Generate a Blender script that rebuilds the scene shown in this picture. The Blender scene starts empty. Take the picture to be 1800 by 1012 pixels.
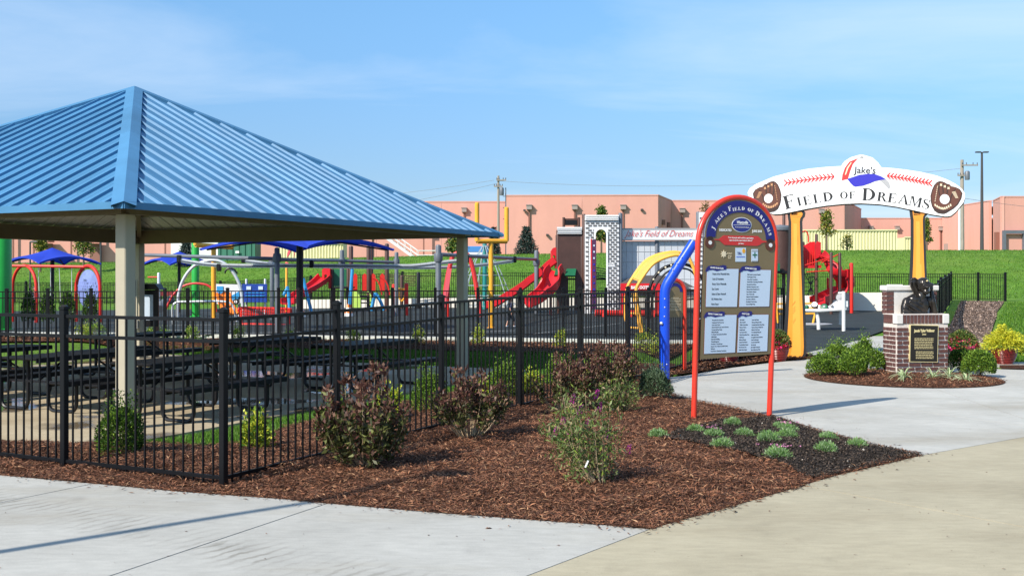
import bpy, bmesh, math, random
import numpy as np
from mathutils import Vector, Matrix, Euler

random.seed(7)
rng = np.random.default_rng(7)
SC = bpy.context.scene
COL = SC.collection
R = math.radians
F, HZ, CH = 1860.0, 488.0, 1.6          # focal length and horizon in photo pixels, eye height in metres

# ------------------------------------------------------------------ camera, sky, sun, exposure
cam = bpy.data.cameras.new('camera')
cam.sensor_width = 36.0
cam.lens = F / 1800 * 36
cam.shift_y = (HZ - 506) / 1800
cam.clip_start, cam.clip_end = 0.1, 2000
cam_ob = bpy.data.objects.new('camera', cam)
COL.objects.link(cam_ob)
cam_ob.location = (0, 0, CH)
cam_ob.rotation_euler = (R(90), 0, 0)
SC.camera = cam_ob

SUN_AZ = Vector((-0.75, -0.66, 0)).normalized()
SUN_EL = R(39)
SUN_VEC = SUN_AZ * math.cos(SUN_EL) + Vector((0, 0, math.sin(SUN_EL)))

world = bpy.data.worlds.new('World')
SC.world = world
world.use_nodes = True
wn, wl = world.node_tree.nodes, world.node_tree.links
wn.clear()
w_out = wn.new('ShaderNodeOutputWorld')
w_bg = wn.new('ShaderNodeBackground')
w_sky = wn.new('ShaderNodeTexSky')
w_sky.sky_type = 'NISHITA'
w_sky.sun_disc = False
w_sky.sun_elevation = SUN_EL
w_sky.sun_rotation = math.atan2(SUN_AZ.x, SUN_AZ.y)
w_sky.altitude = 150
w_sky.air_density = 1.0
w_sky.dust_density = 0.6
w_sky.ozone_density = 3.2
w_bg.inputs['Strength'].default_value = 0.135
# thin high cloud, laid out on a flat layer overhead
w_tc = wn.new('ShaderNodeTexCoord')
w_sep = wn.new('ShaderNodeSeparateXYZ')
wl.new(w_tc.outputs['Generated'], w_sep.inputs[0])
def wmath(op, a, b=None, clamp=False):
    n = wn.new('ShaderNodeMath'); n.operation = op; n.use_clamp = clamp
    for i, v in enumerate((a, b)):
        if v is None: continue
        if isinstance(v, (int, float)): n.inputs[i].default_value = v
        else: wl.new(v, n.inputs[i])
    return n.outputs[0]
zc_ = wmath('ADD', wmath('MAXIMUM', w_sep.outputs['Z'], 0.0), 0.10)
w_cmb = wn.new('ShaderNodeCombineXYZ')
wl.new(wmath('DIVIDE', w_sep.outputs['X'], zc_), w_cmb.inputs[0])
wl.new(wmath('DIVIDE', w_sep.outputs['Y'], zc_), w_cmb.inputs[1])
w_map = wn.new('ShaderNodeMapping')
w_map.inputs['Rotation'].default_value = (0, 0, R(-14))
w_map.inputs['Scale'].default_value = (0.42, 1.0, 1)
w_map.inputs['Location'].default_value = (3.3, 1.4, 0)
wl.new(w_cmb.outputs[0], w_map.inputs[0])
w_n1 = wn.new('ShaderNodeTexNoise')
w_n1.inputs['Scale'].default_value = 0.62
w_n1.inputs['Detail'].default_value = 9
w_n1.inputs['Roughness'].default_value = 0.58
w_n1.inputs['Distortion'].default_value = 0.55
wl.new(w_map.outputs[0], w_n1.inputs['Vector'])
w_r1 = wn.new('ShaderNodeValToRGB')
w_r1.color_ramp.elements[0].position = 0.43
w_r1.color_ramp.elements[0].color = (0, 0, 0, 1)
w_r1.color_ramp.elements[1].position = 0.78
w_r1.color_ramp.elements[1].color = (0.62, 0.62, 0.62, 1)
wl.new(w_n1.outputs['Fac'], w_r1.inputs[0])
w_mix = wn.new('ShaderNodeMixRGB')
wl.new(w_r1.outputs[0], w_mix.inputs[0])
w_tint = wn.new('ShaderNodeMixRGB'); w_tint.blend_type = 'MULTIPLY'; w_tint.inputs[0].default_value = 1
w_grd = wn.new('ShaderNodeValToRGB'); w_grd.color_ramp.interpolation = 'EASE'
w_grd.color_ramp.elements[0].position = 0.0; w_grd.color_ramp.elements[0].color = (0.50, 0.56, 0.70, 1)
w_grd.color_ramp.elements[1].position = 0.36; w_grd.color_ramp.elements[1].color = (0.83, 1.10, 1.16, 1)
wl.new(w_sep.outputs['Z'], w_grd.inputs[0])
wl.new(w_grd.outputs[0], w_tint.inputs[2])
wl.new(w_sky.outputs[0], w_tint.inputs[1])
wl.new(w_tint.outputs[0], w_mix.inputs[1])
w_mix.inputs[2].default_value = (4.9, 5.5, 6.2, 1)
wl.new(w_mix.outputs[0], w_bg.inputs[0])
wl.new(w_bg.outputs[0], w_out.inputs[0])

sun = bpy.data.lights.new('sun', 'SUN')
sun.energy = 4.85
sun.angle = R(0.53)
sun.color = (1.0, 0.925, 0.81)
sun_ob = bpy.data.objects.new('sun', sun)
COL.objects.link(sun_ob)
sun_ob.rotation_euler = SUN_VEC.to_track_quat('Z', 'Y').to_euler()

SC.view_settings.view_transform = 'Standard'
SC.view_settings.look = 'None'
SC.view_settings.exposure = 0.48
SC.view_settings.gamma = 1.0
SC.view_settings.use_curve_mapping = False
SC.cycles.max_bounces = 6
SC.cycles.transparent_max_bounces = 8
SC.cycles.use_denoising = True

# ------------------------------------------------------------------ materials
def mat(name, col, rough=0.5, metal=0.0, var=0.0, vscale=3.0, bump=0.0, bscale=60.0, spec=0.5, coat=0.0,
        col2=None, detail=5, island=0.0, trans=0.0, stretch=None, piece=0.0):
    """Principled surface; var mottles its brightness, col2 its hue, island varies it from piece to piece."""
    m = bpy.data.materials.new(name)
    m.use_nodes = True
    N, L = m.node_tree.nodes, m.node_tree.links
    b = N['Principled BSDF']
    b.inputs['Base Color'].default_value = (*col, 1)
    b.inputs['Roughness'].default_value = rough
    b.inputs['Metallic'].default_value = metal
    b.inputs['Specular IOR Level'].default_value = spec
    b.inputs['Coat Weight'].default_value = coat
    vec = None
    if var or bump or col2:
        tc = N.new('ShaderNodeTexCoord'); vec = tc.outputs['Object']
        if stretch:
            mp = N.new('ShaderNodeMapping'); mp.inputs['Scale'].default_value = stretch
            L.new(vec, mp.inputs[0]); vec = mp.outputs[0]
    cur = None
    if var or col2:
        nz = N.new('ShaderNodeTexNoise'); nz.inputs['Scale'].default_value = vscale; nz.inputs['Detail'].default_value = detail
        nz.inputs['Roughness'].default_value = 0.62
        L.new(vec, nz.inputs['Vector'])
        rp = N.new('ShaderNodeValToRGB'); rp.color_ramp.elements[0].position = .3; rp.color_ramp.elements[1].position = .7
        L.new(nz.outputs['Fac'], rp.inputs[0])
        c2 = col2 or col
        rp.color_ramp.elements[0].color = (*[c * (1 - var) for c in col], 1)
        rp.color_ramp.elements[1].color = (*[min(1, c * (1 + var)) for c in c2], 1)
        cur = rp.outputs[0]
    if island:
        gi = N.new('ShaderNodeNewGeometry')
        hs = N.new('ShaderNodeHueSaturation')
        mr = N.new('ShaderNodeMapRange'); mr.inputs[3].default_value = 1 - island; mr.inputs[4].default_value = 1 + island
        L.new(gi.outputs['Random Per Island'], mr.inputs[0]); L.new(mr.outputs[0], hs.inputs['Value'])
        if cur is not None: L.new(cur, hs.inputs['Color'])
        else: hs.inputs['Color'].default_value = (*col, 1)
        cur = hs.outputs[0]
    if piece and cur is not None:                           # separate sheets of one batch never match exactly
        oi = N.new('ShaderNodeObjectInfo'); h2 = N.new('ShaderNodeHueSaturation'); m2 = N.new('ShaderNodeMapRange')
        m2.inputs[3].default_value = 1 - piece; m2.inputs[4].default_value = 1 + piece
        L.new(oi.outputs['Random'], m2.inputs[0]); L.new(m2.outputs[0], h2.inputs['Value']); L.new(cur, h2.inputs['Color']); cur = h2.outputs[0]
    if cur is not None: L.new(cur, b.inputs['Base Color'])
    if bump:
        nb = N.new('ShaderNodeTexNoise'); nb.inputs['Scale'].default_value = bscale; nb.inputs['Detail'].default_value = 6
        L.new(vec, nb.inputs['Vector'])
        bp = N.new('ShaderNodeBump'); bp.inputs['Strength'].default_value = bump; bp.inputs['Distance'].default_value = 0.01
        L.new(nb.outputs['Fac'], bp.inputs['Height']); L.new(bp.outputs[0], b.inputs['Normal'])
    if trans:
        tr = N.new('ShaderNodeBsdfTranslucent')
        mx = N.new('ShaderNodeMixShader'); mx.inputs[0].default_value = trans
        if cur is not None: L.new(cur, tr.inputs[0])
        else: tr.inputs[0].default_value = (*col, 1)
        L.new(b.outputs[0], mx.inputs[1]); L.new(tr.outputs[0], mx.inputs[2])
        L.new(mx.outputs[0], N['Material Output'].inputs[0])
    return m

def leafmat(name, col, col2=None, island=.35, rough=.5, trans=.25):
    return mat(name, col, rough=rough, spec=.35, island=island, trans=trans, col2=col2, var=.12 if col2 else 0, vscale=6)

def concrete(name, c1, c2, stain, stain_amt=.5, band=None):
    m = bpy.data.materials.new(name); m.use_nodes = True
    N, L = m.node_tree.nodes, m.node_tree.links
    b = N['Principled BSDF']; b.inputs['Roughness'].default_value = .85; b.inputs['Specular IOR Level'].default_value = .3
    tc = N.new('ShaderNodeTexCoord')
    def nz(scale, det, stretch=None, rough=.6):
        v = tc.outputs['Object']
        if stretch:
            mp = N.new('ShaderNodeMapping'); mp.inputs['Scale'].default_value = stretch; mp.inputs['Rotation'].default_value = (0, 0, R(35))
            L.new(v, mp.inputs[0]); v = mp.outputs[0]
        n = N.new('ShaderNodeTexNoise'); n.inputs['Scale'].default_value = scale; n.inputs['Detail'].default_value = det
        n.inputs['Roughness'].default_value = rough
        L.new(v, n.inputs['Vector']); return n.outputs['Fac']
    def ramp(fac, a, c, ca, cb):
        r = N.new('ShaderNodeValToRGB'); r.color_ramp.elements[0].position = a; r.color_ramp.elements[1].position = c
        r.color_ramp.elements[0].color = (*ca, 1); r.color_ramp.elements[1].color = (*cb, 1)
        L.new(fac, r.inputs[0]); return r.outputs[0]
    def mix(fac, a, c, mode='MIX'):
        x = N.new('ShaderNodeMixRGB'); x.blend_type = mode
        if isinstance(fac, float): x.inputs[0].default_value = fac
        else: L.new(fac, x.inputs[0])
        L.new(a, x.inputs[1])
        if isinstance(c, tuple): x.inputs[2].default_value = (*c, 1)
        else: L.new(c, x.inputs[2])
        return x.outputs[0]
    base = ramp(nz(1.1, 8), .3, .7, c1, c2)
    st = ramp(nz(.55, 8, (.45, 1.6, 1)), .5, .78, (0, 0, 0), (stain_amt,) * 3)
    base = mix(st, base, stain)
    st2 = ramp(nz(2.7, 5, (1, .5, 1)), .6, .8, (0, 0, 0), (stain_amt * .7,) * 3)
    base = mix(st2, base, tuple(c * .72 for c in c1))
    if band:                                                # a vehicle's dried mud: one soft band with tread ripples
        a, b_, w = band; d = (b_ - a).normalized(); n_ = Vector((-d.y, d.x, 0))
        def mth(op, x, y=None):
            q = N.new('ShaderNodeMath'); q.operation = op
            for i, v in enumerate((x, y)):
                if v is None: continue
                if isinstance(v, (int, float)): q.inputs[i].default_value = v
                else: L.new(v, q.inputs[i])
            return q.outputs[0]
        def dotn(v):
            q = N.new('ShaderNodeVectorMath'); q.operation = 'DOT_PRODUCT'; q.inputs[1].default_value = v; L.new(tc.outputs['Object'], q.inputs[0]); return q.outputs['Value']
        off = mth('ABSOLUTE', mth('ADD', mth('SUBTRACT', dotn(n_), n_.dot(a)), mth('MULTIPLY', mth('SUBTRACT', nz(1.5, 3), .5), .25)))
        soft = ramp(off, 0, w, (1, 1, 1), (0, 0, 0))
        rip = ramp(mth('SINE', mth('ADD', mth('MULTIPLY', dotn(d), 62.0), mth('MULTIPLY', nz(5, 4), 9.0))), .1, .9, (.15,) * 3, (1, 1, 1))
        fac = mix(1.0, mix(1.0, soft, rip, 'MULTIPLY'), ramp(nz(2.2, 7), .34, .62, (0, 0, 0), (.9,) * 3), 'MULTIPLY')
        base = mix(fac, base, (.235, .222, .19))
    base = mix(1.0, base, ramp(nz(.22, 4), .3, .7, (.90,) * 3, (1.06,) * 3), 'MULTIPLY')
    base = mix(1.0, base, ramp(nz(13, 7, (.5, 1.6, 1)), .3, .7, (.90,) * 3, (1.06,) * 3), 'MULTIPLY')
    base = mix(1.0, base, ramp(nz(70, 3), .66, .76, (1, 1, 1), (.84, .82, .78)), 'MULTIPLY')
    grain = ramp(nz(190, 3), .3, .72, (.84,) * 3, (1.08,) * 3)
    base = mix(1.0, base, grain, 'MULTIPLY')
    speck = ramp(nz(34, 2), .735, .765, (1, 1, 1), (.55, .5, .45))
    base = mix(.6, base, speck, 'MULTIPLY')
    L.new(base, b.inputs['Base Color'])
    bp = N.new('ShaderNodeBump'); bp.inputs['Strength'].default_value = .35; bp.inputs['Distance'].default_value = .004
    L.new(nz(240, 4), bp.inputs['Height']); L.new(bp.outputs[0], b.inputs['Normal'])
    return m

def ground_mix(name, cols, scales, rough=.95, bump=.6, bscale=30):
    """Three colours mixed by a broad and a fine noise: turf, gravel, soil."""
    m = bpy.data.materials.new(name); m.use_nodes = True
    N, L = m.node_tree.nodes, m.node_tree.links
    b = N['Principled BSDF']; b.inputs['Roughness'].default_value = rough; b.inputs['Specular IOR Level'].default_value = .2
    tc = N.new('ShaderNodeTexCoord')
    def nz(s, d):
        n = N.new('ShaderNodeTexNoise'); n.inputs['Scale'].default_value = s; n.inputs['Detail'].default_value = d
        n.inputs['Roughness'].default_value = .65
        L.new(tc.outputs['Object'], n.inputs['Vector']); return n.outputs['Fac']
    r1 = N.new('ShaderNodeValToRGB'); r1.color_ramp.elements[0].position = .38; r1.color_ramp.elements[1].position = .64
    r1.color_ramp.elements[0].color = (*cols[0], 1); r1.color_ramp.elements[1].color = (*cols[1], 1)
    L.new(nz(scales[0], 8), r1.inputs[0])
    r2 = N.new('ShaderNodeValToRGB'); r2.color_ramp.elements[0].position = .5; r2.color_ramp.elements[1].position = .75
    r2.color_ramp.elements[0].color = (0, 0, 0, 1); r2.color_ramp.elements[1].color = (.8, .8, .8, 1)
    L.new(nz(scales[1], 6), r2.inputs[0])
    mx = N.new('ShaderNodeMixRGB'); L.new(r2.outputs[0], mx.inputs[0]); L.new(r1.outputs[0], mx.inputs[1]); mx.inputs[2].default_value = (*cols[2], 1)
    L.new(mx.outputs[0], b.inputs['Base Color'])
    bp = N.new('ShaderNodeBump'); bp.inputs['Strength'].default_value = bump; bp.inputs['Distance'].default_value = .06
    L.new(nz(bscale, 6), bp.inputs['Height']); L.new(bp.outputs[0], b.inputs['Normal'])
    return m

RED = mat('red_powdercoat', (.60, .026, .018), .48, var=.12, vscale=2, spec=.3)
REDP = mat('red_plastic', (.58, .014, .022), .42, var=.16, vscale=1.2, spec=.4)
ORED = mat('orange_red_powdercoat', (.64, .040, .022), .3, var=.08, vscale=4)
BLUE = mat('blue_powdercoat', (.006, .065, .60), .33, var=.08, vscale=3)
YEL = mat('yellow_powdercoat', (.80, .38, .03), .36, var=.08, vscale=3)
YELP = mat('yellow_plastic', (.84, .42, .06), .42, var=.08, vscale=3)
GREENP = mat('green_powdercoat', (.015, .33, .04), .35, var=.1, vscale=2)
GREYP = mat('grey_powdercoat', (.12, .135, .16), .42, var=.1, vscale=3)
SILVER = mat('silver_metal', (.62, .64, .66), .38, metal=.35, var=.08)
BROWNP = mat('brown_powdercoat', (.075, .032, .022), .42, var=.1)
BLACK = mat('black_fence_paint', (.0042, .0045, .006), .42, var=.15, vscale=12, spec=.22)
BLKP = mat('black_plastic', (.006, .006, .008), .42, spec=.35, var=.2, vscale=14)
TABLEM = mat('black_table_coating', (.0045, .005, .007), .5, spec=.2, var=.2, vscale=9, bump=.25, bscale=90)
CANVAS = mat('blue_shade_cloth', (.010, .045, .50), .75, var=.07, vscale=2, trans=.18)
ROOFM = mat('blue_roof_steel', (.062, .195, .355), .5, var=.14, vscale=1.1, spec=.25, detail=8, piece=.06)
ROOFU = mat('roof_underside_steel', (.64, .63, .60), .6, var=.06)
TAUPE = mat('taupe_steel', (.385, .345, .26), .5, var=.06, vscale=3)
BEAMM = mat('brown_beam_steel', (.16, .12, .075), .5, var=.12, vscale=2)
WHITEP = mat('white_paint', (.78, .78, .77), .45, var=.04)
OFFW = mat('off_white_panel', (.70, .70, .71), .5, var=.05)
NAVY = mat('navy_print', (.012, .012, .17), .5, var=.04)
SIGNBR = mat('khaki_sign_board', (.19, .142, .072), .5, var=.05, vscale=5)
PALE = mat('pale_blue_print', (.55, .66, .80), .5)
PRWHITE = mat('white_print', (.82, .82, .82), .5)
PRBLACK = mat('black_print', (.010, .010, .012), .5)
PRRED = mat('red_print', (.60, .03, .03), .5)
PRBLUE = mat('blue_print', (.025, .02, .40), .45)
PRGREY = mat('grey_print', (.36, .36, .37), .5)
MAROON = mat('maroon_print', (.20, .02, .02), .5)
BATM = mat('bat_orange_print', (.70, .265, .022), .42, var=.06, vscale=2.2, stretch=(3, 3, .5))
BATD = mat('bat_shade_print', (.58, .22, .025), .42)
GLOVE = mat('glove_brown_print', (.105, .032, .018), .5, var=.15, vscale=6)
GLOVD = mat('glove_dark_print', (.035, .014, .010), .5)
LACE = mat('lace_tan_print', (.62, .33, .16), .5)
CREAMP = mat('cream_print', (.78, .66, .46), .5)
BRICK = mat('dark_red_brick', (.078, .034, .032), .85, var=.28, vscale=9, bump=.5, bscale=70, col2=(.11, .045, .038))
MORTAR = mat('pale_mortar', (.62, .55, .50), .9, var=.1, vscale=14, bump=.4, bscale=90)
STONE = mat('pale_cast_stone', (.66, .63, .59), .8, var=.07, vscale=7, bump=.2, bscale=80)
BRONZE = mat('dark_bronze', (.042, .037, .033), .24, metal=.6, var=.3, vscale=9, bump=.25, bscale=26)
GOLD = mat('brass_lettering', (.80, .66, .34), .38, metal=.3)
PLAQUE = mat('black_plaque', (.014, .011, .008), .4, var=.2, vscale=30)
POTM = mat('red_glazed_pot', (.21, .018, .014), .28, var=.12, vscale=5)
SKIN = mat('skin', (.52, .28, .19), .55)
TEAL = mat('teal_powdercoat', (.01, .20, .19), .4)
ROPE = mat('grey_rope', (.30, .36, .40), .8)
LTBLUE = mat('light_blue_plastic', (.035, .30, .62), .4, var=.06)
LIME = mat('lime_plastic', (.45, .66, .12), .45, var=.06)
DKGREEN = mat('dark_green_plastic', (.010, .12, .055), .45, var=.06)
ORANGE = mat('orange_plastic', (.80, .20, .015), .4, var=.06)
PINK = mat('pink_plastic', (.70, .10, .13), .45)
MESHG = mat('grey_translucent_panel', (.50, .53, .57), .5, var=.07, vscale=.8)
DKBRICK = mat('brown_moulded_panel', (.060, .026, .020), .55, var=.2, vscale=2.5, bump=.3, bscale=20)
SALMON = mat('salmon_wall', (.63, .315, .255), .9, var=.06, vscale=.5, stretch=(1, 1, .22), detail=8, piece=.03, bump=.15, bscale=4)
SALMOND = mat('rust_downspout', (.25, .105, .078), .6)
LAMPG = mat('grey_lamp_housing', (.33, .27, .25), .5)
CREAMW = mat('cream_corrugated_steel', (.72, .66, .38), .6, var=.05, vscale=.5)
WHITEW = mat('white_wall', (.80, .79, .76), .85, var=.04, vscale=.4)
GREENW = mat('green_container_steel', (.035, .16, .105), .6, var=.08, vscale=.7)
GLASSD = mat('dark_glass', (.03, .035, .045), .15)
WOOD = mat('weathered_pole_wood', (.30, .26, .22), .9, var=.2, vscale=3, stretch=(6, 6, .5))
WIRE = mat('cable', (.20, .22, .25), .7)
DKPOLE = mat('dark_pole_steel', (.05, .048, .05), .5)
KERB = concrete('pale_kerb', (.56, .55, .52), (.64, .63, .60), (.45, .42, .36), .35)
LIMEWALL = mat('cream_retaining_wall', (.74, .69, .60), .9, var=.05, vscale=1.2, bump=.2, bscale=40)
CONL = concrete('light_concrete', (.395, .385, .35), (.475, .465, .425), (.31, .27, .195), .85, band=(Vector((-3.2, 7.24, 0)), Vector((-1.05, 5.76, 0)), .34))
CONT = concrete('tan_concrete', (.375, .33, .23), (.45, .40, .283), (.29, .24, .155), .8)
CONP = concrete('plaza_concrete', (.41, .40, .362), (.50, .49, .447), (.30, .265, .20), .8)
RUBBER = mat('dark_rubber_paving', (.022, .029, .031), .85, var=.18, vscale=1.2, bump=.4, bscale=160, col2=(.027, .034, .035), spec=.3)
PAINT = mat('white_line_paint', (.55, .56, .56), .7, var=.2, vscale=4)
TURF = ground_mix('mown_turf', ((.072, .165, .014), (.112, .235, .022), (.195, .260, .050)), (.9, .10), bump=1.0, bscale=14)
MULCHB = ground_mix('mulch_bed', ((.045, .018, .009), (.115, .044, .021), (.17, .075, .037)), (26, 60), bump=1.0, bscale=50)
SOIL = ground_mix('black_soil', ((.022, .016, .012), (.042, .030, .022), (.066, .048, .035)), (14, 40), bump=1.0, bscale=42)
GRAVM = [mat('gravel_brown', (.20, .135, .10), .9, island=.5), mat('gravel_tan', (.34, .25, .20), .9, island=.4), mat('gravel_dark', (.07, .05, .04), .9, island=.5)]
GRAVEL = ground_mix('brown_gravel', ((.17, .115, .088), (.27, .195, .155), (.075, .05, .04)), (9, 26), bump=1.0, bscale=40)
CHIPM = [mat('mulch_chip_dark', (.068, .027, .013), .9, island=.5), mat('mulch_chip_red', (.185, .070, .033), .88, island=.4),
         mat('mulch_chip_brown', (.265, .118, .058), .85, island=.4), mat('mulch_chip_pale', (.40, .22, .115), .8, island=.35)]
SOILM = [mat('soil_crumb_dark', (.023, .0165, .0125), .95, island=.5), mat('soil_crumb', (.072, .050, .036), .95, island=.4), mat('pebble', (.36, .32, .27), .8, island=.3)]
BLADE = [leafmat('grass_blade', (.088, .20, .015)), leafmat('grass_blade_pale', (.16, .275, .034)), leafmat('grass_blade_deep', (.045, .135, .011))]
STEM = mat('tan_twig', (.42, .31, .19), .85, island=.35)
BARK = mat('brown_bark', (.12, .085, .06), .9, var=.25, vscale=8)

# ------------------------------------------------------------------ mesh helpers
ROOTM = {}
def thing(name, label, cat, loc=(0, 0, 0), rz=0.0, group=None):
    o = bpy.data.objects.new(name, None); COL.objects.link(o)
    o.empty_display_size = .2
    o.location = loc; o.rotation_euler = (0, 0, rz)
    ROOTM[o.name] = Matrix.Translation(Vector(loc)) @ Matrix.Rotation(rz, 4, 'Z')
    tag(o, label, cat, group)
    return o
def tag(o, label, cat, group=None, kind=None):
    if label: o['label'] = label
    if cat: o['category'] = cat
    if group: o['group'] = group
    if kind: o['kind'] = kind
    return o
def root_of(o):
    while o.parent is not None: o = o.parent
    return o
def link(name, me, parent=None):
    o = bpy.data.objects.new(name, me); COL.objects.link(o)
    if parent is not None: o.parent = parent
    return o
def kids(o): return [c for c in COL.objects if c.parent is o]
def copy_tree(o, childmap, parent=None):
    c = o.copy(); COL.objects.link(c)
    if parent is not None: c.parent = parent
    for ch in childmap.get(o.name, []): copy_tree(ch, childmap, c)
    return c
def tree_map(root):
    """children of a thing and of its parts, looked up once before a copying loop"""
    out = {}; stack = [root]
    while stack:
        p = stack.pop(); ch = list(p.children)
        out[p.name] = ch; stack += ch
    return out
def place_copy(root, cmap, loc, rz, label=None, group=None, scale=None):
    c = copy_tree(root, cmap)
    c.location = loc; c.rotation_euler = (0, 0, rz)
    if scale: c.scale = (scale,) * 3 if isinstance(scale, (int, float)) else scale
    if label: c['label'] = label
    if group: c['group'] = group
    return c

class MB:
    """collects shapes and links them as one mesh object"""
    def __init__(s, M=None):
        s.v, s.f, s.m, s.M, s.mi = [], [], [], M, 0
    def add(s, vs, fs):
        b = len(s.v)
        s.v += [(s.M @ Vector(p)) if s.M else Vector(p) for p in vs]
        s.f += [tuple(b + i for i in f) for f in fs]
        s.m += [s.mi] * len(fs)
        return s
    def box(s, c, d, rz=0.0, rot=None, taper=1.0):
        x, y, z = (k / 2 for k in d)
        vs = [Vector((sx * x * (taper if sz > 0 else 1), sy * y * (taper if sz > 0 else 1), sz * z)) for sz in (-1, 1) for sy in (-1, 1) for sx in (-1, 1)]
        Q = Matrix.Rotation(rz, 3, 'Z') if rot is None else rot
        vs = [Q @ v + Vector(c) for v in vs]
        return s.add(vs, [(0, 2, 3, 1), (4, 5, 7, 6), (0, 1, 5, 4), (2, 6, 7, 3), (0, 4, 6, 2), (1, 3, 7, 5)])
    def bar(s, a, b, w, h=None, up=(0, 0, 1)):
        """rectangular bar from a to b, w across and h along up"""
        a, b = Vector(a), Vector(b); h = h or w
        d = (b - a).normalized(); u = Vector(up)
        if abs(d.dot(u)) > .98: u = Vector((0, 1, 0))
        r = d.cross(u).normalized(); u = r.cross(d).normalized()
        vs = [p + r * i * w / 2 + u * j * h / 2 for p in (a, b) for i, j in ((-1, -1), (1, -1), (1, 1), (-1, 1))]
        return s.add(vs, [(0, 1, 2, 3)[::-1], (4, 5, 6, 7), (0, 1, 5, 4), (1, 2, 6, 5), (2, 3, 7, 6), (3, 0, 4, 7)])
    def tube(s, pts, r, n=8, closed=False, caps=True):
        pts = [Vector(p) for p in pts]; k = len(pts)
        rs = r if isinstance(r, (list, tuple)) else [r] * k
        T = []
        for i in range(k):
            a = pts[(i - 1) % k] if closed or i > 0 else pts[i]; b = pts[(i + 1) % k] if closed or i < k - 1 else pts[i]
            T.append((b - a).normalized())
        u = T[0].orthogonal().normalized(); vs = []
        for i in range(k):
            u = (u - T[i] * u.dot(T[i])).normalized(); w = T[i].cross(u)
            for j in range(n):
                an = 2 * math.pi * j / n
                vs.append(pts[i] + (u * math.cos(an) + w * math.sin(an)) * rs[i])
        fs = []
        for i in range(k if closed else k - 1):
            i2 = (i + 1) % k
            for j in range(n):
                j2 = (j + 1) % n
                fs.append((i * n + j, i * n + j2, i2 * n + j2, i2 * n + j))
        if caps and not closed:
            fs.append(tuple(range(n))[::-1]); fs.append(tuple((k - 1) * n + j for j in range(n)))
        return s.add(vs, fs)
    def prism(s, poly, y0, y1):
        """outline in the x-z plane, from depth y0 (front) to y1"""
        n = len(poly)
        A = sum(poly[i][0] * poly[(i + 1) % n][1] - poly[(i + 1) % n][0] * poly[i][1] for i in range(n))
        if A < 0: poly = poly[::-1]
        vs = [(x, y0, z) for x, z in poly] + [(x, y1, z) for x, z in poly]
        return s.add(vs, [tuple(range(n)), tuple(range(2 * n - 1, n - 1, -1))] + [(i, n + i, n + (i + 1) % n, (i + 1) % n) for i in range(n)])
    def slab(s, poly, z0, z1):
        """outline in the x-y plane between two heights"""
        n = len(poly)
        A = sum(poly[i][0] * poly[(i + 1) % n][1] - poly[(i + 1) % n][0] * poly[i][1] for i in range(n))
        if A < 0: poly = poly[::-1]
        vs = [(p[0], p[1], z0) for p in poly] + [(p[0], p[1], z1) for p in poly]
        return s.add(vs, [tuple(range(n))[::-1], tuple(range(n, 2 * n))] + [(i, (i + 1) % n, n + (i + 1) % n, n + i) for i in range(n)])
    def lathe(s, prof, c=(0, 0, 0), n=20, axis=None):
        c = Vector(c); vs = []
        Q = axis if axis is not None else Matrix.Identity(3)
        for r, z in prof:
            for j in range(n):
                a = 2 * math.pi * j / n
                vs.append(Q @ Vector((r * math.cos(a), r * math.sin(a), z)) + c)
        fs = []
        for i in range(len(prof) - 1):
            for j in range(n):
                j2 = (j + 1) % n
                fs.append((i * n + j, i * n + j2, (i + 1) * n + j2, (i + 1) * n + j))
        if prof[0][0] > 1e-6: fs.append(tuple(range(n))[::-1])
        if prof[-1][0] > 1e-6: fs.append(tuple((len(prof) - 1) * n + j for j in range(n)))
        return s.add(vs, fs)
    def ball(s, c, r, n=12, sc=(1, 1, 1), rot=None):
        c = Vector(c); Q = rot if rot is not None else Matrix.Identity(3); vs = []; m = max(4, n // 2 + 1)
        for i in range(m + 1):
            th = math.pi * i / m
            for j in range(n):
                a = 2 * math.pi * j / n
                vs.append(Q @ Vector((r * sc[0] * math.sin(th) * math.cos(a), r * sc[1] * math.sin(th) * math.sin(a), -r * sc[2] * math.cos(th))) + c)
        fs = [(i * n + j, i * n + (j + 1) % n, (i + 1) * n + (j + 1) % n, (i + 1) * n + j) for i in range(m) for j in range(n)]
        return s.add(vs, fs)
    def ribbon(s, A, B):
        """strip of quads between two point rows"""
        n = len(A)
        return s.add(list(A) + list(B), [(i, i + 1, n + i + 1, n + i) for i in range(n - 1)])
    def mesh(s, name, mats, smooth=True, inv=None, bevel=0.0, sharp=38):
        me = bpy.data.meshes.new(name)
        me.from_pydata([(inv @ v) if inv else v for v in s.v], [], s.f)
        for m in (mats if isinstance(mats, (list, tuple)) else [mats]): me.materials.append(m)
        if any(s.m): me.polygons.foreach_set('material_index', s.m)
        if bevel:
            bm = bmesh.new(); bm.from_mesh(me)
            bmesh.ops.bevel(bm, geom=bm.edges[:], offset=bevel, segments=1, affect='EDGES', clamp_overlap=True)
            bm.to_mesh(me); bm.free()
        if smooth:
            me.shade_smooth(); me.set_sharp_from_angle(angle=R(sharp))
        me.update()
        return me
    def build(s, name, mats, parent=None, world=False, **kw):
        inv = None
        if world and parent is not None: inv = ROOTM[root_of(parent).name].inverted()
        return link(name, s.mesh(name, mats, inv=inv, **kw), parent)
    def top(s, name, mats, label, cat, base, group=None, **kw):
        """a thing that is one mesh, its origin at base (shapes were given in world space)"""
        o = link(name, s.mesh(name, mats, inv=Matrix.Translation(-Vector(base)), **kw))
        o.location = base
        return tag(o, label, cat, group)

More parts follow.
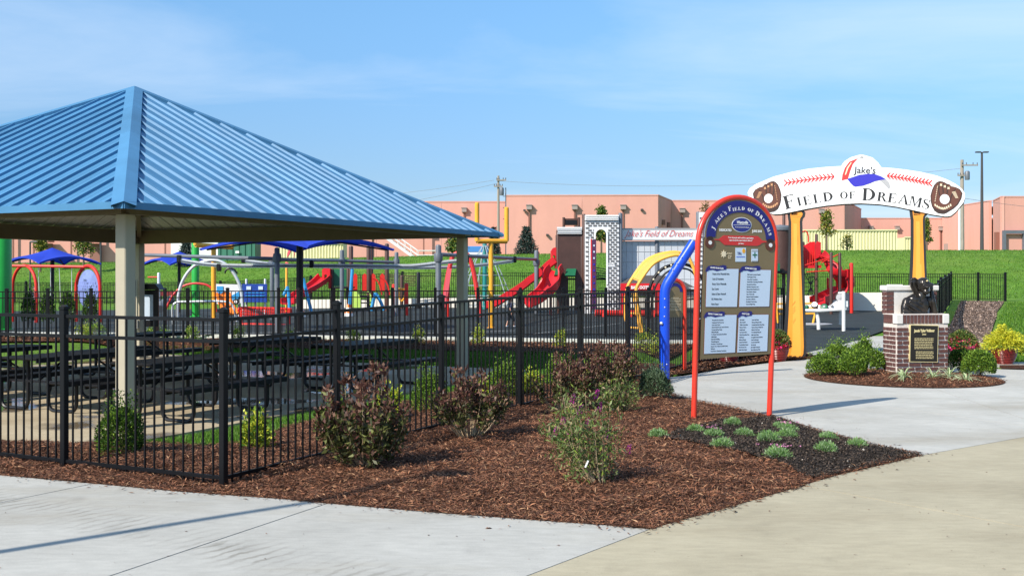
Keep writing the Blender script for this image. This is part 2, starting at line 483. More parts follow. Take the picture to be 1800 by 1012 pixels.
def np_mesh(name, V, Q, mats, parent=None, midx=None, smooth=False):
    """mesh from a vertex array and an array of quads (or triangles)"""
    me = bpy.data.meshes.new(name)
    V = np.ascontiguousarray(V, dtype=np.float32); Q = np.ascontiguousarray(Q, dtype=np.int32); k = Q.shape[1]
    me.vertices.add(len(V)); me.vertices.foreach_set('co', V.ravel())
    me.loops.add(Q.size); me.loops.foreach_set('vertex_index', Q.ravel())
    me.polygons.add(len(Q))
    me.polygons.foreach_set('loop_start', np.arange(len(Q), dtype=np.int32) * k)
    for m in mats: me.materials.append(m)
    if midx is not None: me.polygons.foreach_set('material_index', np.asarray(midx, dtype=np.int32))
    me.update(calc_edges=True)
    if smooth: me.shade_smooth()
    return link(name, me, parent)

def unit(a): return a / np.maximum(1e-9, np.linalg.norm(a, axis=1, keepdims=True))
def leaf_mesh(name, C, D, L, W, mats, parent=None, midx=None, curl=.15, roll=None):
    """one kite-shaped leaf per row: base C, direction D, length L, width W"""
    n = len(C); D = unit(D)
    rnd = rng.normal(size=(n, 3)) if roll is None else roll
    S = unit(np.cross(D, rnd)); N = np.cross(S, D)
    L = np.broadcast_to(np.asarray(L, float).reshape(-1, 1), (n, 1)); W = np.broadcast_to(np.asarray(W, float).reshape(-1, 1), (n, 1))
    V = np.stack([C, C + D * L * .45 + S * W * .5 + N * L * curl, C + D * L, C + D * L * .45 - S * W * .5 + N * L * curl], 1).reshape(-1, 3)
    Q = np.arange(4 * n).reshape(n, 4)
    return np_mesh(name, V, Q, mats, parent, midx)

# ------------------------------------------------------------------ the lie of the land
PN, PD, PE, PA = (-4.55, 12.4), (.4440, .8960), (-.8960, .4440), 9.7     # pavilion: near eave corner, its two directions, its side
ZE = 2.46                                                                # eave height
ZS = -.27                                                                # its floor lies in a shallow hollow
def pav(u, v): return (PN[0] + PD[0] * u + PE[0] * v, PN[1] + PD[1] * u + PE[1] * v)
def sm(a, b, t):
    t = np.clip((t - a) / (b - a), 0, 1); return t * t * (3 - 2 * t)
def hgt(x, y):
    x = np.asarray(x, float); y = np.asarray(y, float)
    dx, dy = x - PN[0], y - PN[1]
    u = dx * PD[0] + dy * PD[1]; v = dx * PE[0] + dy * PE[1]
    du = np.maximum(np.maximum(-.75 - u, u - 10.3), 0); dv = np.maximum(np.maximum(-.36 - v, v - 10.2), 0)
    z = -.30 * (1 - sm(.12, 1.8, np.hypot(du, dv)))
    yf = np.interp(x, [-60, -40, -21, -6, 18, 24], [74, 70, 66, 58, 54, 52.5])
    s = .0185 * sm(-20, -4, x)
    z = z + s * np.maximum(0, np.minimum(y, yf + 1) - 26)
    zc = np.interp(x, [-60, -27, 0, 20], [2.8, 2.99, 3.36, 3.55])
    k = sm(0, 1, np.clip((y - yf - 1) / 22, 0, 1) ** .9)
    return z + (zc - z) * k
def H(x, y): return float(hgt(x, y))
def P(px, py, Y): return Vector(((px - 900) / F * Y, Y, CH - (py - HZ) / F * Y))
def G(px, py, dz=0.0):
    """where the sight line through a photo pixel first meets the ground"""
    k, d = (px - 900) / F, (py - HZ) / F
    Y = np.arange(3, 160, .02)
    g = CH - d * Y - hgt(k * Y, Y)
    i = int(np.argmax(g <= 0)) if (g <= 0).any() else len(Y) - 1
    y = Y[i]
    return Vector((k * y, y, H(k * y, y) + dz))
def G2(px, py): p = G(px, py); return (p.x, p.y)
def zpx(py, Y): return CH - (py - HZ) / F * Y

def text_mesh(s, size=1.0, align='CENTER', shear=0.0, off=0.0, space=1.0, line=1.0, extrude=.0006, sx=1.0):
    cu = bpy.data.curves.new('text', 'FONT')
    cu.body = s; cu.size = size; cu.align_x = align; cu.shear = shear; cu.offset = off; cu.space_character = space; cu.space_line = line
    cu.extrude = extrude; cu.resolution_u = 3
    o = bpy.data.objects.new('text', cu); COL.objects.link(o)
    dg = bpy.context.evaluated_depsgraph_get()
    me = bpy.data.meshes.new_from_object(o.evaluated_get(dg))
    bpy.data.objects.remove(o); bpy.data.curves.remove(cu)
    # text lies in x-y: stand it up in x-z, facing -y
    n = len(me.vertices); co = np.empty(n * 3, np.float32); me.vertices.foreach_get('co', co); co = co.reshape(-1, 3)
    co = np.stack([co[:, 0] * sx, -co[:, 2], co[:, 1]], 1)
    me.vertices.foreach_set('co', co.ravel()); me.update()
    return me
def put_text(s, size, x, z, y, m, parent, name='lettering', rot=0.0, **kw):
    me = text_mesh(s, size, **kw)
    me.materials.clear(); me.materials.append(m)
    o = link(name, me, parent); o.location = (x, y, z); o.rotation_euler = (0, -rot, 0)
    return o
# ------------------------------------------------------------------ ground sheets
def grid_mesh(name, xs, ys, zf, m):
    X, Y = np.meshgrid(xs, ys); V = np.stack([X, Y, zf(X, Y)], -1).reshape(-1, 3)
    nx, ny = len(xs), len(ys)
    i = (np.arange(ny - 1)[:, None] * nx + np.arange(nx - 1)[None]).ravel()
    return np_mesh(name, V, np.stack([i, i + 1, i + nx + 1, i + nx], 1), [m], smooth=True)
xs = np.concatenate([np.linspace(-400, -42, 20), np.arange(-40, -16, .8), np.arange(-16, 12, .25), np.arange(12, 44, .8), np.linspace(46, 400, 20)])
ys = np.concatenate([np.linspace(-60, 2, 10), np.arange(3, 30, .25), np.arange(30, 100, .8), np.linspace(102, 900, 24)])
terrain = tag(grid_mesh('ground', xs, ys, lambda x, y: hgt(x, y) - .03, TURF), 'green turf and grassy bank behind the playground', None, kind='structure')

def inside(poly, x, y):
    r = np.zeros(np.shape(x), bool); n = len(poly)
    for i in range(n):
        (x1, y1), (x2, y2) = poly[i][:2], poly[(i + 1) % n][:2]
        c = (y1 > y) != (y2 > y)
        with np.errstate(divide='ignore', invalid='ignore'):
            r ^= c & (x < (x2 - x1) * (y - y1) / (y2 - y1 if y2 != y1 else 1e-9) + x1)
    return r
from mathutils.geometry import delaunay_2d_cdt
def poly_bm(poly):
    vs = [Vector((p[0], p[1])) for p in poly]; n = len(vs)
    V, _, T, *_r = delaunay_2d_cdt(vs, [(i, (i + 1) % n) for i in range(n)], [], 1, 1e-6)
    bm = bmesh.new(); bv = [bm.verts.new((v.x, v.y, 0)) for v in V]
    for t in T:
        f = bm.faces.new([bv[k] for k in t]); f.normal_update()
        if f.normal.z < 0: f.normal_flip()
    return bm
def cut_grid(bm, step):
    xs_ = [v.co.x for v in bm.verts]; ys_ = [v.co.y for v in bm.verts]
    for lo, hi, no in ((min(xs_), max(xs_), (1, 0, 0)), (min(ys_), max(ys_), (0, 1, 0))):
        k = math.ceil(lo / step)
        while k * step < hi:
            bmesh.ops.bisect_plane(bm, geom=bm.verts[:] + bm.edges[:] + bm.faces[:], plane_co=tuple(c * k * step for c in no), plane_no=no, dist=1e-5)
            k += 1
def sheet(name, poly, m, zf, step, parent=None, kind='structure', label=None):
    bm = poly_bm(poly); cut_grid(bm, step)
    for v in bm.verts: v.co.z = zf(v.co.x, v.co.y)
    me = bpy.data.meshes.new(name); bm.to_mesh(me); bm.free(); me.materials.append(m); me.shade_smooth()
    o = link(name, me, parent)
    if parent is None: tag(o, label, None, kind=kind)
    return o
def paving(name, poly, m, joints, label, top=.02, gap=.013, follow=False):
    """a concrete area sawn into slabs along the joint lines; each slab is a part"""
    root = bpy.data.objects.new(name, None); COL.objects.link(root); ROOTM[root.name] = Matrix.Identity(4)
    tag(root, label, None, kind='structure')
    cells = [[]]
    for a, b in joints:
        d = Vector((b[0] - a[0], b[1] - a[1])).normalized(); n = (-d.y, d.x, 0)
        cells = [c + [(a, n, s)] for c in cells for s in (1, -1)]
    for c in cells:
        bm = poly_bm(poly)
        for a, n, s in c:
            co = (a[0] + n[0] * s * gap / 2, a[1] + n[1] * s * gap / 2, 0)
            bmesh.ops.bisect_plane(bm, geom=bm.verts[:] + bm.edges[:] + bm.faces[:], plane_co=co, plane_no=(n[0] * s, n[1] * s, 0), dist=1e-6, clear_inner=True)
        if not bm.faces: bm.free(); continue
        if follow: cut_grid(bm, 2.0)
        for v in bm.verts: v.co.z = top + (H(v.co.x, v.co.y) if follow else 0)
        r = bmesh.ops.extrude_face_region(bm, geom=bm.faces[:])
        for v in [g for g in r['geom'] if isinstance(g, bmesh.types.BMVert)]: v.co.z -= .12
        bmesh.ops.recalc_face_normals(bm, faces=bm.faces[:])
        me = bpy.data.meshes.new('paving_slab'); bm.to_mesh(me); bm.free(); me.materials.append(m)
        link('paving_slab', me, root)
    return root
def q4(pts, s=2.5714, x0=1100, y0=640): return [G2(x0 + a / s, y0 + b / s) for a, b in pts]
def q5(pts): return [G2(a / 1.5652, 800 + b / 1.5652) for a, b in pts]

walk_edge = [G2(-260, 814)] + q5([(0, 62), (250, 85), (500, 108), (800, 131), (900, 141), (1160, 164), (1450, 185), (1700, 203)])
corner_a = G2(1141, 936)
tan_edge = q4([(270, 712), (500, 651), (740, 579), (800, 560), (950, 514), (1140, 469)])
corner_b = G2(1623, 803)
plaza_edge = q4([(1100, 368), (950, 328), (720, 260), (640, 238), (480, 200), (330, 172), (232, 150), (206, 138)])
corner_c = G2(1177, 665)
jn = G2(940, 1012)
dj = Vector((jn[0] - corner_a[0], jn[1] - corner_a[1])).normalized()
near_j = (corner_a[0] + dj.x * 11, corner_a[1] + dj.y * 11)
cb2 = G2(1800, 771)
db = Vector((cb2[0] - corner_b[0], cb2[1] - corner_b[1])).normalized()
far_b = (corner_b[0] + db.x * 16, corner_b[1] + db.y * 16)

paving('front_walk', walk_edge + [corner_a, near_j, (-16, -8), (-16, 11.6)], CONL,
       [(G2(211, 1012), G2(572, 891)), (G2(0, 889), G2(165, 854))], 'pale grey concrete walk in front of the fence, streaked with dried mud')
ga, gb = .010, .010
paving('entrance_walk', [(corner_a[0] + ga, corner_a[1])] + tan_edge + [(corner_b[0], corner_b[1] - gb), (far_b[0], far_b[1] - gb), (22, -8), (near_j[0] + ga, near_j[1])], CONT,
       [(G2(1411, 858), G2(1800, 932))], 'tan concrete walk leading in from the lower right')
plaza_back = [G2(1200, 663), G2(1240, 656), G2(1287, 648), G2(1341, 641), G2(1378, 637), G2(1420, 633), G2(1416, 622), G2(1488, 605), G2(1553, 582), G2(1640, 553), G2(1648, 560), G2(1660, 600), G2(1700, 640), G2(1757, 650.5), G2(1800, 652)]
paving('plaza', [corner_b] + plaza_edge + [corner_c] + plaza_back + [(20, 17.6), (far_b[0], far_b[1])], CONP,
       [(G2(1430, 699), G2(1800, 752)), (G2(1640, 685), G2(1700, 705))], 'pale grey concrete plaza around the round planting bed')

# mulch bed, its soil patch, the round bed, beds along the playground fence
def bump_z(x, y, a=.03, f=3.0): return a * (noise_at(x * f, y * f) + .5 * noise_at(x * f * 2.7 + 9, y * f * 2.7))
from mathutils import noise as mnoise
def noise_at(x, y): return mnoise.noise((x, y, .3))
front_bed = walk_edge + [corner_a] + tan_edge + [corner_b] + plaza_edge + [corner_c, pav(9.8, -3.6), pav(9.5, -2.45), pav(5, -2.3), pav(1, -2.25), pav(-.1, -2.4), pav(-1.0, -2.75), pav(-1.4, -2.5), pav(-1.5, -1.75), pav(-1.25, -1.0), pav(-1.2, -.5), pav(-.78, -.38), pav(-.78, 9), (-16, 14.5), (-16, 11.6)]
def edge_rise(x, y):
    p = np.array(front_bed); q = np.roll(p, -1, 0); d = q - p; w = np.array([x, y]) - p
    t = np.clip((w * d).sum(1) / np.maximum(1e-9, (d * d).sum(1)), 0, 1)
    return float(np.sqrt(((w - d * t[:, None]) ** 2).sum(1)).min())
def bed_z(x, y): return H(x, y) + .012 + .05 * float(sm(0, .9, edge_rise(x, y))) + bump_z(x, y) * min(1, edge_rise(x, y) * 2.5 + .15)
mulch_bed = sheet('mulch_bed', front_bed, MULCHB, bed_z, .22, label='shredded brown bark mulch bed in front of the fence')
soil_poly = q4([(150, 372), (240, 330), (330, 318), (420, 285), (560, 268), (660, 244), (722, 264), (830, 302), (940, 333), (1090, 372), (1335, 421), (1140, 466), (950, 511), (845, 528), (770, 500), (690, 478), (560, 450), (440, 420), (300, 392)])
soil_bed = sheet('soil_bed', soil_poly, SOIL, lambda x, y: bed_z(x, y) + .016, .12, label='black soil patch planted with sedum mounds')
BC, BR_ = (6.11, 16.6), 1.48
circ = [(BC[0] + BR_ * math.cos(a), BC[1] + BR_ * math.sin(a)) for a in np.linspace(0, 2 * math.pi, 49)[:-1]]
def circ_z(x, y):
    r = math.hypot(x - BC[0], y - BC[1]) / BR_
    return .028 + .05 * (1 - r * r) + bump_z(x, y, .012) * min(1, (1 - r) * 5)
round_bed = sheet('round_bed', circ, MULCHB, circ_z, .12, label='round mulch bed around the brick pedestal')
strip_bed = [pav(10.5, -3.2)] + [G2(1130, 621), G2(1000, 622), G2(850, 618), G2(640, 614), G2(420, 612), G2(180, 606), G2(-40, 602), G2(-40, 592), G2(420, 596), G2(850, 601), G2(1130, 606), G2(1225, 606)]
sheet('fence_bed', strip_bed, MULCHB, lambda x, y: H(x, y) + .02 + bump_z(x, y, .02), .4, label='strip of mulch along the playground fence')
gate_bed = [G2(1180, 663), G2(1240, 654.5), G2(1287, 646.5), G2(1341, 639.5), G2(1378, 635.5), G2(1440, 632), G2(1418, 624), G2(1380, 622), G2(1300, 622), G2(1232, 630), G2(1190, 648)]
sheet('entrance_bed', gate_bed, MULCHB, lambda x, y: H(x, y) + .035 + bump_z(x, y, .015), .25, label='mulch bed under the fence by the entrance bats')
pot_bed = [G2(1757, 649), G2(1830, 651), G2(1830, 643), G2(1757, 643)]
sheet('pot_bed', pot_bed, MULCHB, lambda x, y: H(x, y) + .02, .3, label='mulch strip in front of the yellow shrub pot')
paving('pot_kerb', [G2(1752, 643), G2(1830, 643), G2(1830, 638), G2(1752, 638)], CONP, [], 'narrow concrete strip under the yellow shrub pot')
gravel_bed = [G2(1636, 640), G2(1690, 637), G2(1757, 638), G2(1753, 622), G2(1745, 605), G2(1741, 588), G2(1746, 572), G2(1751, 558), G2(1752, 548), G2(1760, 538), G2(1765, 530), G2(1689, 529.5), G2(1674, 563), G2(1659, 592), G2(1646, 617)]
sheet('gravel_path', gravel_bed, GRAVEL, lambda x, y: H(x, y) + .012, .6, label='brown gravel strip beside the diagonal fence')

# playground surface with its painted lines and pale kerb
k_edge = [G2(-60, 588.5), G2(200, 589.5), G2(420, 593), G2(650, 596), G2(850, 598.5), G2(1130, 603), G2(1232, 604)]
rubber_poly = k_edge + [G2(1300, 620), G2(1380, 621), G2(1416, 621.7), G2(1488, 604.7), G2(1553, 581.7), G2(1640, 552.7), G2(1672, 531), G2(1560, 545.5), G2(1385, 540), G2(980, 536), G2(560, 538), G2(200, 545), G2(-80, 548)]
sheet('playground_surface', rubber_poly, RUBBER, lambda x, y: H(x, y) + .012, 1.0, label='dark grey rubber safety surface of the playground')
mb = MB()
for i in range(len(k_edge) - 1):
    a, b = k_edge[i], k_edge[i + 1]
    mb.bar((a[0], a[1], H(*a) + .03), (b[0], b[1], H(*b) + .03), .22, .10)
tag(mb.build('kerb', KERB, smooth=False), 'low pale concrete kerb along the playground', None, kind='structure')
for (a, b) in (((860, 601), (1090, 573)), ((560, 597), (905, 586)), ((240, 584), (420, 587)), ((430, 590), (640, 586)), ((280, 577), (480, 574))):
    A, B = G(a[0], a[1] - 4, .018), G(b[0], b[1] - 4, .018)
    n = int((B - A).length / .5); mbl = MB()
    for i in range(n):
        p, q = A.lerp(B, i / n), A.lerp(B, (i + 1) / n); w = Vector((0, .04, 0))
        p.z = H(p.x, p.y) + .017; q.z = H(q.x, q.y) + .017
        mbl.add([p - w, q - w, q + w, p + w], [(0, 1, 2, 3)])
    tag(mbl.build('painted_line', PAINT, smooth=False), 'thin white line painted on the rubber surface', None, kind='structure')
# pavilion floor: one slab with a wet sheen where water lies
def floor_mat():
    m = concrete('pavilion_concrete', (.40, .325, .215), (.47, .395, .275), (.24, .18, .11), .7)
    N, L = m.node_tree.nodes, m.node_tree.links; b = N['Principled BSDF']
    tc = N.new('ShaderNodeTexCoord'); nz = N.new('ShaderNodeTexNoise'); nz.inputs['Scale'].default_value = .55; nz.inputs['Detail'].default_value = 3
    L.new(tc.outputs['Object'], nz.inputs['Vector'])
    rp = N.new('ShaderNodeValToRGB'); rp.color_ramp.elements[0].position = .53; rp.color_ramp.elements[1].position = .58
    L.new(nz.outputs['Fac'], rp.inputs[0])
    mr = N.new('ShaderNodeMapRange'); mr.inputs[3].default_value = .75; mr.inputs[4].default_value = .03
    L.new(rp.outputs[0], mr.inputs[0]); L.new(mr.outputs[0], b.inputs['Roughness'])
    old = b.inputs['Base Color'].links[0].from_socket
    mx = N.new('ShaderNodeMixRGB'); mx.blend_type = 'MULTIPLY'; L.new(rp.outputs[0], mx.inputs[0]); L.new(old, mx.inputs[1]); mx.inputs[2].default_value = (.42, .38, .34, 1)
    L.new(mx.outputs[0], b.inputs['Base Color'])
    bp = [n for n in N if n.type == 'BUMP'][0]
    mr2 = N.new('ShaderNodeMapRange'); mr2.inputs[3].default_value = .35; mr2.inputs[4].default_value = .02
    L.new(rp.outputs[0], mr2.inputs[0]); L.new(mr2.outputs[0], bp.inputs['Strength'])
    return m
mb = MB(); mb.slab([pav(-.75, -.36), pav(10.3, -.36), pav(10.3, 10.2), pav(-.75, 10.2)], ZS - .12, ZS)
tag(mb.build('pavilion_floor', floor_mat(), smooth=False), 'concrete pavilion floor with wet patches and puddles', None, kind='structure')

# ------------------------------------------------------------------ mulch chips, crumbs, blades of grass
def scatter(poly, n, fall=8.0, power=2.0, holes=()):
    p = np.array(poly); lo, hi = p.min(0), p.max(0); out = []
    tot = 0
    while tot < n:
        q = rng.uniform(lo, hi, size=(n * 3, 2))
        k = inside(poly, q[:, 0], q[:, 1])
        k &= rng.random(len(q)) < np.minimum(1, (fall / np.maximum(q[:, 1], 1)) ** power)
        k &= np.abs(q[:, 0]) < q[:, 1] * .53 + .3
        for h in holes: k &= ~inside(h, q[:, 0], q[:, 1])
        q = q[k]; out.append(q); tot += len(q)
    return np.concatenate(out)[:n]
def chips(name, poly, n, zfun, mats, probs, lmin, lmax, wr, tilt, label, holes=(), fall=8.0, lift=.012, rise=True):
    q = scatter(poly, n, fall, holes=holes)
    # ground height by interpolation on a coarse raster
    gx = np.arange(q[:, 0].min() - .2, q[:, 0].max() + .3, .15); gy = np.arange(q[:, 1].min() - .2, q[:, 1].max() + .3, .15)
    Z = np.array([[zfun(x, y) for x in gx] for y in gy])
    ix = (q[:, 0] - gx[0]) / .15; iy = (q[:, 1] - gy[0]) / .15
    i0, j0 = ix.astype(int), iy.astype(int); fx, fy = ix - i0, iy - j0
    z = Z[j0, i0] * (1 - fx) * (1 - fy) + Z[j0, i0 + 1] * fx * (1 - fy) + Z[j0 + 1, i0] * (1 - fx) * fy + Z[j0 + 1, i0 + 1] * fx * fy
    C = np.column_stack([q, z + rng.random(n) * lift])
    a = rng.random(n) * 2 * np.pi; el = rng.normal(0, tilt, n)
    D = np.column_stack([np.cos(a) * np.cos(el), np.sin(a) * np.cos(el), np.abs(np.sin(el))])
    L = lmin + (lmax - lmin) * rng.random(n) ** 2
    roll = np.column_stack([rng.normal(0, .5, n), rng.normal(0, .5, n), np.ones(n)])
    o = leaf_mesh(name, C, D, L, L * wr * rng.uniform(.6, 1.4, n), mats, None, rng.choice(len(mats), n, p=probs), curl=.10, roll=roll)
    return tag(o, label, None, kind='stuff')
def about(poly, f): c = np.mean(np.array(poly), 0); return [tuple(c + (np.array(p) - c) * f) for p in poly]
chips('mulch', front_bed, 270000, bed_z, CHIPM, [.32, .38, .24, .06], .016, .068, .125, .26, 'shredded bark mulch, reddish brown', holes=[about(soil_poly, .93)], fall=7.5)
chips('bed_mulch', circ, 22000, circ_z, CHIPM, [.34, .38, .22, .06], .02, .07, .14, .28, 'bark mulch of the round bed', fall=20)
chips('entrance_mulch', gate_bed, 7000, lambda x, y: H(x, y) + .035, CHIPM, [.4, .34, .2, .06], .04, .12, .2, .25, 'bark mulch by the entrance', fall=22)
chips('fence_mulch', strip_bed, 9000, lambda x, y: H(x, y) + .02, CHIPM, [.4, .34, .2, .06], .05, .14, .2, .25, 'bark mulch along the playground fence', fall=30)
chips('soil_crumbs', about(soil_poly, 1.0), 30000, lambda x, y: bed_z(x, y) + .016, SOILM, [.50, .491, .009], .006, .026, .7, .5, 'black soil crumbs and small pale pebbles', fall=12)
# chips spilled over the bed's edge onto the paving
def spill(name, edge, n, label, z=.022, sg=.05):
    p = np.array(edge); k = rng.integers(0, len(p) - 1, n); t = rng.random(n)[:, None]
    q = p[k] * (1 - t) + p[k + 1] * t + rng.normal(0, sg, (n, 2)) * (rng.random((n, 1)) ** 2 * 2.2)
    a = rng.random(n) * 6.283
    D = np.column_stack([np.cos(a), np.sin(a), np.full(n, .05)]); L = .012 + .05 * rng.random(n) ** 2
    o = leaf_mesh(name, np.column_stack([q, np.full(n, z) + rng.random(n) * .01]), D, L, L * .25, CHIPM, None, rng.choice(4, n, p=[.5, .3, .15, .05]), curl=.08, roll=np.tile([0, .1, 1.], (n, 1)))
    tag(o, label, None, kind='stuff')
spill('spilled_mulch', walk_edge[1:] + [corner_a] + tan_edge + [corner_b] + plaza_edge + [corner_c], 3600, 'bits of mulch spilled over the paving edge')
chips('gravel', gravel_bed, 16000, lambda x, y: H(x, y) + .014, GRAVM, [.48, .30, .22], .02, .075, .7, .4, 'loose brown gravel', fall=60)
q = np.column_stack([rng.uniform(-4, 5, 260), rng.uniform(5.6, 12, 260)])
k = ~inside(front_bed, q[:, 0], q[:, 1]); q = q[k]; a = rng.random(len(q)) * 6.28
leaf_mesh('litter', np.column_stack([q, np.full(len(q), .0225)]), np.column_stack([np.cos(a), np.sin(a), np.full(len(a), .1)]), .008 + .03 * rng.random(len(q)) ** 3, .008, CHIPM[:2], None, rng.integers(0, 2, len(q)), roll=np.tile([0, .1, 1.], (len(q), 1)))
lv = [G(853, 936), G(752, 946), G(805, 949), G(1352, 905), G(985, 965), G(1500, 880)]
o = leaf_mesh('fallen_leaves', np.array([[p.x, p.y, .024] for p in lv]), rng.normal(size=(6, 3)) * np.array([1, 1, .1]), np.array([.05, .02, .018, .022, .024, .02]), np.array([.035, .015, .012, .014, .016, .012]), [CHIPM[2], CHIPM[0]], None, [0, 1, 1, 1, 0, 1], roll=np.tile([0, .2, 1.], (6, 1)))
tag(o, 'a few small dry leaves on the paving', None, kind='stuff')
tag(bpy.data.objects['litter'], 'scattered dark specks of bark on the paving', None, kind='stuff')

def blades(name, poly, n, zf, h0, h1, w, label, fall=9.0, holes=()):
    q = scatter(poly, n, fall, 1.6, holes)
    z = hgt(q[:, 0], q[:, 1]) + zf
    D = np.column_stack([rng.normal(0, .38, n), rng.normal(0, .38, n), np.ones(n)])
    o = leaf_mesh(name, np.column_stack([q, z]), D, h0 + (h1 - h0) * rng.random(n), w, BLADE, None, rng.choice(3, n, p=[.5, .22, .28]), curl=.12)
    tag(o, label, None, kind='stuff')
lawn_near = [pav(-1.5, -1.75), pav(-1.4, -2.55), pav(-1.0, -2.8), pav(-.1, -2.45), pav(1, -2.3), pav(5, -2.35), pav(9.5, -2.5), pav(10.5, -.42), pav(-.78, -.42), pav(-1.2, -.5)]
blades('lawn_grass', lawn_near, 52000, -.03, .04, .085, .006, 'short green lawn between the fence and the pavilion', 11)
lawn_far = [pav(10.4, -3.0), pav(10.35, 0), pav(10.35, 9.5), (-9.5, 27.3), G2(420, 613), G2(640, 615), G2(850, 619), G2(1130, 622)]
blades('lawn_grass', lawn_far, 30000, -.03, .05, .11, .012, 'green lawn beyond the pavilion floor', 22)
right_lawn = [G2(1757, 637), G2(1750, 600), G2(1756, 560), G2(1770, 531), (36, 50), (36, 22), (16, 18.8)]
blades('lawn_grass', right_lawn, 30000, -.03, .06, .13, .02, 'sunlit lawn beside the gravel strip', 26)
bank = [(-48, 72), (-20, 64), (-6, 60), (17, 56.5), (24, 54.5), (46, 56), (46, 78), (-48, 98)]
blades('bank_grass', bank, 90000, -.05, .06, .13, .035, 'rough mown grass on the bank', 200)
# ------------------------------------------------------------------ pavilion
def V3(p, z): return Vector((p[0], p[1], z))
pv = thing('picnic_pavilion', 'open picnic pavilion with a blue ribbed steel hip roof on taupe columns', 'pavilion', (*pav(PA / 2, PA / 2), ZS))
cs = [V3(pav(0, 0), ZE), V3(pav(PA, 0), ZE), V3(pav(PA, PA), ZE), V3(pav(0, PA), ZE)]
APEX = V3(pav(PA / 2, PA / 2), ZE + 2.51)
pitch = PA / 30
for k in range(4):
    A, B = cs[k], cs[(k + 1) % 4]
    ex = (B - A).normalized(); md = (A + B) / 2; Lr = (APEX - md).length; et = (APEX - md).normalized(); en = ex.cross(et).normalized()
    if en.z < 0: en = -en
    def fp(s, t, h): return A + ex * s + et * t + en * h
    def tm(s): return max(0.0, Lr * (1 - abs(2 * s / PA - 1)))
    for i in range(30):
        s0 = i * pitch
        prof = [(s0 + .030, 0), (s0 + pitch * .36, 0), (s0 + pitch * .36 + .006, .004), (s0 + pitch * .36 + .014, .004), (s0 + pitch * .36 + .02, 0), (s0 + pitch - .030, 0), (s0 + pitch - .017, .036), (s0 + pitch + .017, .036), (s0 + pitch + .030, 0)]
        prof = [(min(max(s, 0), PA), h) for s, h in prof]
        mb = MB()
        lo = [fp(s, -.03, h) for s, h in prof]; hi = [fp(s, tm(s) + .0, h) for s, h in prof]
        mb.ribbon(lo, hi)
        lo2 = [fp(s, -.03, h - .004) for s, h in prof]; hi2 = [fp(s, tm(s), h - .004) for s, h in prof]
        mb.mi = 1; mb.ribbon(hi2, lo2)
        mb.build('roof_panel', [ROOFM, ROOFU], pv, world=True, smooth=False)
    # eave trim and the beam over the columns
    mb = MB(); o = -en.cross(ex).normalized() * 0
    out = Vector((et.x, et.y, 0)).normalized() * -1
    mb.bar(A + out * .035 + Vector((0, 0, -.01)) - ex * .03, B + out * .035 + Vector((0, 0, -.01)) + ex * .03, .02, .085)
    mb.build('eave_trim', ROOFM, pv, world=True, smooth=False)
    ins = .55
    a2 = A + ex * ins - out * ins; b2 = B - ex * ins - out * ins
    mb = MB(); mb.bar(a2 + Vector((0, 0, .08)), b2 + Vector((0, 0, .08)), .15, .30); mb.build('beam', BEAMM, pv, world=True, smooth=False)
    mb = MB(); mb.bar(a2 + Vector((0, 0, .12)), APEX - Vector((0, 0, .34)), .10, .16); mb.build('hip_beam', BEAMM, pv, world=True, smooth=False)
    for j in (1, 2, 3):                                     # purlins under the panels
        t = Lr * j / 4; w = PA / 2 * (1 - j / 4)
        mb = MB(); mb.bar(fp(PA / 2 - w, t, -.075), fp(PA / 2 + w, t, -.075), .05, .13, up=en); mb.build('purlin', BEAMM, pv, world=True, smooth=False)
    # hip cap: a bent strip over each hip
    hipd = (APEX - A).normalized()
    et_prev = (APEX - (A + cs[(k + 3) % 4]) / 2).normalized(); ex_prev = (A - cs[(k + 3) % 4]).normalized()
    en_prev = ex_prev.cross(et_prev).normalized(); en_prev = en_prev if en_prev.z > 0 else -en_prev
    w1 = (ex - hipd * ex.dot(hipd)); w1 = (w1 - en * w1.dot(en)).normalized()
    w0 = (-ex_prev - hipd * (-ex_prev).dot(hipd)); w0 = (w0 - en_prev * w0.dot(en_prev)).normalized()
    upv = (en + en_prev).normalized()
    for q in range(4):
        a, b = A + (APEX - A) * (q / 4) - hipd * (.05 if q == 0 else -.002), A + (APEX - A) * ((q + 1) / 4)
        sect = lambda p: [p + w0 * .138 + en_prev * .006, p + w0 * .133 + en_prev * .046, p + upv * .052, p + w1 * .133 + en * .046, p + w1 * .138 + en * .006]
        mb = MB(); mb.ribbon(sect(a), sect(b)); mb.ribbon([p - upv * .004 for p in sect(b)], [p - upv * .004 for p in sect(a)])
        mb.build('hip_cap', ROOFM, pv, world=True, smooth=False)
        mb = MB()
        for e in range(5):                                  # fixing screws
            for s_, n_ in ((w0, en_prev), (w1, en)):
                mb.ball(a.lerp(b, (e + .5) / 5) + s_ * .135 + n_ * .047, .008, 6)
    # column with base plate
    cpos = a2
    cm = MB(); cm.box((cpos.x, cpos.y, (ZS + .02 + ZE - .075) / 2), (.176, .176, ZE - .075 - ZS - .02), math.atan2(PD[1], PD[0]))
    col = cm.build('column', TAUPE, pv, world=True, smooth=False, bevel=.012)
    bp_ = MB(); bp_.box((cpos.x, cpos.y, ZS + .010), (.34, .34, .02), math.atan2(PD[1], PD[0]))
    for sx in (-1, 1):
        for sy in (-1, 1):
            bp_.lathe([(.016, 0), (.016, .03), (.01, .045), (0, .045)], (cpos.x + sx * .12 * PD[0] - sy * .12 * PD[1], cpos.y + sx * .12 * PD[1] + sy * .12 * PD[0], ZS + .02), 6)
    bp_.build('base_plate', TAUPE, col, world=True, smooth=False)
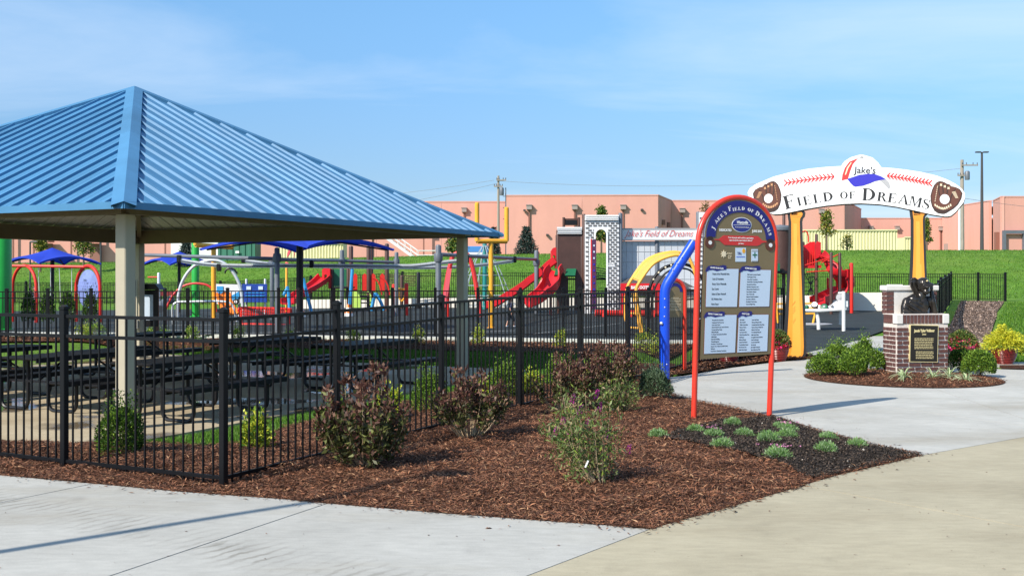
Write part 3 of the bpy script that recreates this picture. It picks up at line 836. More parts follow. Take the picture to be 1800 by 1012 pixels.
    if k == 2:
        bx = MB(); d_ = Vector((-.05, -.13, 0)); bx.box((cpos.x + d_.x, cpos.y + d_.y, .52), (.14, .09, .2)); bx.build('outlet_box', mat('grey_box', (.42, .41, .37), .5), pv, world=True, smooth=False, bevel=.006)
        bx = MB(); bx.tube([(cpos.x + d_.x, cpos.y + d_.y, .62), (cpos.x + d_.x, cpos.y + d_.y, 1.55)], .017); bx.build('conduit', GREYP, pv, world=True)
mb = MB(); mb.lathe([(.24, -.13), (.16, .02), (.05, .05), (0, .05)], (APEX.x, APEX.y, APEX.z - .045), 4, Matrix.Rotation(math.atan2(PD[1], PD[0]) + R(45), 3, 'Z'))
mb.build('peak_cap', ROOFM, pv, world=True, smooth=False)

# notice board with a small roof by the rear column
p = P(263, 500, 25.0); zg = H(p.x, p.y)
kb = thing('notice_board', 'dark notice board with a little pitched roof by the far pavilion column', 'notice board', (p.x, p.y, zg))
mb = MB()
for s in (-1, 1): mb.box((s * .18, 0, .85), (.07, .07, 1.7))
mb.build('post', BROWNP, kb, smooth=False)
mb = MB(); mb.box((0, 0, 1.18), (.42, .10, .86)); mb.build('cabinet', BLKP, kb, smooth=False, bevel=.01)
mb = MB(); mb.box((-.02, -.056, 1.2), (.24, .01, .60)); mb.build('notice', PALE, kb, smooth=False)
mb = MB(); mb.prism([(-.30, 1.62), (.30, 1.62), (.2, 1.76), (-.2, 1.76)], -.2, .2); mb.build('roof', BLKP, kb, smooth=False)

# ------------------------------------------------------------------ picnic tables
pt = thing('picnic_table', 'black coated picnic table nearest the pavilion column, over the puddles', 'picnic table', (0, 0, 0), 0, 'black picnic tables under the pavilion')
def plankset(z, y0, w, L, name):
    mb = MB(); mb.box((0, y0, z), (L, w, .035)); o = mb.build(name, TABLEM, pt, smooth=False, bevel=.012)
    mb = MB()
    for s in (-1, 1): mb.bar((-L / 2 + .01, y0 + s * (w / 2 - .012), z - .03), (L / 2 - .01, y0 + s * (w / 2 - .012), z - .03), .025, .04)
    mb.build('rim', TABLEM, o, smooth=False)
plankset(.755, 0, .76, 2.15, 'tabletop'); plankset(.445, -.72, .27, 2.15, 'bench_seat'); plankset(.445, .72, .27, 2.15, 'bench_seat')
def loop_pts(s, x):                                         # one U of bent tube: table edge, down to the floor, up under the bench
    q = [(x, s * .20, .72), (x, s * .20, .16)]
    for a in np.linspace(0, math.pi / 2, 6): q.append((x, s * (.32 - .12 * math.cos(a)), .14 - .12 * math.sin(a) + .0))
    q.append((x, s * .62, .02))
    for a in np.linspace(0, math.pi / 2, 6): q.append((x, s * (.62 + .12 * math.sin(a)), .14 - .12 * math.cos(a)))
    q.append((x, s * .74, .42))
    return q
for x in (-.72, .72):
    for s in (-1, 1):
        mb = MB(); mb.tube(loop_pts(s, x), .027, 8); mb.build('leg', BLKP, pt)
    mb = MB(); mb.bar((x, -.80, .415), (x, .80, .415), .04, .03); mb.build('cross_bar', BLKP, pt, smooth=False)
    mb = MB(); mb.tube([(x, 0, .42), (x - math.copysign(.5, x), 0, .72)], .016, 6); mb.build('brace', BLKP, pt)
cmap = tree_map(pt)
rzt = math.atan2(PD[1], PD[0])
tabs = [(2.0, .85, None), (2.0, 3.0, 'black picnic table just left of the near column, its far bench in sun'), (2.0, 5.2, 'black picnic table cut by the left edge of the photo, front row'),
        (6.1, .75, 'black picnic table by the right side of the pavilion, beside the burgundy shrub'), (6.0, 2.8, 'black picnic table in the back row, second from the right'),
        (6.2, 6.3, 'black picnic table in the back row under the far corner')]
for i, (u, v, lab) in enumerate(tabs):
    loc = (*pav(u, v), ZS); rz = rzt + random.gauss(0, .03)
    if i == 0: pt.location = loc; pt.rotation_euler = (0, 0, rz)
    else: place_copy(pt, cmap, loc, rz, lab)

# ------------------------------------------------------------------ black metal fences
PICK = MB().box((0, 0, .5), (.0125, .0125, 1)).mesh('picket', BLACK, smooth=False)
def fence(name, label, posts, tops, single, spacing=.1, pw=.052, rail2=.165, group='black metal picket fences', pk=.0145, first=True):
    base = posts[0]
    root = thing(name, label, 'fence', base, 0, group)
    stuff = MB()
    for i, (p, t) in enumerate(zip(posts, tops)):
        if i == 0 and not first: continue
        mb = MB(); mb.box((p.x, p.y, (p.z - .05 + t) / 2), (pw, pw, t - p.z + .05), math.atan2(posts[-1].y - posts[0].y, posts[-1].x - posts[0].x))
        po = mb.build('post', BLACK, root, world=True, smooth=False, bevel=.004)
        cp = MB(); cp.box((p.x, p.y, t + .012), (pw + .012, pw + .012, .024), math.atan2(posts[-1].y - posts[0].y, posts[-1].x - posts[0].x)); cp.box((p.x, p.y, t + .032), (pw, pw, .016), 0, taper=.5)
        cp.build('post_cap', BLACK, po, world=True, smooth=False)
    for i in range(len(posts) - 1):
        a, b, ta, tb = posts[i], posts[i + 1], tops[i], tops[i + 1]
        for off, fix in ((-.055, None), (-.055 - rail2, None), (None, .075)):
            za, zb = (ta + off, tb + off) if fix is None else (a.z + fix, b.z + fix)
            mb = MB(); mb.bar((a.x, a.y, za), (b.x, b.y, zb), .025, .027); mb.build('rail', BLACK, root, world=True, smooth=False)
        d = b - a; n = max(2, int(round(Vector((d.x, d.y)).length / spacing)))
        for j in range(1, n):
            f = j / n; x, y = a.x + d.x * f, a.y + d.y * f
            z0, z1 = a.z + d.z * f + .028, ta + (tb - ta) * f - .058
            if single:
                o = bpy.data.objects.new('picket', PICK); COL.objects.link(o); o.parent = root
                o.location = Vector((x, y, z0)) - base; o.scale = (1, 1, z1 - z0); o.rotation_euler = (0, 0, math.atan2(d.y, d.x))
            else: stuff.box((x, y, (z0 + z1) / 2), (pk, pk, z1 - z0), math.atan2(d.y, d.x))
    if stuff.v:
        o = stuff.build('pickets', BLACK, root, world=True, smooth=False); o['kind'] = 'stuff'
    return root
F0 = Vector((-2.2, 8.07, 0)); fd = Vector((PD[0], PD[1], 0)); fe = Vector((PE[0], PE[1], 0))
tl = [0, 1.46, 3.30, 5.17, 7.05, 8.92, 10.79, 12.65]
posts = [F0 + fd * t for t in tl] + [Vector((*G2(1300, 634), 0)), Vector((*G2(1378, 626.5), 0))]
tops = [1.335 + min(.10, t * .017) for t in tl] + [1.44, 1.44]
fence('garden_fence', 'black picket fence running back from the front corner post past the shrubs', posts, tops, True)
lp = [F0, F0 + fe * 1.715, F0 + fe * 3.57, F0 + fe * 5.42, F0 + fe * 7.27]
fence('front_fence', 'black picket fence along the grey walk at lower left', [lp[0] + fe * .002] + lp[1:], [1.333, 1.335, 1.335, 1.335, 1.335], True, first=False)
mids = [-60, 12, 84, 160, 235, 290, 330, 400, 490, 587, 690, 765, 840, 915, 990, 1065, 1140, 1228]
mp = [P(px, 488, 27.9) for px in mids]
for p in mp: p.z = H(p.x, p.y)
fence('playground_fence', 'black picket fence crossing between the lawn and the playground', mp, [p.z + 1.27 for p in mp], False, .105, .075)
bk = [(-45, 70.5), (-38, 69), (-31, 67.5), (-24, 66), (-17.5, 63.5), (-11.5, 60.5), (-6, 58), (-1, 57.2), (4, 56.4), (9, 55.6), (14, 54.7), (17.0, 54.1), (20.6, 53.2), (23.0, 52.2), (24.1, 51.7)]
bp2 = [Vector((x, y, H(x, y))) for x, y in bk]
fence('back_fence', 'black picket fence at the foot of the grassy bank behind the playground', bp2, [p.z + 1.35 for p in bp2], False, .105, .11, pk=.026)
dg_ = [Vector((x, y, H(x, y))) for x, y in ((21.75, 52.4), (19.4, 47), (17.2, 42), (15.0, 37), (12.9, 32), (11.0, 27.5), (9.3, 23.4), (8.0, 20.4))]
fence('side_fence', 'black picket fence running diagonally behind the brick pedestal', dg_, [p.z + 1.38 for p in dg_], False, .10, .09, pk=.024)
# low cream wall at the back of the playground
wl_ = [G(1566, 547), G(1495, 546), G(1400, 543), G(1200, 541), G(980, 541), G(760, 541), G(520, 543)]
wz = [zpx(514, wl_[0].y), zpx(514.5, wl_[1].y), zpx(519, wl_[2].y), zpx(521, wl_[3].y), zpx(523, wl_[4].y), zpx(524, wl_[5].y), zpx(527, wl_[6].y)]
rw = thing('retaining_wall', 'low cream retaining wall along the back edge of the playground', 'wall', wl_[0])
for i in range(6):
    a, b = wl_[i], wl_[i + 1]; d = (b - a).normalized()
    mb = MB(); q = [a + d * .01, b - d * .01]; n = Vector((-d.y, d.x, 0)) * -.25
    vs = [Vector((p.x, p.y, p.z - .05)) for p in q] + [Vector((q[1].x, q[1].y, wz[i + 1])), Vector((q[0].x, q[0].y, wz[i]))]
    mb.add(vs + [v + n for v in vs], [(0, 1, 2, 3), (7, 6, 5, 4), (0, 4, 5, 1), (1, 5, 6, 2), (2, 6, 7, 3), (3, 7, 4, 0)])
    mb.build('wall_panel', LIMEWALL, rw, world=True, smooth=False)

# ------------------------------------------------------------------ buildings on the bank
def wall_run(root, a, b, z0, z1, m, panel=8.5, th=.35):
    """precast panels along a straight wall, each its own part"""
    a, b = Vector((*a, 0)), Vector((*b, 0)); d = b - a; n = max(1, round(d.length / panel)); u = d.normalized(); nn = Vector((-u.y, u.x, 0)) * th
    for i in range(n):
        p, q = a + d * (i / n) + u * .012, a + d * ((i + 1) / n) - u * .012
        mb = MB(); vs = [Vector((p.x, p.y, z0)), Vector((q.x, q.y, z0)), Vector((q.x, q.y, z1)), Vector((p.x, p.y, z1))]
        mb.add(vs + [v + nn for v in vs], [(0, 1, 2, 3), (7, 6, 5, 4), (0, 4, 5, 1), (1, 5, 6, 2), (2, 6, 7, 3), (3, 7, 4, 0)])
        mb.build('wall_panel', m, root, world=True, smooth=False)
    mb = MB(); mb.bar(a + nn * .5 + Vector((0, 0, z1 + .06)), b + nn * .5 + Vector((0, 0, z1 + .06)), th + .1, .14); mb.build('coping', SALMON, root, world=True, smooth=False)
def wx(px, Y): return ((px - 900) / F * Y, Y)
bd = thing('store_building', 'long salmon coloured flat roofed building behind the grassy bank', 'building', (17, 140, 3.0))
ZB, ZT = 2.2, 11.22
runs = [((-100, 134), wx(890, 135)), (wx(890, 124.8), wx(1157, 124.2)), (wx(1157, 124.2), wx(1180, 133)), (wx(1180, 133), wx(1484, 133)), ((41.8, 133), (49.5, 150)),
        (wx(1490, 150), wx(1752, 150)), (wx(1745.5, 135), wx(1760, 128)), (wx(1760, 128), (95, 128)), ((-.67, 134.6), (-.67, 125.2)), ((60.9, 149.8), (60.9, 135.1))]
for i, (a, b) in enumerate(runs): wall_run(bd, a, b, ZB, {5: 9.95}.get(i, ZT + (.12 if i in (6, 7, 9) else 0)), SALMON)
def roof_lid(poly, z):
    mb = MB(); mb.slab(poly, z - .3, z); mb.build('roof', LAMPG, bd, world=True, smooth=False)
roof_lid([(-100, 135), (-1, 136), (-.3, 126), (17, 125), (20, 134), (41, 134), (48, 160), (-100, 160)], ZT - .4)
roof_lid([(50, 151), (60.5, 151), (60.5, 170), (50, 170)], 9.4); roof_lid([(61.6, 136), (61.6, 129), (95, 129), (95, 150), (61.6, 149)], ZT - .5)
def wall_lamp(px, Y, ytop, ybot, w=.55):
    x = (px - 900) / F * Y; zt, zb = zpx(ytop, Y), zpx(ybot, Y)
    mb = MB(); mb.box((x, Y - .25, zt - .25), (w, .5, .5)); mb.box((x, Y - .28, zt + .03), (w + .12, .6, .07)); mb.build('scupper_box', LAMPG, bd, world=True, smooth=False)
    mb = MB(); mb.bar((x, Y - .12, zt - .5), (x, Y - .12, zb), .17, .17); mb.build('downspout', SALMOND, bd, world=True, smooth=False)
for px, Y, yt, yb in ((816, 135, 366, 452), (930, 124.7, 361, 452), (1010, 124.5, 361, 452), (1095, 124.4, 361, 452), (1199, 133, 367, 450), (1443, 133, 368, 410), (1530, 150, 398, 404), (1576, 150, 398, 402), (1653, 150, 399, 450), (1711, 150, 399, 450),
                      (24, 134, 380, 470), (60, 134, 380, 470), (126, 134, 380, 470), (177, 134, 380, 470), (232, 134, 380, 470), (291, 134, 380, 470), (745, 134, 392, 458)):
    wall_lamp(px, Y, yt, yb, .62 if Y < 140 else .55)
for px, Y, yy in ((84, 134, 424), (167, 134, 424)):          # canopies over doors
    x = (px - 900) / F * Y; mb = MB(); mb.box((x, Y - .9, zpx(yy, Y)), (1.7, 1.8, .28)); mb.build('door_canopy', SALMOND, bd, world=True, smooth=False)
    mb = MB(); mb.box((x, Y - .01, zpx(446, Y)), (1.3, .1, 2.6)); mb.build('door', SALMOND, bd, world=True, smooth=False)
for px, Y, yy in ((922, 124.6, 370), (1128, 124.3, 369), (962, 124.6, 413)):
    mb = MB(); p = P(px, yy, Y); mb.box((p.x, p.y - .2, p.z), (.28, .4, .22)); mb.build('security_light', DKPOLE, bd, world=True, smooth=False)
for px, yy in ((1164, 391), (1173, 395)):
    mb = MB(); p = P(px, yy, 124.2 + (px - 1157) / 23 * 8.8); mb.box((p.x + .15, p.y - .2, p.z), (.35, .4, .6)); mb.build('vent', SALMOND, bd, world=True, smooth=False)
# door, cabinets, loading dock
for nm, px0, px1, y0, y1, Y, m in (('door', 1675, 1685, 425, 441, 149.9, DKPOLE), ('cabinet', 1660, 1673, 428, 441, 148, LAMPG), ('cabinet', 1700, 1708, 431, 441, 147, WHITEP), ('pipe_gate', 1719, 1745, 406, 409, 146, SALMOND), ('roof_unit', 1737, 1744, 386, 394, 149.5, WHITEP),
                                   ('dock_frame', 1763, 1806, 405, 411, 127.4, GREYP), ('dock_frame', 1763, 1767, 411, 445, 127.4, GREYP), ('dock_frame', 1798, 1806, 411, 445, 127.4, GREYP), ('dock_door', 1767, 1798, 412, 445, 127.9, SALMON), ('recess', 1749, 1757, 408, 445, 129.6, SALMOND)):
    a, b = P(px0, y0, Y), P(px1, y1, Y); mb = MB(); mb.box(((a.x + b.x) / 2, Y, (a.z + b.z) / 2), (b.x - a.x, .5, a.z - b.z)); mb.build(nm, m, bd, world=True, smooth=False)
mb = MB()
for px in (1719, 1731, 1744): p = P(px, 408, 146); mb.bar((p.x, 146, p.z), (p.x, 146, 2.4), .12)
mb.build('gate_posts', SALMOND, bd, world=True, smooth=False)

ww = thing('annexe_building', 'white rendered block under the pavilion eave, left of the green container', 'building', P(342, 470, 112))
wall_run(ww, wx(300, 112), wx(392, 112), 2.2, 7.4, WHITEW, 3.0, 4.0)

def corrugated(name, label, px0, px1, Y, ytop, m, cat, th=2.4, pitch_=.28, dy=0.0):
    a, b = P(px0, ytop, Y), P(px1, ytop, Y + dy); n = max(3, round((b - a).length / pitch_)); z1, z0 = a.z, 2.2
    root = thing(name, label, cat, (a.x, a.y, z0)); pts = []
    for i in range(n):
        for f, o in ((0, 0), (.38, 0), (.5, .08), (.88, .08)): t = (i + f) / n; pts.append((a.x + (b.x - a.x) * t, a.y + (b.y - a.y) * t + o))
    pts.append((b.x, b.y))
    mb = MB(); mb.ribbon([Vector((x, y, z0)) for x, y in pts], [Vector((x, y, z1)) for x, y in pts]); mb.build('ribbed_side', m, root, world=True, smooth=False)
    mb = MB(); mb.slab([(a.x, a.y + .09), (b.x, b.y + .09), (b.x, b.y + th), (a.x, a.y + th)], z0, z1 - .02); mb.build('body', m, root, world=True, smooth=False)
    mb = MB(); mb.bar((a.x, a.y - .02, z1), (b.x, b.y - .02, z1), .12, .12); mb.build('top_rail', m, root, world=True, smooth=False)
    return root
corrugated('shipping_container', 'long cream corrugated container between the two bats', 1330, 1577, 98, 404.5, CREAMW, 'container')
corrugated('shipping_container', 'small cream corrugated container just left of the right bat', 1590, 1603, 104, 417, CREAMW, 'container')
corrugated('shipping_container', 'cream corrugated container behind the big blue shade', 488, 603, 98, 428, CREAMW, 'container')
gc = corrugated('storage_container', 'dark green container with a small white mark, behind the yellow goal bar', 383, 448, 100, 424, GREENW, 'container', pitch_=.6)
mb = MB(); a = P(417, 443, 99.9); mb.box((a.x, a.y, a.z), (.34, .02, .22)); mb.build('mark', PRWHITE, gc, world=True, smooth=False)
a = P(841, 440, 96)
sh = thing('blue_trailer', 'blue and white trailer half hidden behind the second goal post', 'trailer', (a.x, 96, 3.2))
mb = MB(); mb.box((0, 0, .95), (2.3, 2, .55)); mb.build('upper_body', mat('trailer_blue', (.06, .22, .55), .5), sh, smooth=False, bevel=.05)
mb = MB(); mb.box((0, 0, .45), (2.3, 2, .44)); mb.build('lower_body', WHITEP, sh, smooth=False, bevel=.05)
# outside stair
a = P(700, 440, 118)
st = thing('outdoor_stair', 'pale steel stair with pipe handrails against the salmon wall', 'stair', (a.x, a.y, 3.0))
mb = MB()
for i in range(14): mb.box((-2.6 + i * .36, 0, 4.0 - i * .25), (.36, 1.4, .06))
mb.build('treads', GREYP, st, smooth=False)
for y in (-.75, .75):
    mb = MB(); mb.bar((-2.8, y, 4.1), (2.2, y, .6), .12, .3); mb.build('stringer', WHITEP, st, smooth=False)
    mb = MB()
    for o in (.5, 1.0): mb.tube([(-3.6, y, 4.1 + o), (-2.8, y, 4.1 + o), (2.2, y, .6 + o), (4.4, y, .6 + o)], .045, 6)
    for i in range(8): mb.tube([(-2.8 + i * .71, y, 4.1 - i * .5), (-2.8 + i * .71, y, 5.1 - i * .5)], .03, 5)
    mb.build('handrail', WHITEP, st)
mb = MB(); mb.box((-4.4, 0, 2.2), (3.2, 2, 3.9)); mb.build('landing_wall', SALMON, st, smooth=False)
mb = MB(); mb.prism([(2.6, 3.4), (7.2, 3.4), (7.2, 3.7), (2.6, 3.7)], -1, 1); mb.build('canopy', LAMPG, st, smooth=False)

# ------------------------------------------------------------------ poles and cables
def tube_thing(name, label, cat, base, parts_, group=None):
    t = thing(name, label, cat, base, 0, group)
    for nm, pts, r, m in parts_: mb = MB(); mb.tube(pts, r, 8); mb.build(nm, m, t, world=True)
    return t
def upole(px, Y, ytop, r, label, arms, lab2=None):
    a = P(px, ytop, Y); zb = 2.6
    t = tube_thing('utility_pole', label, 'utility pole', (a.x, Y, zb), [('pole', [(a.x, Y, zb), (a.x, Y, a.z)], [r, r * .62], WOOD)])
    for yy, w, off in arms:
        b = P(px, yy, Y); mb = MB(); mb.bar((b.x - w / 2 + off, Y - r, b.z), (b.x + w / 2 + off, Y - r, b.z), .1, .12); arm = mb.build('crossarm', WOOD, t, world=True, smooth=False)
        mb = MB()
        for f in (-.45, -.2, .2, .45): mb.lathe([(.03, 0), (.06, .04), (.035, .09), (.06, .13), (.02, .2)], (b.x + off + f * w, Y - r, b.z + .06), 6)
        mb.build('insulators', GREYP, arm, world=True)
    b = P(px, ytop + 28, Y); mb = MB(); mb.lathe([(.2, 0), (.22, .1), (.22, .7), (.15, .8), (0, .82)], (b.x + .35, Y - .3, b.z - .4), 10); mb.build('transformer', GREYP, t, world=True)
    return t
upole(876, 108, 309, .17, 'weathered wooden utility pole behind the second goal post', [(317, 1.0, .3), (328, .9, 0)])
upole(1691, 96, 281, .24, 'wooden utility pole rising behind the right baseball glove', [(291, 1.5, .6), (309, .8, -.1)])
a = P(1686.5, 365, 92); tube_thing('white_pole', 'slim white pole beside the right utility pole', 'pole', (a.x, 92, 2.6), [('shaft', [(a.x, 92, 2.6), (a.x, 92, a.z)], .10, WHITEP)])
a = P(1726, 268, 88); lp_ = tube_thing('lot_light', 'tall dark parking lot light pole at the right', 'light pole', (a.x, 88, 2.6), [('shaft', [(a.x, 88, 2.6), (a.x, 88, 5), (a.x, 88, a.z)], [.17, .15, .09], DKPOLE), ('arm', [(a.x - .35, 88, a.z), (a.x + .35, 88, a.z)], .04, DKPOLE)])
for s in (-1, 1): mb = MB(); mb.box((a.x + s * .32, 88, a.z + .02), (.42, .3, .1)); mb.build('lamp_head', DKPOLE, lp_, world=True, smooth=False, bevel=.02)
a = P(889, 330, 108.5); tube_thing('mast', 'slender grey mast beside the wooden pole behind the goal post', 'mast', (a.x, 108.5, 2.6), [('shaft', [(a.x, 108.5, 2.6), (a.x, 108.5, a.z)], .05, GREYP)] + [('rung', [(a.x - .3, 108.5, zpx(y, 108.5)), (a.x + .3, 108.5, zpx(y, 108.5))], .03, GREYP) for y in (345, 365, 385)])
a = P(53, 425, 62); tube_thing('yard_light', 'thin black yard light with a short arm behind the left shade', 'light pole', (a.x, 62, H(a.x, 62)), [('shaft', [(a.x, 62, H(a.x, 62)), (a.x, 62, a.z)], .05, DKPOLE), ('arm', [(a.x, 62, a.z), (a.x + .4, 62, a.z)], .06, DKPOLE)])
a = P(177, 417, 60); tube_thing('yard_light', 'thin black pole just left of the near pavilion column', 'light pole', (a.x, 60, H(a.x, 60)), [('shaft', [(a.x, 60, H(a.x, 60)), (a.x, 60, a.z + .8)], .055, DKPOLE)])
def cable(name, label, a, b, sag):
    a, b = Vector(a), Vector(b); pts = [a.lerp(b, t) - Vector((0, 0, sag * 4 * t * (1 - t))) for t in np.linspace(0, 1, 17)]
    mb = MB(); mb.tube(pts, .018, 5); mb.top(name, WIRE, label, 'cable', a)
cable('power_cable', 'upper overhead cable running left from the wooden pole behind the goal', P(868, 317, 108), P(300, 352, 125), 1.0)
cable('power_cable', 'lower overhead cable running left from the wooden pole behind the goal', P(876, 322, 108), P(300, 384, 116), 1.2)
cable('power_cable', 'overhead cable between the two wooden poles', P(876, 318, 108), P(1691, 296, 96), 1.0)
cable('power_cable', 'overhead cable leaving the right wooden pole', P(1691, 348, 96), P(2100, 372, 108), .6)
a = Vector((-6.0, 3.43, 0)); t = tube_thing('path_light', 'slim dark path light standing left of the view, its shadow on the walk', 'light pole', a, [('shaft', [a, a + Vector((0, 0, 5.9))], [.05, .04], DKPOLE)])
mb = MB(); mb.lathe([(.05, 5.9), (.16, 5.98), (.16, 6.05), (.0, 6.1)], a, 12); mb.build('lamp_head', DKPOLE, t, world=True)
# ------------------------------------------------------------------ playground
def pts_(q, Y):
    return [P(a, b, Y if not isinstance(Y, (list, tuple)) else Y[i]) for i, (a, b) in enumerate(q)]
def smoothline(pts, n=4):
    pts = [Vector(p) for p in pts]; out = []
    for i in range(len(pts) - 1):
        p0, p1, p2, p3 = pts[max(i - 1, 0)], pts[i], pts[i + 1], pts[min(i + 2, len(pts) - 1)]
        for k in range(n):
            t = k / n
            out.append(.5 * ((2 * p1) + (p2 - p0) * t + (2 * p0 - 5 * p1 + 4 * p2 - p3) * t * t + (3 * p1 - p0 - 3 * p2 + p3) * t ** 3))
    return out + [pts[-1]]
def T(root, name, q, Y, r, m, curve=0, n=8):
    p = pts_(q, Y)
    if curve: p = smoothline(p, curve)
    mb = MB(); mb.tube(p, r, n); return mb.build(name, m, root, world=True)
def panel(root, name, q, Y, th, m, bevel=0.0):
    mb = MB(); mb.prism([((a - 900) / F * Y, zpx(b, Y)) for a, b in q], Y, Y + th); return mb.build(name, m, root, world=True, smooth=False, bevel=bevel)
def rect(a, b, c, d): return [(a, b), (c, b), (c, d), (a, d)]
def at(px, Y): x = (px - 900) / F * Y; return Vector((x, Y, H(x, Y)))
def up(root, name, px, Y, ytop, r, m, cap=True, ybase=None):
    b = at(px, Y); z = zpx(ytop, Y); mb = MB()
    mb.lathe([(r, b.z - .02), (r, z - r * .6), (r * .85, z - r * .2), (r * .4, z), (0, z + .002)], (b.x, Y, 0), 12)
    return mb.build(name, m, root, world=True)
def trough(root, name, q, Y, w, d, m, curve=3, wall=.05):
    """open slide bed swept along a path"""
    p = smoothline(pts_(q, Y), curve); k = len(p); rows = []
    for i in range(k):
        t = (p[min(i + 1, k - 1)] - p[max(i - 1, 0)]).normalized(); s = Vector((0, 0, 1)).cross(t); s = s.normalized() if s.length > .05 else Vector((0, 1, 0))
        u = t.cross(s).normalized(); u = u if u.z > 0 else -u
        sec = [(-w / 2 - wall, d), (-w / 2 - wall, 0), (-w / 2 + .05, -wall), (w / 2 - .05, -wall), (w / 2 + wall, 0), (w / 2 + wall, d), (w / 2, d), (w / 2 - .02, .05), (w / 2 - .1, 0), (-w / 2 + .1, 0), (-w / 2 + .02, .05), (-w / 2, d)]
        rows.append([p[i] + s * a + u * b for a, b in sec])
    mb = MB(); n = len(rows[0]); vs = [v for r_ in rows for v in r_]
    fs = [(i * n + j, i * n + (j + 1) % n, (i + 1) * n + (j + 1) % n, (i + 1) * n + j) for i in range(k - 1) for j in range(n)] + [tuple(range(n))[::-1], tuple((k - 1) * n + j for j in range(n))]
    mb.add(vs, fs)
    bm = mb.build(name, m, root, world=True, sharp=60); return bm

# shade canopies
def shade(label, c, zt, zc, offs, r, bulge=.05):
    g = H(*c); t = thing('shade_canopy', label, 'shade canopy', (*c, g), 0, 'blue fabric shades over the playground')
    mb = MB(); mb.lathe([(r, g - .02), (r, zt - .05), (0, zt - .04)], (*c, 0), 10); mb.build('pole', BLKP, t, world=True)
    A = Vector((*c, zt)); cn = [Vector((c[0] + a, c[1] + b, zc)) for a, b in offs]; mb = MB(); n, k = 10, 8
    for i in range(4):
        p, q = cn[i], cn[(i + 1) % 4]; vs = []
        for a in range(k + 1):
            f = a / k
            for b in range(n + 1):
                s = b / n; e = p.lerp(q, s); sag = 4 * s * (1 - s)
                e = e.lerp(A, .0) + (Vector((*c, zc)) - e) * bulge * sag + Vector((0, 0, .24 * sag))
                v = A.lerp(e, f); v.z -= (zt - zc) * .22 * f * (1 - f) * (1 + sag * .3); vs.append(v)
        m_ = n + 1; mb.add(vs, [(a * m_ + b, a * m_ + b + 1, (a + 1) * m_ + b + 1, (a + 1) * m_ + b) for a in range(k) for b in range(n)])
    mb.build('canopy', CANVAS, t, world=True, sharp=25)
    mb = MB()
    for i in range(4):
        p, q = cn[i], cn[(i + 1) % 4]; E_ = []
        for b in range(n + 1): s = b / n; e = p.lerp(q, s); sag = 4 * s * (1 - s); E_.append(e + (Vector((*c, zc)) - e) * bulge * sag + Vector((0, 0, .24 * sag)))
        mb.ribbon(E_, [v - Vector((0, 0, .07)) for v in E_])
    mb.build('hem', CANVAS, t, world=True, smooth=False)
    for v in cn:
        mb = MB(); mb.ball(v - Vector((0, 0, .03)), .035, 8); mb.build('corner_fitting', CANVAS, t, world=True)
        mb = MB(); mb.tube([A - Vector((0, 0, .08)), v.lerp(A, .06) - Vector((0, 0, .07))], .025, 6); mb.build('strut', DKPOLE, t, world=True)
    return t
ca = ((92 - 900) / F * 41, 41)
shade('blue peaked fabric shade over the red swing set', ca, 2.76, 2.17, [(-1.75, -.3), (.26, -1.7), (1.75, .3), (-.26, 1.7)], .075)
cb = ((315 - 900) / F * 45, 45)
shade('blue peaked fabric shade just left of the green foul pole', cb, 2.72, 2.16, [(-1.5, -.35), (.1, -1.5), (1.5, .35), (-.1, 1.5)], .07)
cc_ = ((527 - 900) / F * 30, 30)
shade('largest blue fabric shade, right behind the pavilion eave, on a thick dark pole', cc_, 2.86, 2.43, [(-2.75, -.2), (.72, -2.5), (2.62, .25), (-.6, 2.5)], .10)
# green foul poles, yellow goals
for px, Y, r, lab, zt in ((2, 32, .30, 'thick green pole at the left edge of the photo', 3.7), (343.5, 39.7, .14, 'green pole beside the yellow goal post on the left', 4.1)):
    b = at(px, Y); t = thing('foul_pole', lab, 'pole', b, 0, 'green poles'); mb = MB(); mb.lathe([(r, 0), (r, zt), (r * .7, zt + r * .5), (0, zt + r * .7)], (0, 0, 0), 20); mb.build('shaft', GREENP, t)
    mb = MB(); mb.lathe([(r + .06, 0), (r + .06, .03), (r + .005, .05)], (0, 0, 0), 20); mb.build('base_flange', GREENP, t)
def goal(label, px, Y, ybar, ends, tops, r):
    b = at(px, Y); t = thing('goal_post', label, 'goal post', b, 0, 'yellow goal posts'); zb = zpx(ybar, Y)
    mb = MB(); mb.tube([b, (b.x, Y, zb)], r, 12); mb.build('post', YEL, t, world=True)
    A, B = [P(p, ybar + o, Y + dy) for p, o, dy in ends]; mb = MB(); mb.tube([A, B], r, 12); mb.build('crossbar', YEL, t, world=True)
    for e, tp in zip((A, B), tops): mb = MB(); z = zpx(tp, e.y); mb.lathe([(r * .95, e.z), (r * .95, z - .03), (r * .6, z), (0, z)], (e.x, e.y, 0), 12); mb.build('upright', YEL, t, world=True)
    mb = MB(); mb.lathe([(r + .05, 0), (r + .05, .02), (r, .03)], b, 12); mb.build('base_flange', YEL, t, world=True)
goal('yellow goal post standing clear at the right end of the pavilion roof', 863, 31.5, 424, ((838.5, 0, -.25), (890.5, 0, .25)), (356, 364), .073)
goal('yellow goal post beside the left green pole, cut by the pavilion eave', 375.5, 37.7, 433, ((344, -2.5, -.6), (408, 1.5, .6)), (392, 395), .085)
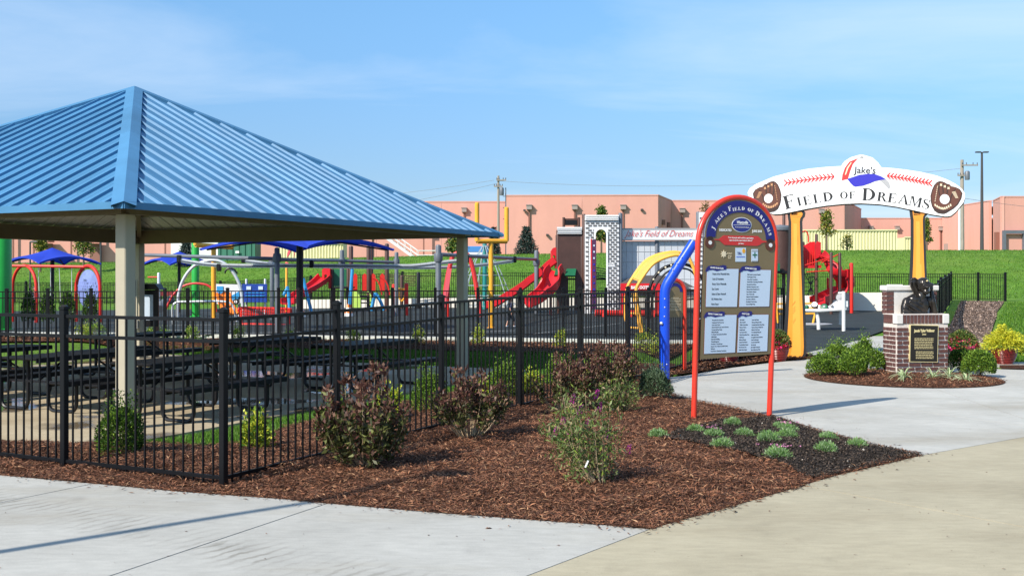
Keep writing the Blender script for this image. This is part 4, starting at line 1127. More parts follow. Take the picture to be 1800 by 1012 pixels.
# zip track
zr = thing('track_ride', 'grey steel overhead track ride with two sagging silver rails behind the fence', 'track ride', at(620, 34))
zc2 = 2.22
def zpost(px, Y, yt, r): up(zr, 'post', px, Y, yt, r, GREYP); b = at(px, Y); mb = MB(); mb.lathe([(r + .03, -.12), (r + .045, -.05), (r + .045, .05), (r + .03, .12)], (b.x, Y, zc2 - .06), 12); mb.build('collar', GREYP, zr, world=True)
for a in ((487, 29.8, 435, .075), (770.5, 29.5, 430, .08), (478, 36, 452, .07), (601, 37, 439, .075), (697, 38, 443, .07), (943, 39.5, 440, .085), (215, 33.5, 440, .08)): zpost(*a)
for q, Y in ((((215, 447), (487, 455)), (33.5, 30.4)), (((487, 456), (601, 458), (697, 461)), (30.4, 37, 38)), (((770.5, 447), (863, 452), (943, 456)), (29.5, 34, 39.5))):
    T(zr, 'beam', q, Y, .055, GREYP)
def rail(q, Y):
    p = smoothline(pts_(q, Y), 5)
    mb = MB()
    for a, b in zip(p[:-1], p[1:]): mb.bar(a, b + (b - a) * .02, .07, .115)
    o = mb.build('track_rail', SILVER, zr, world=True, smooth=False)
    mb = MB(); mb.tube([v + Vector((0, -.045, -.01)) for v in p], .022, 6); mb.build('groove', GREYP, o, world=True)
rail([(315, 457), (360, 464), (420, 467), (560, 467), (690, 467.5), (730, 467), (780, 461), (820, 457)], [31, 31, 31, 31, 31, 31, 31, 31])
rail([(428, 458), (470, 463), (520, 467), (700, 470), (800, 469), (860, 464), (905, 458)], [34, 34, 34.5, 35, 35.5, 36, 36.5])
for px, py, Y in ((315, 455, 31), (428, 456, 34), (548, 464, 31), (905, 456, 36.5), (821, 455, 31), (385, 470, 31)):
    mb = MB(); p = P(px, py, Y); mb.box(p, (.12, .16, .22)); mb.build('trolley', BLKP, zr, world=True, smooth=False, bevel=.02)

# swing set with golf ball panel
sw = thing('swing_set', 'red swing set with round arch ends under the left blue shade', 'swing set', at(98, 37.5))
def arch(root, name, pl, pr, ytop, Yl, Yr, r, m, ybl=None):
    A, B = at(pl, Yl), at(pr, Yr); c = (A + B) / 2; rad = (B - A).length / 2; u = (B - A); u.z = 0; u.normalize(); zt = zpx(ytop, (Yl + Yr) / 2)
    p = [A] + [Vector((c.x, c.y, zt - rad)) + u * rad * -math.cos(a) + Vector((0, 0, rad * math.sin(a))) for a in np.linspace(0, math.pi, 17)] + [B]
    mb = MB(); mb.tube(p, r, 10); mb.build(name, m, root, world=True); return Vector((c.x, c.y, zt - rad)), u, rad
arch(sw, 'end_arch', 22, 64, 466.5, 38, 37, .055, RED)
gc_, gu, grad = arch(sw, 'end_arch', 134, 176, 467, 37.4, 36.4, .06, RED)
T(sw, 'top_beam', ((20, 467), (158, 469)), (37.5, 37), .05, RED)
for px, Y in ((78, 37.4), (115, 37.2)):
    q = P(px, 468, Y); s_ = thing('swing', 'bucket swing on chains, left of the two' if px < 100 else 'bucket swing on chains, beside the golf ball arch', 'swing', (q.x, q.y, q.z - 1.45), 0, 'swings on the red frame')
    for o in (-.22, .22): mb = MB(); mb.tube([(o, 0, 1.45), (o * .9, .05, .3), (o * .8, .05, .05)], .012, 5); mb.build('chain', SILVER, s_)
    mb = MB(); mb.lathe([(.0, -.05), (.14, -.04), (.19, .08), (.20, .22), (.17, .22), (.16, .08), (.0, .0)], (0, .05, 0), 12); mb.build('seat', BLKP, s_)
gb_ = MB(); rz_ = math.atan2(gu.y, gu.x); Q = Matrix.Rotation(rz_, 3, 'Z') @ Matrix.Rotation(R(90), 3, 'X')
gcen = gc_ + Vector((0, 0, -.02)); rb = grad * .86
gb_.lathe([(0, .07), (rb * .5, .062), (rb * .8, .045), (rb, .0), (rb, -.02), (0, -.03)], gcen, 26, Q)
BALLM = mat('golf_ball_print', (.17, .22, .46), .55, var=.3, vscale=2.5, spec=.3)
ballo = gb_.build('ball_panel', BALLM, sw, world=True)
dm = MB(); DIMP = mat('dimple_print', (.16, .20, .46), .5)
for i in range(-5, 6):
    for j in range(-6, 3):
        a, b = (i + .5 * (j % 2)) * rb * .19, j * rb * .16
        if math.hypot(a, b) < rb * .93: dm.lathe([(0, .008), (rb * .07, .004)], gcen + gu * a + Vector((0, 0, b)) + Q @ Vector((0, 0, .072 - .05 * (math.hypot(a, b) / rb) ** 2)), 7, Q)
dm.build('dimples', DIMP, ballo, world=True)
o = put_text('Jake', .13, 0, 0, 0, PRBLACK, ballo, shear=.3); o.location = ROOTM[sw.name].inverted() @ (gcen + Vector((-.05, 0, rb * .42)) - Vector((-gu.y, gu.x, 0)) * .066); o.rotation_euler = (0, 0, rz_)

# small climbers on the left
cl = thing('tube_climber', 'small climber with light blue and grey crawl tubes between silver posts', 'climber', at(262, 40))
up(cl, 'post', 229, 40, 478, .055, SILVER); up(cl, 'post', 279, 40, 479, .055, SILVER)
T(cl, 'bar', ((260, 487), (281, 487)), 40, .03, ORED)
T(cl, 'crawl_tube', ((256, 541), (262, 529), (276, 523)), (39.5, 40, 40.5), .15, LTBLUE, 4, 12); T(cl, 'crawl_tube', ((281, 543), (287, 533), (302, 526)), (39.5, 40, 40.5), .15, GREYP, 4, 12)
panel(cl, 'bench', rect(270, 512, 305, 520), 41, .3, MAROON)
la = thing('arch_ladder', 'red arched ladder climber behind the green pole', 'climber', at(335, 39))
for Y in (38.3, 39.3): T(la, 'side_rail', ((291, 545), (303, 520), (322, 503), (345, 498), (368, 503), (377, 520), (380, 548)), Y, .04, PRRED, 4)
for q in ((295, 536), (303, 520), (313, 510), (325, 502), (338, 499), (352, 499), (365, 503), (374, 513)):
    mb = MB(); a, b = P(*q, 38.3), P(*q, 39.3); mb.tube([a, b], .028, 6); mb.build('rung', PRRED, la, world=True)
ho = thing('hoop_climber', 'tall silver hoop with hanging black rings left of the blue play panel', 'climber', at(370, 36.5))
T(ho, 'hoop', ((312, 570), (313, 525), (322, 492), (342, 467), (370, 457.5), (393, 462), (412, 482), (424, 512), (428, 560)), 36.5, .055, SILVER, 5, 10)
T(ho, 'low_rail', ((306, 590), (303, 545), (309, 532), (330, 530), (395, 530), (410, 540), (416, 565)), 34, .035, SILVER, 4)
T(ho, 'ring', ((395, 480), (398, 474), (404, 471), (412, 474), (417, 481)), 36.4, .03, BLKP, 3)
tp = thing('truck_panel', 'white play truck panel with a round wheel beside the orange slide', 'play panel', at(400, 39))
panel(tp, 'side_panel', [(372, 505), (380, 499), (424, 500), (425, 534), (372, 534)], 39, .08, OFFW)
panel(tp, 'window_panel', rect(381, 503, 392, 515), 38.97, .04, LTBLUE); panel(tp, 'graphic', [(398, 534), (402, 522), (420, 512), (423, 520), (408, 534)], 38.96, .04, LTBLUE)
mb = MB(); p = P(415, 530, 38.85); Qx = Matrix.Rotation(R(90), 3, 'X')
mb.lathe([(.09, .06), (.10, .06), (.11, -.02), (.0, -.02)], p, 16, Qx); mb.build('wheel', PRBLACK, tp, world=True)
mb = MB(); mb.lathe([(0, .07), (.055, .065), (.06, .0)], p, 14, Qx); mb.build('hub', PRWHITE, tp, world=True)
for px in (376, 420): up(tp, 'leg', px, 39.2, 530, .04, SILVER)
os_ = thing('toddler_slide', 'small orange plastic slide in front of the white truck panel', 'slide', at(400, 37.5))
trough(os_, 'slide_bed', ((392, 517), (395, 532), (402, 545), (411, 551)), (37.8, 37.6, 37.3, 37), .4, .12, ORANGE)
panel(os_, 'arch_top', [(388, 524), (389, 515), (394, 512), (398, 515), (399, 524)], 37.9, .3, ORANGE, .02)
bp3 = thing('counter_panel', 'dark blue play counter on short silver legs, right of the white truck panel', 'play panel', at(447, 38))
panel(bp3, 'board', rect(426, 499, 469, 531), 38, .1, mat('royal_blue_plastic', (.012, .05, .30), .4)); 
for a in (433, 454): panel(bp3, 'window_panel', rect(a, 503, a + 8, 509), 37.97, .05, PALE)
for y in (514, 519): panel(bp3, 'slot', rect(431, y, 465, y + 1.3), 37.98, .04, LTBLUE)
for px in (433, 449, 466): up(bp3, 'leg', px, 38.2, 490 if px != 449 else 520, .04, SILVER)
rb_ = thing('basket_bench', 'long red mesh basket seat on red legs in front of the blue counter', 'bench', at(467, 33.5))
T(rb_, 'top_rim', ((419, 548), (421, 542), (430, 541), (505, 543), (511, 546), (512, 555)), 33.5, .045, RED, 3); T(rb_, 'low_rail', ((424, 571), (440, 570), (520, 573)), 33.3, .05, RED, 2)
mb = MB()
for i in range(24): a = P(421 + i * 3.8, 542.5, 33.4); mb.box((a.x, a.y, a.z - .12), (.035, .02, .25))
for y in (547, 552): a, b = P(421, y, 33.39), P(511, y + 1, 33.39); mb.bar(a, b, .02, .03)
o = mb.build('mesh_side', RED, rb_, world=True, smooth=False)
for px in (424, 508): up(rb_, 'leg', px, 33.5, 545, .045, RED)
# red slide tower with dark shelter posts
ts = thing('slide_tower', 'red slide tower with a green panel, seen under the big blue shade', 'play structure', at(590, 41))
trough(ts, 'slide', ((572, 488), (562, 498), (548, 508), (530, 518), (514, 530), (505, 533)), (41, 40.6, 40.2, 39.8, 39.4, 39), .5, .18, REDP)
panel(ts, 'slide_hood', [(566, 500), (566, 474), (570, 471), (580, 472), (581, 507), (577, 507), (577, 490), (574, 482), (570, 483), (570, 500)], 40.7, .6, REDP)
panel(ts, 'green_panel', rect(586, 473, 610, 503), 41, .06, DKGREEN); panel(ts, 'deck', rect(583, 504, 615, 507), 40.6, 1.3, BLKP)
for px, yt, Y in ((583.5, 472, 41), (612, 470, 41), (617, 432, 40.6), (648, 432, 42), (652.5, 432, 43), (680, 428, 41.5)): up(ts, 'post', px, Y, yt, .085 if yt < 440 else .06, BROWNP)
for a, b in ((621, 628), (637, 645), (652, 660), (668, 676)):
    panel(ts, 'side_panel', [(a, 512), (a, 484), ((a + b) / 2, 480), (b, 484), (b, 512)], 42, .06, RED)
for q in (((655, 488), (663, 493), (668, 502), (671, 518)), ((668, 486), (676, 492), (682, 502), (685, 518))): T(ts, 'handrail', q, 41, .035, RED, 4)
for y in (485, 489, 493, 497, 501): T(ts, 'bar', ((682, y - 2), (730, y + 1)), 43.5, .018, BROWNP)
up(ts, 'post', 706, 43.5, 484, .07, BROWNP); up(ts, 'post', 735.5, 43.5, 478, .08, BLKP)
rs = thing('sling_seat', 'yellow sling seat hung between two red posts', 'swing', at(703, 38.5))
up(rs, 'post', 692, 38.5, 499, .065, RED); up(rs, 'post', 714.5, 38.3, 498, .075, RED); T(rs, 'seat', ((700, 507), (702, 522), (706, 529), (711, 522), (713, 507)), 38.4, .035, YEL, 3)
T(rs, 'top_bar', ((692, 508), (714, 508)), 38.4, .04, YEL)
lm = thing('lime_climber', 'lime green panel climber with a black ladder', 'climber', at(636, 38)); panel(lm, 'panel', [(620, 541), (620, 511), (628, 513), (634, 523), (634, 541)], 38, .06, LIME, .01); panel(lm, 'end_panel', [(650, 544), (650, 518), (645, 512), (649, 512), (653, 520), (653, 544)], 38.5, .06, LIME, .01)
for y in (514, 520, 526, 532): T(lm, 'rung', ((631, y), (650, y + .5)), 38.2, .022, BLKP)
for lab, segs, Y in (('light blue bipod climber with a bent foot, left of the red slide', (((533, 489), (539, 515), (545, 538), (547, 548)), ((505, 503), (508, 525), (509, 543)), ((505, 507), (498, 519))), 37), ('light blue tall leaning pole by the lime climber', (((619.5, 473), (617, 505), (615, 535)),), 39), ('light blue A frame climber right of the lime climber', (((660, 515), (656, 530), (653, 546)), ((660, 515), (668, 528), (675, 545))), 37.5)):
    t = thing('blue_climber', lab, 'climber', at(segs[0][-1][0], Y), 0, 'light blue climbing poles')
    for q in segs: T(t, 'leg', q, Y, .06, LTBLUE, 3)
fl = thing('flower_post', 'yellow and striped post topped with pink petals behind the track ride', 'play post', at(504, 42)); up(fl, 'post', 503.7, 42, 460, .05, YEL)
for y in (455, 461): panel(fl, 'stripe', rect(501, y, 506.5, y + 3), 41.9, .1, PINK)
for sg in (-1, 1): panel(fl, 'petal', [(504 + (0 if sg < 0 else 12), 453), (505 + (0 if sg < 0 else 12), 444), (509 + (0 if sg < 0 else 9), 437), (512 + (0 if sg < 0 else 6), 439), (509 + (0 if sg < 0 else 9), 447)], 42, .08, PINK, .01)
for px, py, lab in ((612, 556, 'white and orange banded cone beside the blue leaning pole'), (529, 557, 'white and orange banded cone at the foot of the dark shade pole')):
    b = G(px, py); t = thing('play_cone', lab, 'cone', b, 0, 'white and orange cones')
    for i, (m, r0, r1, z0, z1) in enumerate(((PRWHITE, .19, .16, 0, .12), (ORANGE, .16, .12, .12, .22), (PRWHITE, .12, .08, .22, .32), (ORANGE, .08, .03, .32, .44))): mb = MB(); mb.lathe([(r0, z0), (r1, z1), (0, z1 + .001)], (0, 0, 0), 14); mb.build('band', m, t)
# red A frame of the net climber and its rope pyramid
af = thing('zip_arch', 'red and white A shaped frame straddling the track ride', 'play frame', at(810, 35))
T(af, 'leg', ((795, 452), (788, 480), (783, 510), (778, 548)), 35, .075, PRRED, 3); panel(af, 'leg_panel', [(786, 472), (794, 472), (784, 540), (777, 540)], 34.85, .05, PINK); T(af, 'leg', ((795, 452), (803, 445), (818, 445), (826, 455), (833, 480), (839, 515), (845, 556)), 34.8, .075, PRRED, 4); up(af, 'post', 786.5, 36, 497, .07, RED)
rp = thing('rope_pyramid', 'rope net pyramid round a teal mast behind the goal post', 'climber', at(852, 43)); up(rp, 'mast', 852, 43, 425, .09, TEAL)
bz = at(852, 43); mb = MB(); topz = zpx(430, 43); ring = []
for lev in range(7):
    f = lev / 6; z = bz.z + .15 + (topz - bz.z - .15) * f; rr = 1.15 * (1 - f) ** .8 + .05
    ring.append([Vector((bz.x + rr * math.cos(a), bz.y + rr * math.sin(a), z)) for a in np.linspace(0, 2 * math.pi, 11)[:-1]])
for lev in range(7):
    for j in range(10):
        if lev < 6: mb.tube([ring[lev][j], ring[lev + 1][j]], .02, 4); mb.tube([ring[lev][j], ring[lev][(j + 1) % 10]], .016, 4)
mb.build('net', ROPE, rp, world=True, smooth=False)

# the ballpark play structure
BRKP = mat('charcoal_brick_print', (.12, .115, .115), .6, var=.35, vscale=5)
bs = thing('ballpark_structure', 'large ballpark themed play structure with brick towers and a white banner wall', 'play structure', at(1090, 40))
Yb = 39.5
panel(bs, 'tower_panel', [(981, 546), (981, 411), (1022, 411), (1022, 546), (1011, 546), (1011, 481), (999, 481), (999, 546)], Yb, .10, DKBRICK)
for px, Y in ((980.5, Yb + .05), (1022.5, Yb + .05), (983, Yb + 1.6), (1021, Yb + 1.6)): up(bs, 'post', px, Y, 404, .06, BROWNP)
for px in (981, 1022): mb = MB(); p0 = P(px, 411, Yb); mb.box((p0.x, Yb + .8, (p0.z + 1.0) / 2), (.06, 1.5, p0.z - 1.0)); mb.build('tower_side', DKBRICK, bs, world=True, smooth=False)
panel(bs, 'cornice', [(979.5, 411), (981, 408), (980, 403), (979, 399), (1023.5, 399), (1022.5, 403), (1022, 408), (1023, 411)], Yb - .08, .2, OFFW)
for y in (402, 405, 408): panel(bs, 'cornice_rib', rect(980, y, 1023, y + .8), Yb - .10, .03, PRGREY)
panel(bs, 'name_board', rect(991, 384, 1017, 396), Yb + .6, .12, BROWNP)
panel(bs, 'board_face', rect(994, 387, 1014, 394), Yb + .58, .04, BLKP)
for px in (991, 1017.5): T(bs, 'board_post', ((px, 411), (px, 382)), Yb + .6, .05, BROWNP)
for q in ([(974, 483), (977, 472), (986, 472), (986, 483)], [(993, 484), (996, 472), (1013, 472), (1011, 484)]):
    mb = MB(); v = [P(a, b, Yb - (.45 if b > 480 else .02)) for a, b in q]; mb.add(v + [k + Vector((0, .06, -.05)) for k in v], [(0, 1, 2, 3), (7, 6, 5, 4), (0, 4, 5, 1), (2, 6, 7, 3), (0, 3, 7, 4), (1, 5, 6, 2)]); mb.build('awning', DKGREEN, bs, world=True, smooth=False)
panel(bs, 'deck', rect(984, 489, 1020, 492), Yb + .15, 1.4, BLKP)
def archq(x0, x1, ys, yt, yb):
    c, r = (x0 + x1) / 2, (x1 - x0) / 2
    return [(x1, yb)] + [(c + r * math.cos(a), ys - (ys - yt) * math.sin(a)) for a in np.linspace(0, math.pi, 13)] + [(x0, yb)]
panel(bs, 'brick_facade', [(1028, 551), (1028, 378), (1088, 378), (1088, 551)] + archq(1047, 1066, 413, 403, 551), Yb - .1, .12, OFFW)
mb = MB()
for j, y in enumerate(np.arange(391, 548, 4.15)):
    for x in np.arange(1029.5 + (j % 2) * 4.4, 1086, 8.8):
        x1 = min(x + 6.0, 1087.2)
        if x1 > 1044 and x < 1069 and y > 396: 
            c_, h_ = 1056.5, 413
            if x1 > 1044.0 and x < 1044.5 and y > 400: x1 = 1044
            elif x < 1069 and x1 > 1069.2 and y > 400: x = 1069
            elif y > 398: continue
        a, b = P(x, y, Yb - .1), P(x1, y + 2.5, Yb - .1)
        if b.x - a.x > .01: mb.box(((a.x + b.x) / 2, Yb - .105, (a.z + b.z) / 2), (b.x - a.x, .03, a.z - b.z))
o = mb.build('brick_pattern', BRKP, bs, world=True, smooth=False); o['kind'] = 'stuff'
panel(bs, 'arch_trim', [(1068.5, 500)] + [(1056.5 + 12 * math.cos(a), 413 - 12.5 * math.sin(a)) for a in np.linspace(0, math.pi, 15)] + [(1044.5, 420), (1047, 420)] + [(1056.5 + 9.5 * math.cos(a), 413 - 10 * math.sin(a)) for a in np.linspace(math.pi, 0, 15)] + [(1066, 500)], Yb - .14, .05, PRWHITE)
for y in (379, 382, 385): panel(bs, 'cornice_rib', rect(1029, y, 1087, y + 1.6), Yb - .18, .1, PRWHITE)
panel(bs, 'cornice_edge', rect(1028, 387, 1088, 388.2), Yb - .13, .04, PRGREY)
up(bs, 'post', 1026.5, Yb, 376, .065, BROWNP); up(bs, 'post', 1090.5, Yb, 374, .075, GREYP)
panel(bs, 'white_strip', rect(1036, 420, 1038, 548), Yb - .2, .05, PRWHITE); panel(bs, 'red_strip', rect(1038.2, 420, 1040.4, 548), Yb - .2, .05, PRRED); panel(bs, 'height_panel', rect(1040.6, 421, 1048, 542), Yb - .2, .05, mat('purple_print', (.075, .018, .07), .5))
for y in range(430, 540, 11): panel(bs, 'panel_mark', rect(1043, y, 1045.5, y + 3), Yb - .215, .03, PALE if y < 455 else PRBLUE)
p = P(1074, 466, Yb - .13); panel(bs, 'number_plate', rect(1067, 462.5, 1081, 468), Yb - .125, .03, PRWHITE); o = put_text('021417', .10, *(ROOTM[bs.name].inverted() @ Vector((p.x, 0, p.z))).xz, 0, PRBLACK, bs); o.location.y = Yb - .135 - bs.location.y
Yw = 40.0; Yn = 39.85
panel(bs, 'banner_board', rect(1088.5, 402, 1226, 421), Yn, .06, OFFW)
panel(bs, 'banner_edge', rect(1088.5, 401, 1226, 403), Yn - .02, .1, PRGREY); panel(bs, 'banner_edge', rect(1088.5, 420.5, 1226, 422.5), Yn - .02, .1, PRGREY)
p = P(1157, 416, Yw); me_s = put_text("Jake's Field of Dreams", .34, 0, 0, 0, PRRED, bs, shear=.5, off=-.004, sx=.83); me_s.location = ROOTM[bs.name].inverted() @ Vector((p.x, Yn - .02, p.z))
for a, b in ((1091, 1153), (1157, 1225)):
    panel(bs, 'mesh_panel', rect(a, 424, b, 520), Yw, .04, MESHG)
    for x in np.linspace(a, b, 7)[1:-1]: panel(bs, 'panel_rib', rect(x - .25, 424, x + .25, 520), Yw - .012, .02, PRGREY)
    for y in (442, 460, 490): panel(bs, 'panel_rib', rect(a, y, b, y + .5), Yw - .014, .02, PRGREY)
for px in (1154.5, 1227): up(bs, 'post', px, Yw, 398 if px < 1200 else 372, .075, GREYP)
panel(bs, 'second_facade', rect(1229, 373, 1262, 548), Yw - .3, .12, OFFW); mb = MB()
for j, y in enumerate(np.arange(382, 545, 4.15)):
    for x in np.arange(1230 + (j % 2) * 4.4, 1258, 8.8): a, b = P(x, y, Yw - .3), P(x + 6, y + 2.5, Yw - .3); mb.box(((a.x + b.x) / 2, Yw - .305, (a.z + b.z) / 2), (b.x - a.x, .03, a.z - b.z))
o = mb.build('brick_pattern', BRKP, bs, world=True, smooth=False); o['kind'] = 'stuff'
panel(bs, 'booth_roof', [(1090, 505), (1094, 497), (1110, 488), (1135, 484), (1160, 484), (1185, 486), (1222, 505)], Yw - .9, .8, mat('booth_roof_grey', (.10, .09, .09), .6))
panel(bs, 'booth_front', [(1091, 545), (1091, 498), (1160, 498), (1160, 545), (1152, 545), (1152, 512), (1100, 512), (1100, 545)], Yw - 1.0, .1, REDP)
panel(bs, 'booth_sign', rect(1101, 500, 1148, 509), Yw - 1.06, .05, PRRED)
p = P(1125, 507.5, Yw - 1.08); o = put_text('BALL OOTS', .155, 0, 0, 0, PRWHITE, bs, off=.006, sx=.82); o.location = ROOTM[bs.name].inverted() @ Vector((p.x, Yw - 1.075, p.z))
T(bs, 'ramp_beam', ((1046, 549), (1160, 551)), 37.5, .10, RED); panel(bs, 'ramp_panel', rect(1046, 545, 1160, 555), 37.6, .05, REDP)
for px in (1061, 1110, 1150): up(bs, 'ramp_leg', px, 37.4, 550, .05, RED)
panel(bs, 'back_rail', rect(1048, 489, 1066, 492), Yb + 1, .2, BLKP)
for k in range(5): T(bs, 'bridge_bar', ((1047, 470 + k * 4), (1068, 474 + k * 4)), Yb + 1.1, .018, DKGREEN)
# slides of the brown tower
trough(bs, 'double_slide', ((978, 461), (968, 468), (958, 478), (945, 489), (935, 495), (924, 504), (908, 515), (890, 526), (872, 537), (854, 541)), Yb + .4, .75, .24, REDP)
panel(bs, 'slide_hood', [(969, 462), (969, 441), (972, 436), (977, 434.5), (981, 437), (981, 475), (976, 470), (976, 450), (973, 448), (971, 452), (971, 462)], Yb + .05, .9, REDP)
trough(bs, 'wave_slide', ((980, 476), (973, 484), (970, 494), (968, 504), (962, 515), (952, 524), (941, 532), (930, 538)), [Yb - .1, Yb - .3, Yb - .5, Yb - .7, Yb - .9, Yb - 1.1, Yb - 1.3, Yb - 1.4], .55, .3, REDP)
up(bs, 'slide_leg', 968, Yb - .8, 510, .05, RED)
# dark round tower seen right of the sign
rt_ = thing('round_tower', 'dark brown round play tower with a grey cap behind the left bat', 'play structure', at(1372, 40)); b = at(1372, 40)
mb = MB(); mb.lathe([(.40, zpx(478, 40)), (.40, zpx(404, 40))], (b.x, 40, 0), 18); mb.build('tower_wall', DKBRICK, rt_, world=True)
mb = MB(); mb.lathe([(.44, zpx(405, 40)), (.45, zpx(400, 40)), (.40, zpx(397, 40)), (0, zpx(395, 40))], (b.x, 40, 0), 18); mb.build('cap', GREYP, rt_, world=True)
for px in (1364, 1378, 1386): up(rt_, 'post', px, 40.3, 372 if px == 1378 else 420, .06, BROWNP)
panel(rt_, 'deck', rect(1356, 476, 1392, 480), 39.5, 1.2, BLKP); panel(rt_, 'red_panel', rect(1372, 470, 1392, 482), 40.6, .05, REDP); panel(rt_, 'green_panel', rect(1360, 463, 1371, 476), 39.4, .05, DKGREEN)
# yellow arch climber and black hoop
yc = thing('arch_climber', 'yellow plastic arch climber behind the fence, left of the blue tube', 'climber', at(1130, 30))
Lq = ((1104, 592), (1101, 545), (1102, 509), (1112, 488), (1131, 462), (1150, 450), (1173, 444), (1192, 443.5), (1208, 449), (1219, 470), (1224, 492))
Rq = ((1132, 594), (1124, 548), (1118, 512), (1126, 493), (1145, 467), (1164, 455), (1183, 449), (1198, 449), (1212, 456), (1222, 480), (1228, 505))
T(yc, 'side_rail', Lq, 30.6, .045, YELP, 4); T(yc, 'side_rail', Rq, 29.6, .045, YELP, 4)
mb = MB(); A_ = smoothline(pts_(Lq[3:8], 30.6), 4); B_ = smoothline(pts_(Rq[3:8], 29.6), 4); mb.ribbon(A_, B_); dn = Vector((0, 0, -.04)); mb.ribbon([v + dn for v in B_], [v + dn for v in A_]); mb.build('curved_plate', YELP, yc, world=True)
for a, b in (((1102, 512), (1118, 513)), ((1100, 550), (1124, 551)), ((1102, 575), (1129, 577))): mb = MB(); mb.tube([P(*a, 30.6), P(*b, 29.6)], .03, 6); mb.build('rung', YELP, yc, world=True)
for q in (((1098, 520), (1099, 560), (1110, 592)), ((1112, 515), (1121, 560), (1127, 592))): T(yc, 'leg', q, 29.4, .03, YELP, 3)
hk = thing('hoop_climber', 'black hoop climber with pale grips behind the yellow arch', 'climber', at(1180, 33)); T(hk, 'hoop', ((1136, 560), (1138, 525), (1147, 493), (1165, 472), (1190, 464.5), (1215, 468), (1235, 490)), 33, .05, BLKP, 5)
T(hk, 'inner_hoop', ((1144, 560), (1146, 527), (1154, 500), (1170, 480), (1190, 472), (1213, 475), (1230, 495)), 33.6, .03, BLKP, 5)
mb = MB()
for q in ((1141, 512), (1149, 491), (1158, 479), (1170, 470), (1180, 466), (1192, 464)): mb.ball(P(*q, 32.96), .035, 6)
mb.build('grips', CREAMP, hk, world=True)
# tower with the spiral slide
sp = thing('spiral_tower', 'red spiral slide tower with brown posts right of the left bat', 'play structure', at(1450, 41)); Ys = 40.5
for px, yt, Y in ((1435, 411, Ys), (1461, 443, Ys - 1.3), (1476, 444, Ys - 1.0), (1412, 425, Ys + .6)): up(sp, 'post', px, Y, yt, .06, BROWNP)
panel(sp, 'side_panel', [(1413, 470), (1413, 432), (1425, 425), (1434, 425), (1434, 470)], Ys + .2, .06, REDP); panel(sp, 'slide_hood', [(1434, 455), (1434, 428), (1437, 424), (1443, 426), (1443, 460), (1440, 452)], Ys - .1, .8, REDP); panel(sp, 'deck', rect(1408, 466, 1444, 471), Ys, 1.2, REDP)
mb = MB()
for x in range(1412, 1436, 4): p0, p1 = P(x, 440, Ys), P(x, 466, Ys); mb.tube([p0, p1], .018, 5)
mb.build('balusters', RED, sp, world=True)
T(sp, 'hoop_rail', ((1409, 470), (1409, 415), (1411, 408), (1415, 406), (1419, 409), (1421, 416), (1421, 426)), Ys + .3, .025, RED, 3)
trough(sp, 'spiral_slide', ((1438, 450), (1448, 458), (1459, 472), (1471, 484), (1482, 492), (1487, 502), (1482, 511), (1470, 518), (1455, 525), (1443, 531), (1437, 533)), [Ys, Ys, Ys - .1, Ys - .3, Ys, Ys + .6, Ys + 1.0, Ys + .8, Ys + .4, Ys, Ys - .2], .55, .26, REDP)
T(sp, 'slide_edge', ((1440, 448), (1460, 466), (1474, 480), (1487, 489), (1492, 502), (1486, 514)), [Ys - .4] * 6, .05, REDP, 3)
up(sp, 'red_post', 1496.5, Ys - .6, 462, .075, RED); panel(sp, 'red_panel', rect(1486, 473, 1494, 490), Ys - .5, .05, REDP); up(sp, 'red_post', 1455, Ys + 1.2, 488, .05, RED)
for a, b in (((1415, 466), (1465, 451)), ((1444, 450), (1478, 466)), ((1443, 462), (1478, 445)), ((1418, 478), (1478, 474))): T(sp, 'brace', (a, b), Ys - .5, .022, RED)
mb = MB()
for i in range(6):
    mb.tube([P(1412 + i * 5, 475, Ys + .1), P(1433 - i * 3, 520, Ys + .1)], .014, 4); mb.tube([P(1436, 478 + i * 8, Ys), P(1410, 484 + i * 7, Ys + .6)], .014, 4)
mb.build('rope_net', BLKP, sp, world=True, smooth=False)
# white play table
wt = thing('play_table', 'white metal play table with wheel toys, just right of the left bat', 'play table', at(1450, 30.4)); Yt = 30.4
T(wt, 'leg', ((1483, 583), (1483, 512)), Yt - .3, .05, WHITEP); T(wt, 'leg', ((1439, 579), (1438, 560), (1434, 547)), Yt - .2, .05, WHITEP, 3); T(wt, 'leg', ((1413, 570), (1413, 545)), Yt + .5, .045, WHITEP); T(wt, 'leg', ((1477, 570), (1477, 545)), Yt + .6, .045, WHITEP)
for Y in (Yt - .28, Yt + .6): T(wt, 'top_rail', ((1409, 545.5), (1440, 546), (1487, 543)), Y, .045, WHITEP)
a, b = P(1410, 544, Yt), P(1486, 543, Yt); mb = MB(); mb.box(((a.x + b.x) / 2, Yt + .17, a.z - .01), (b.x - a.x, .8, .03)); mb.build('tray', PRGREY, wt, world=True, smooth=False)
def disc(nm, px, py, Y, r, m, parent, tilt=70, rr=(1, .55, .3)):
    Q = Matrix.Rotation(R(-20), 3, 'Z') @ Matrix.Rotation(R(tilt), 3, 'X'); mb = MB(); c = P(px, py, Y)
    mb.lathe([(0, -.03), (r, -.03), (r, .03), (r * .8, .04)], c, 18, Q); o = mb.build(nm, PRBLACK, parent, world=True)
    mb = MB(); mb.lathe([(r * .82, .042), (r * .45, .05), (0, .05)], c, 18, Q); mb.build('face', m, o, world=True)
    mb = MB(); mb.lathe([(r * .3, .056), (0, .062)], c, 12, Q); mb.build('hub', PRGREY, o, world=True)
disc('wheel', 1432, 536, Yt, .10, PRWHITE, wt, 55); disc('dial', 1449, 540, Yt - .05, .11, DKGREEN, wt, 60); disc('wheel', 1476.5, 523, Yt + .1, .13, PRGREY, wt, 88)
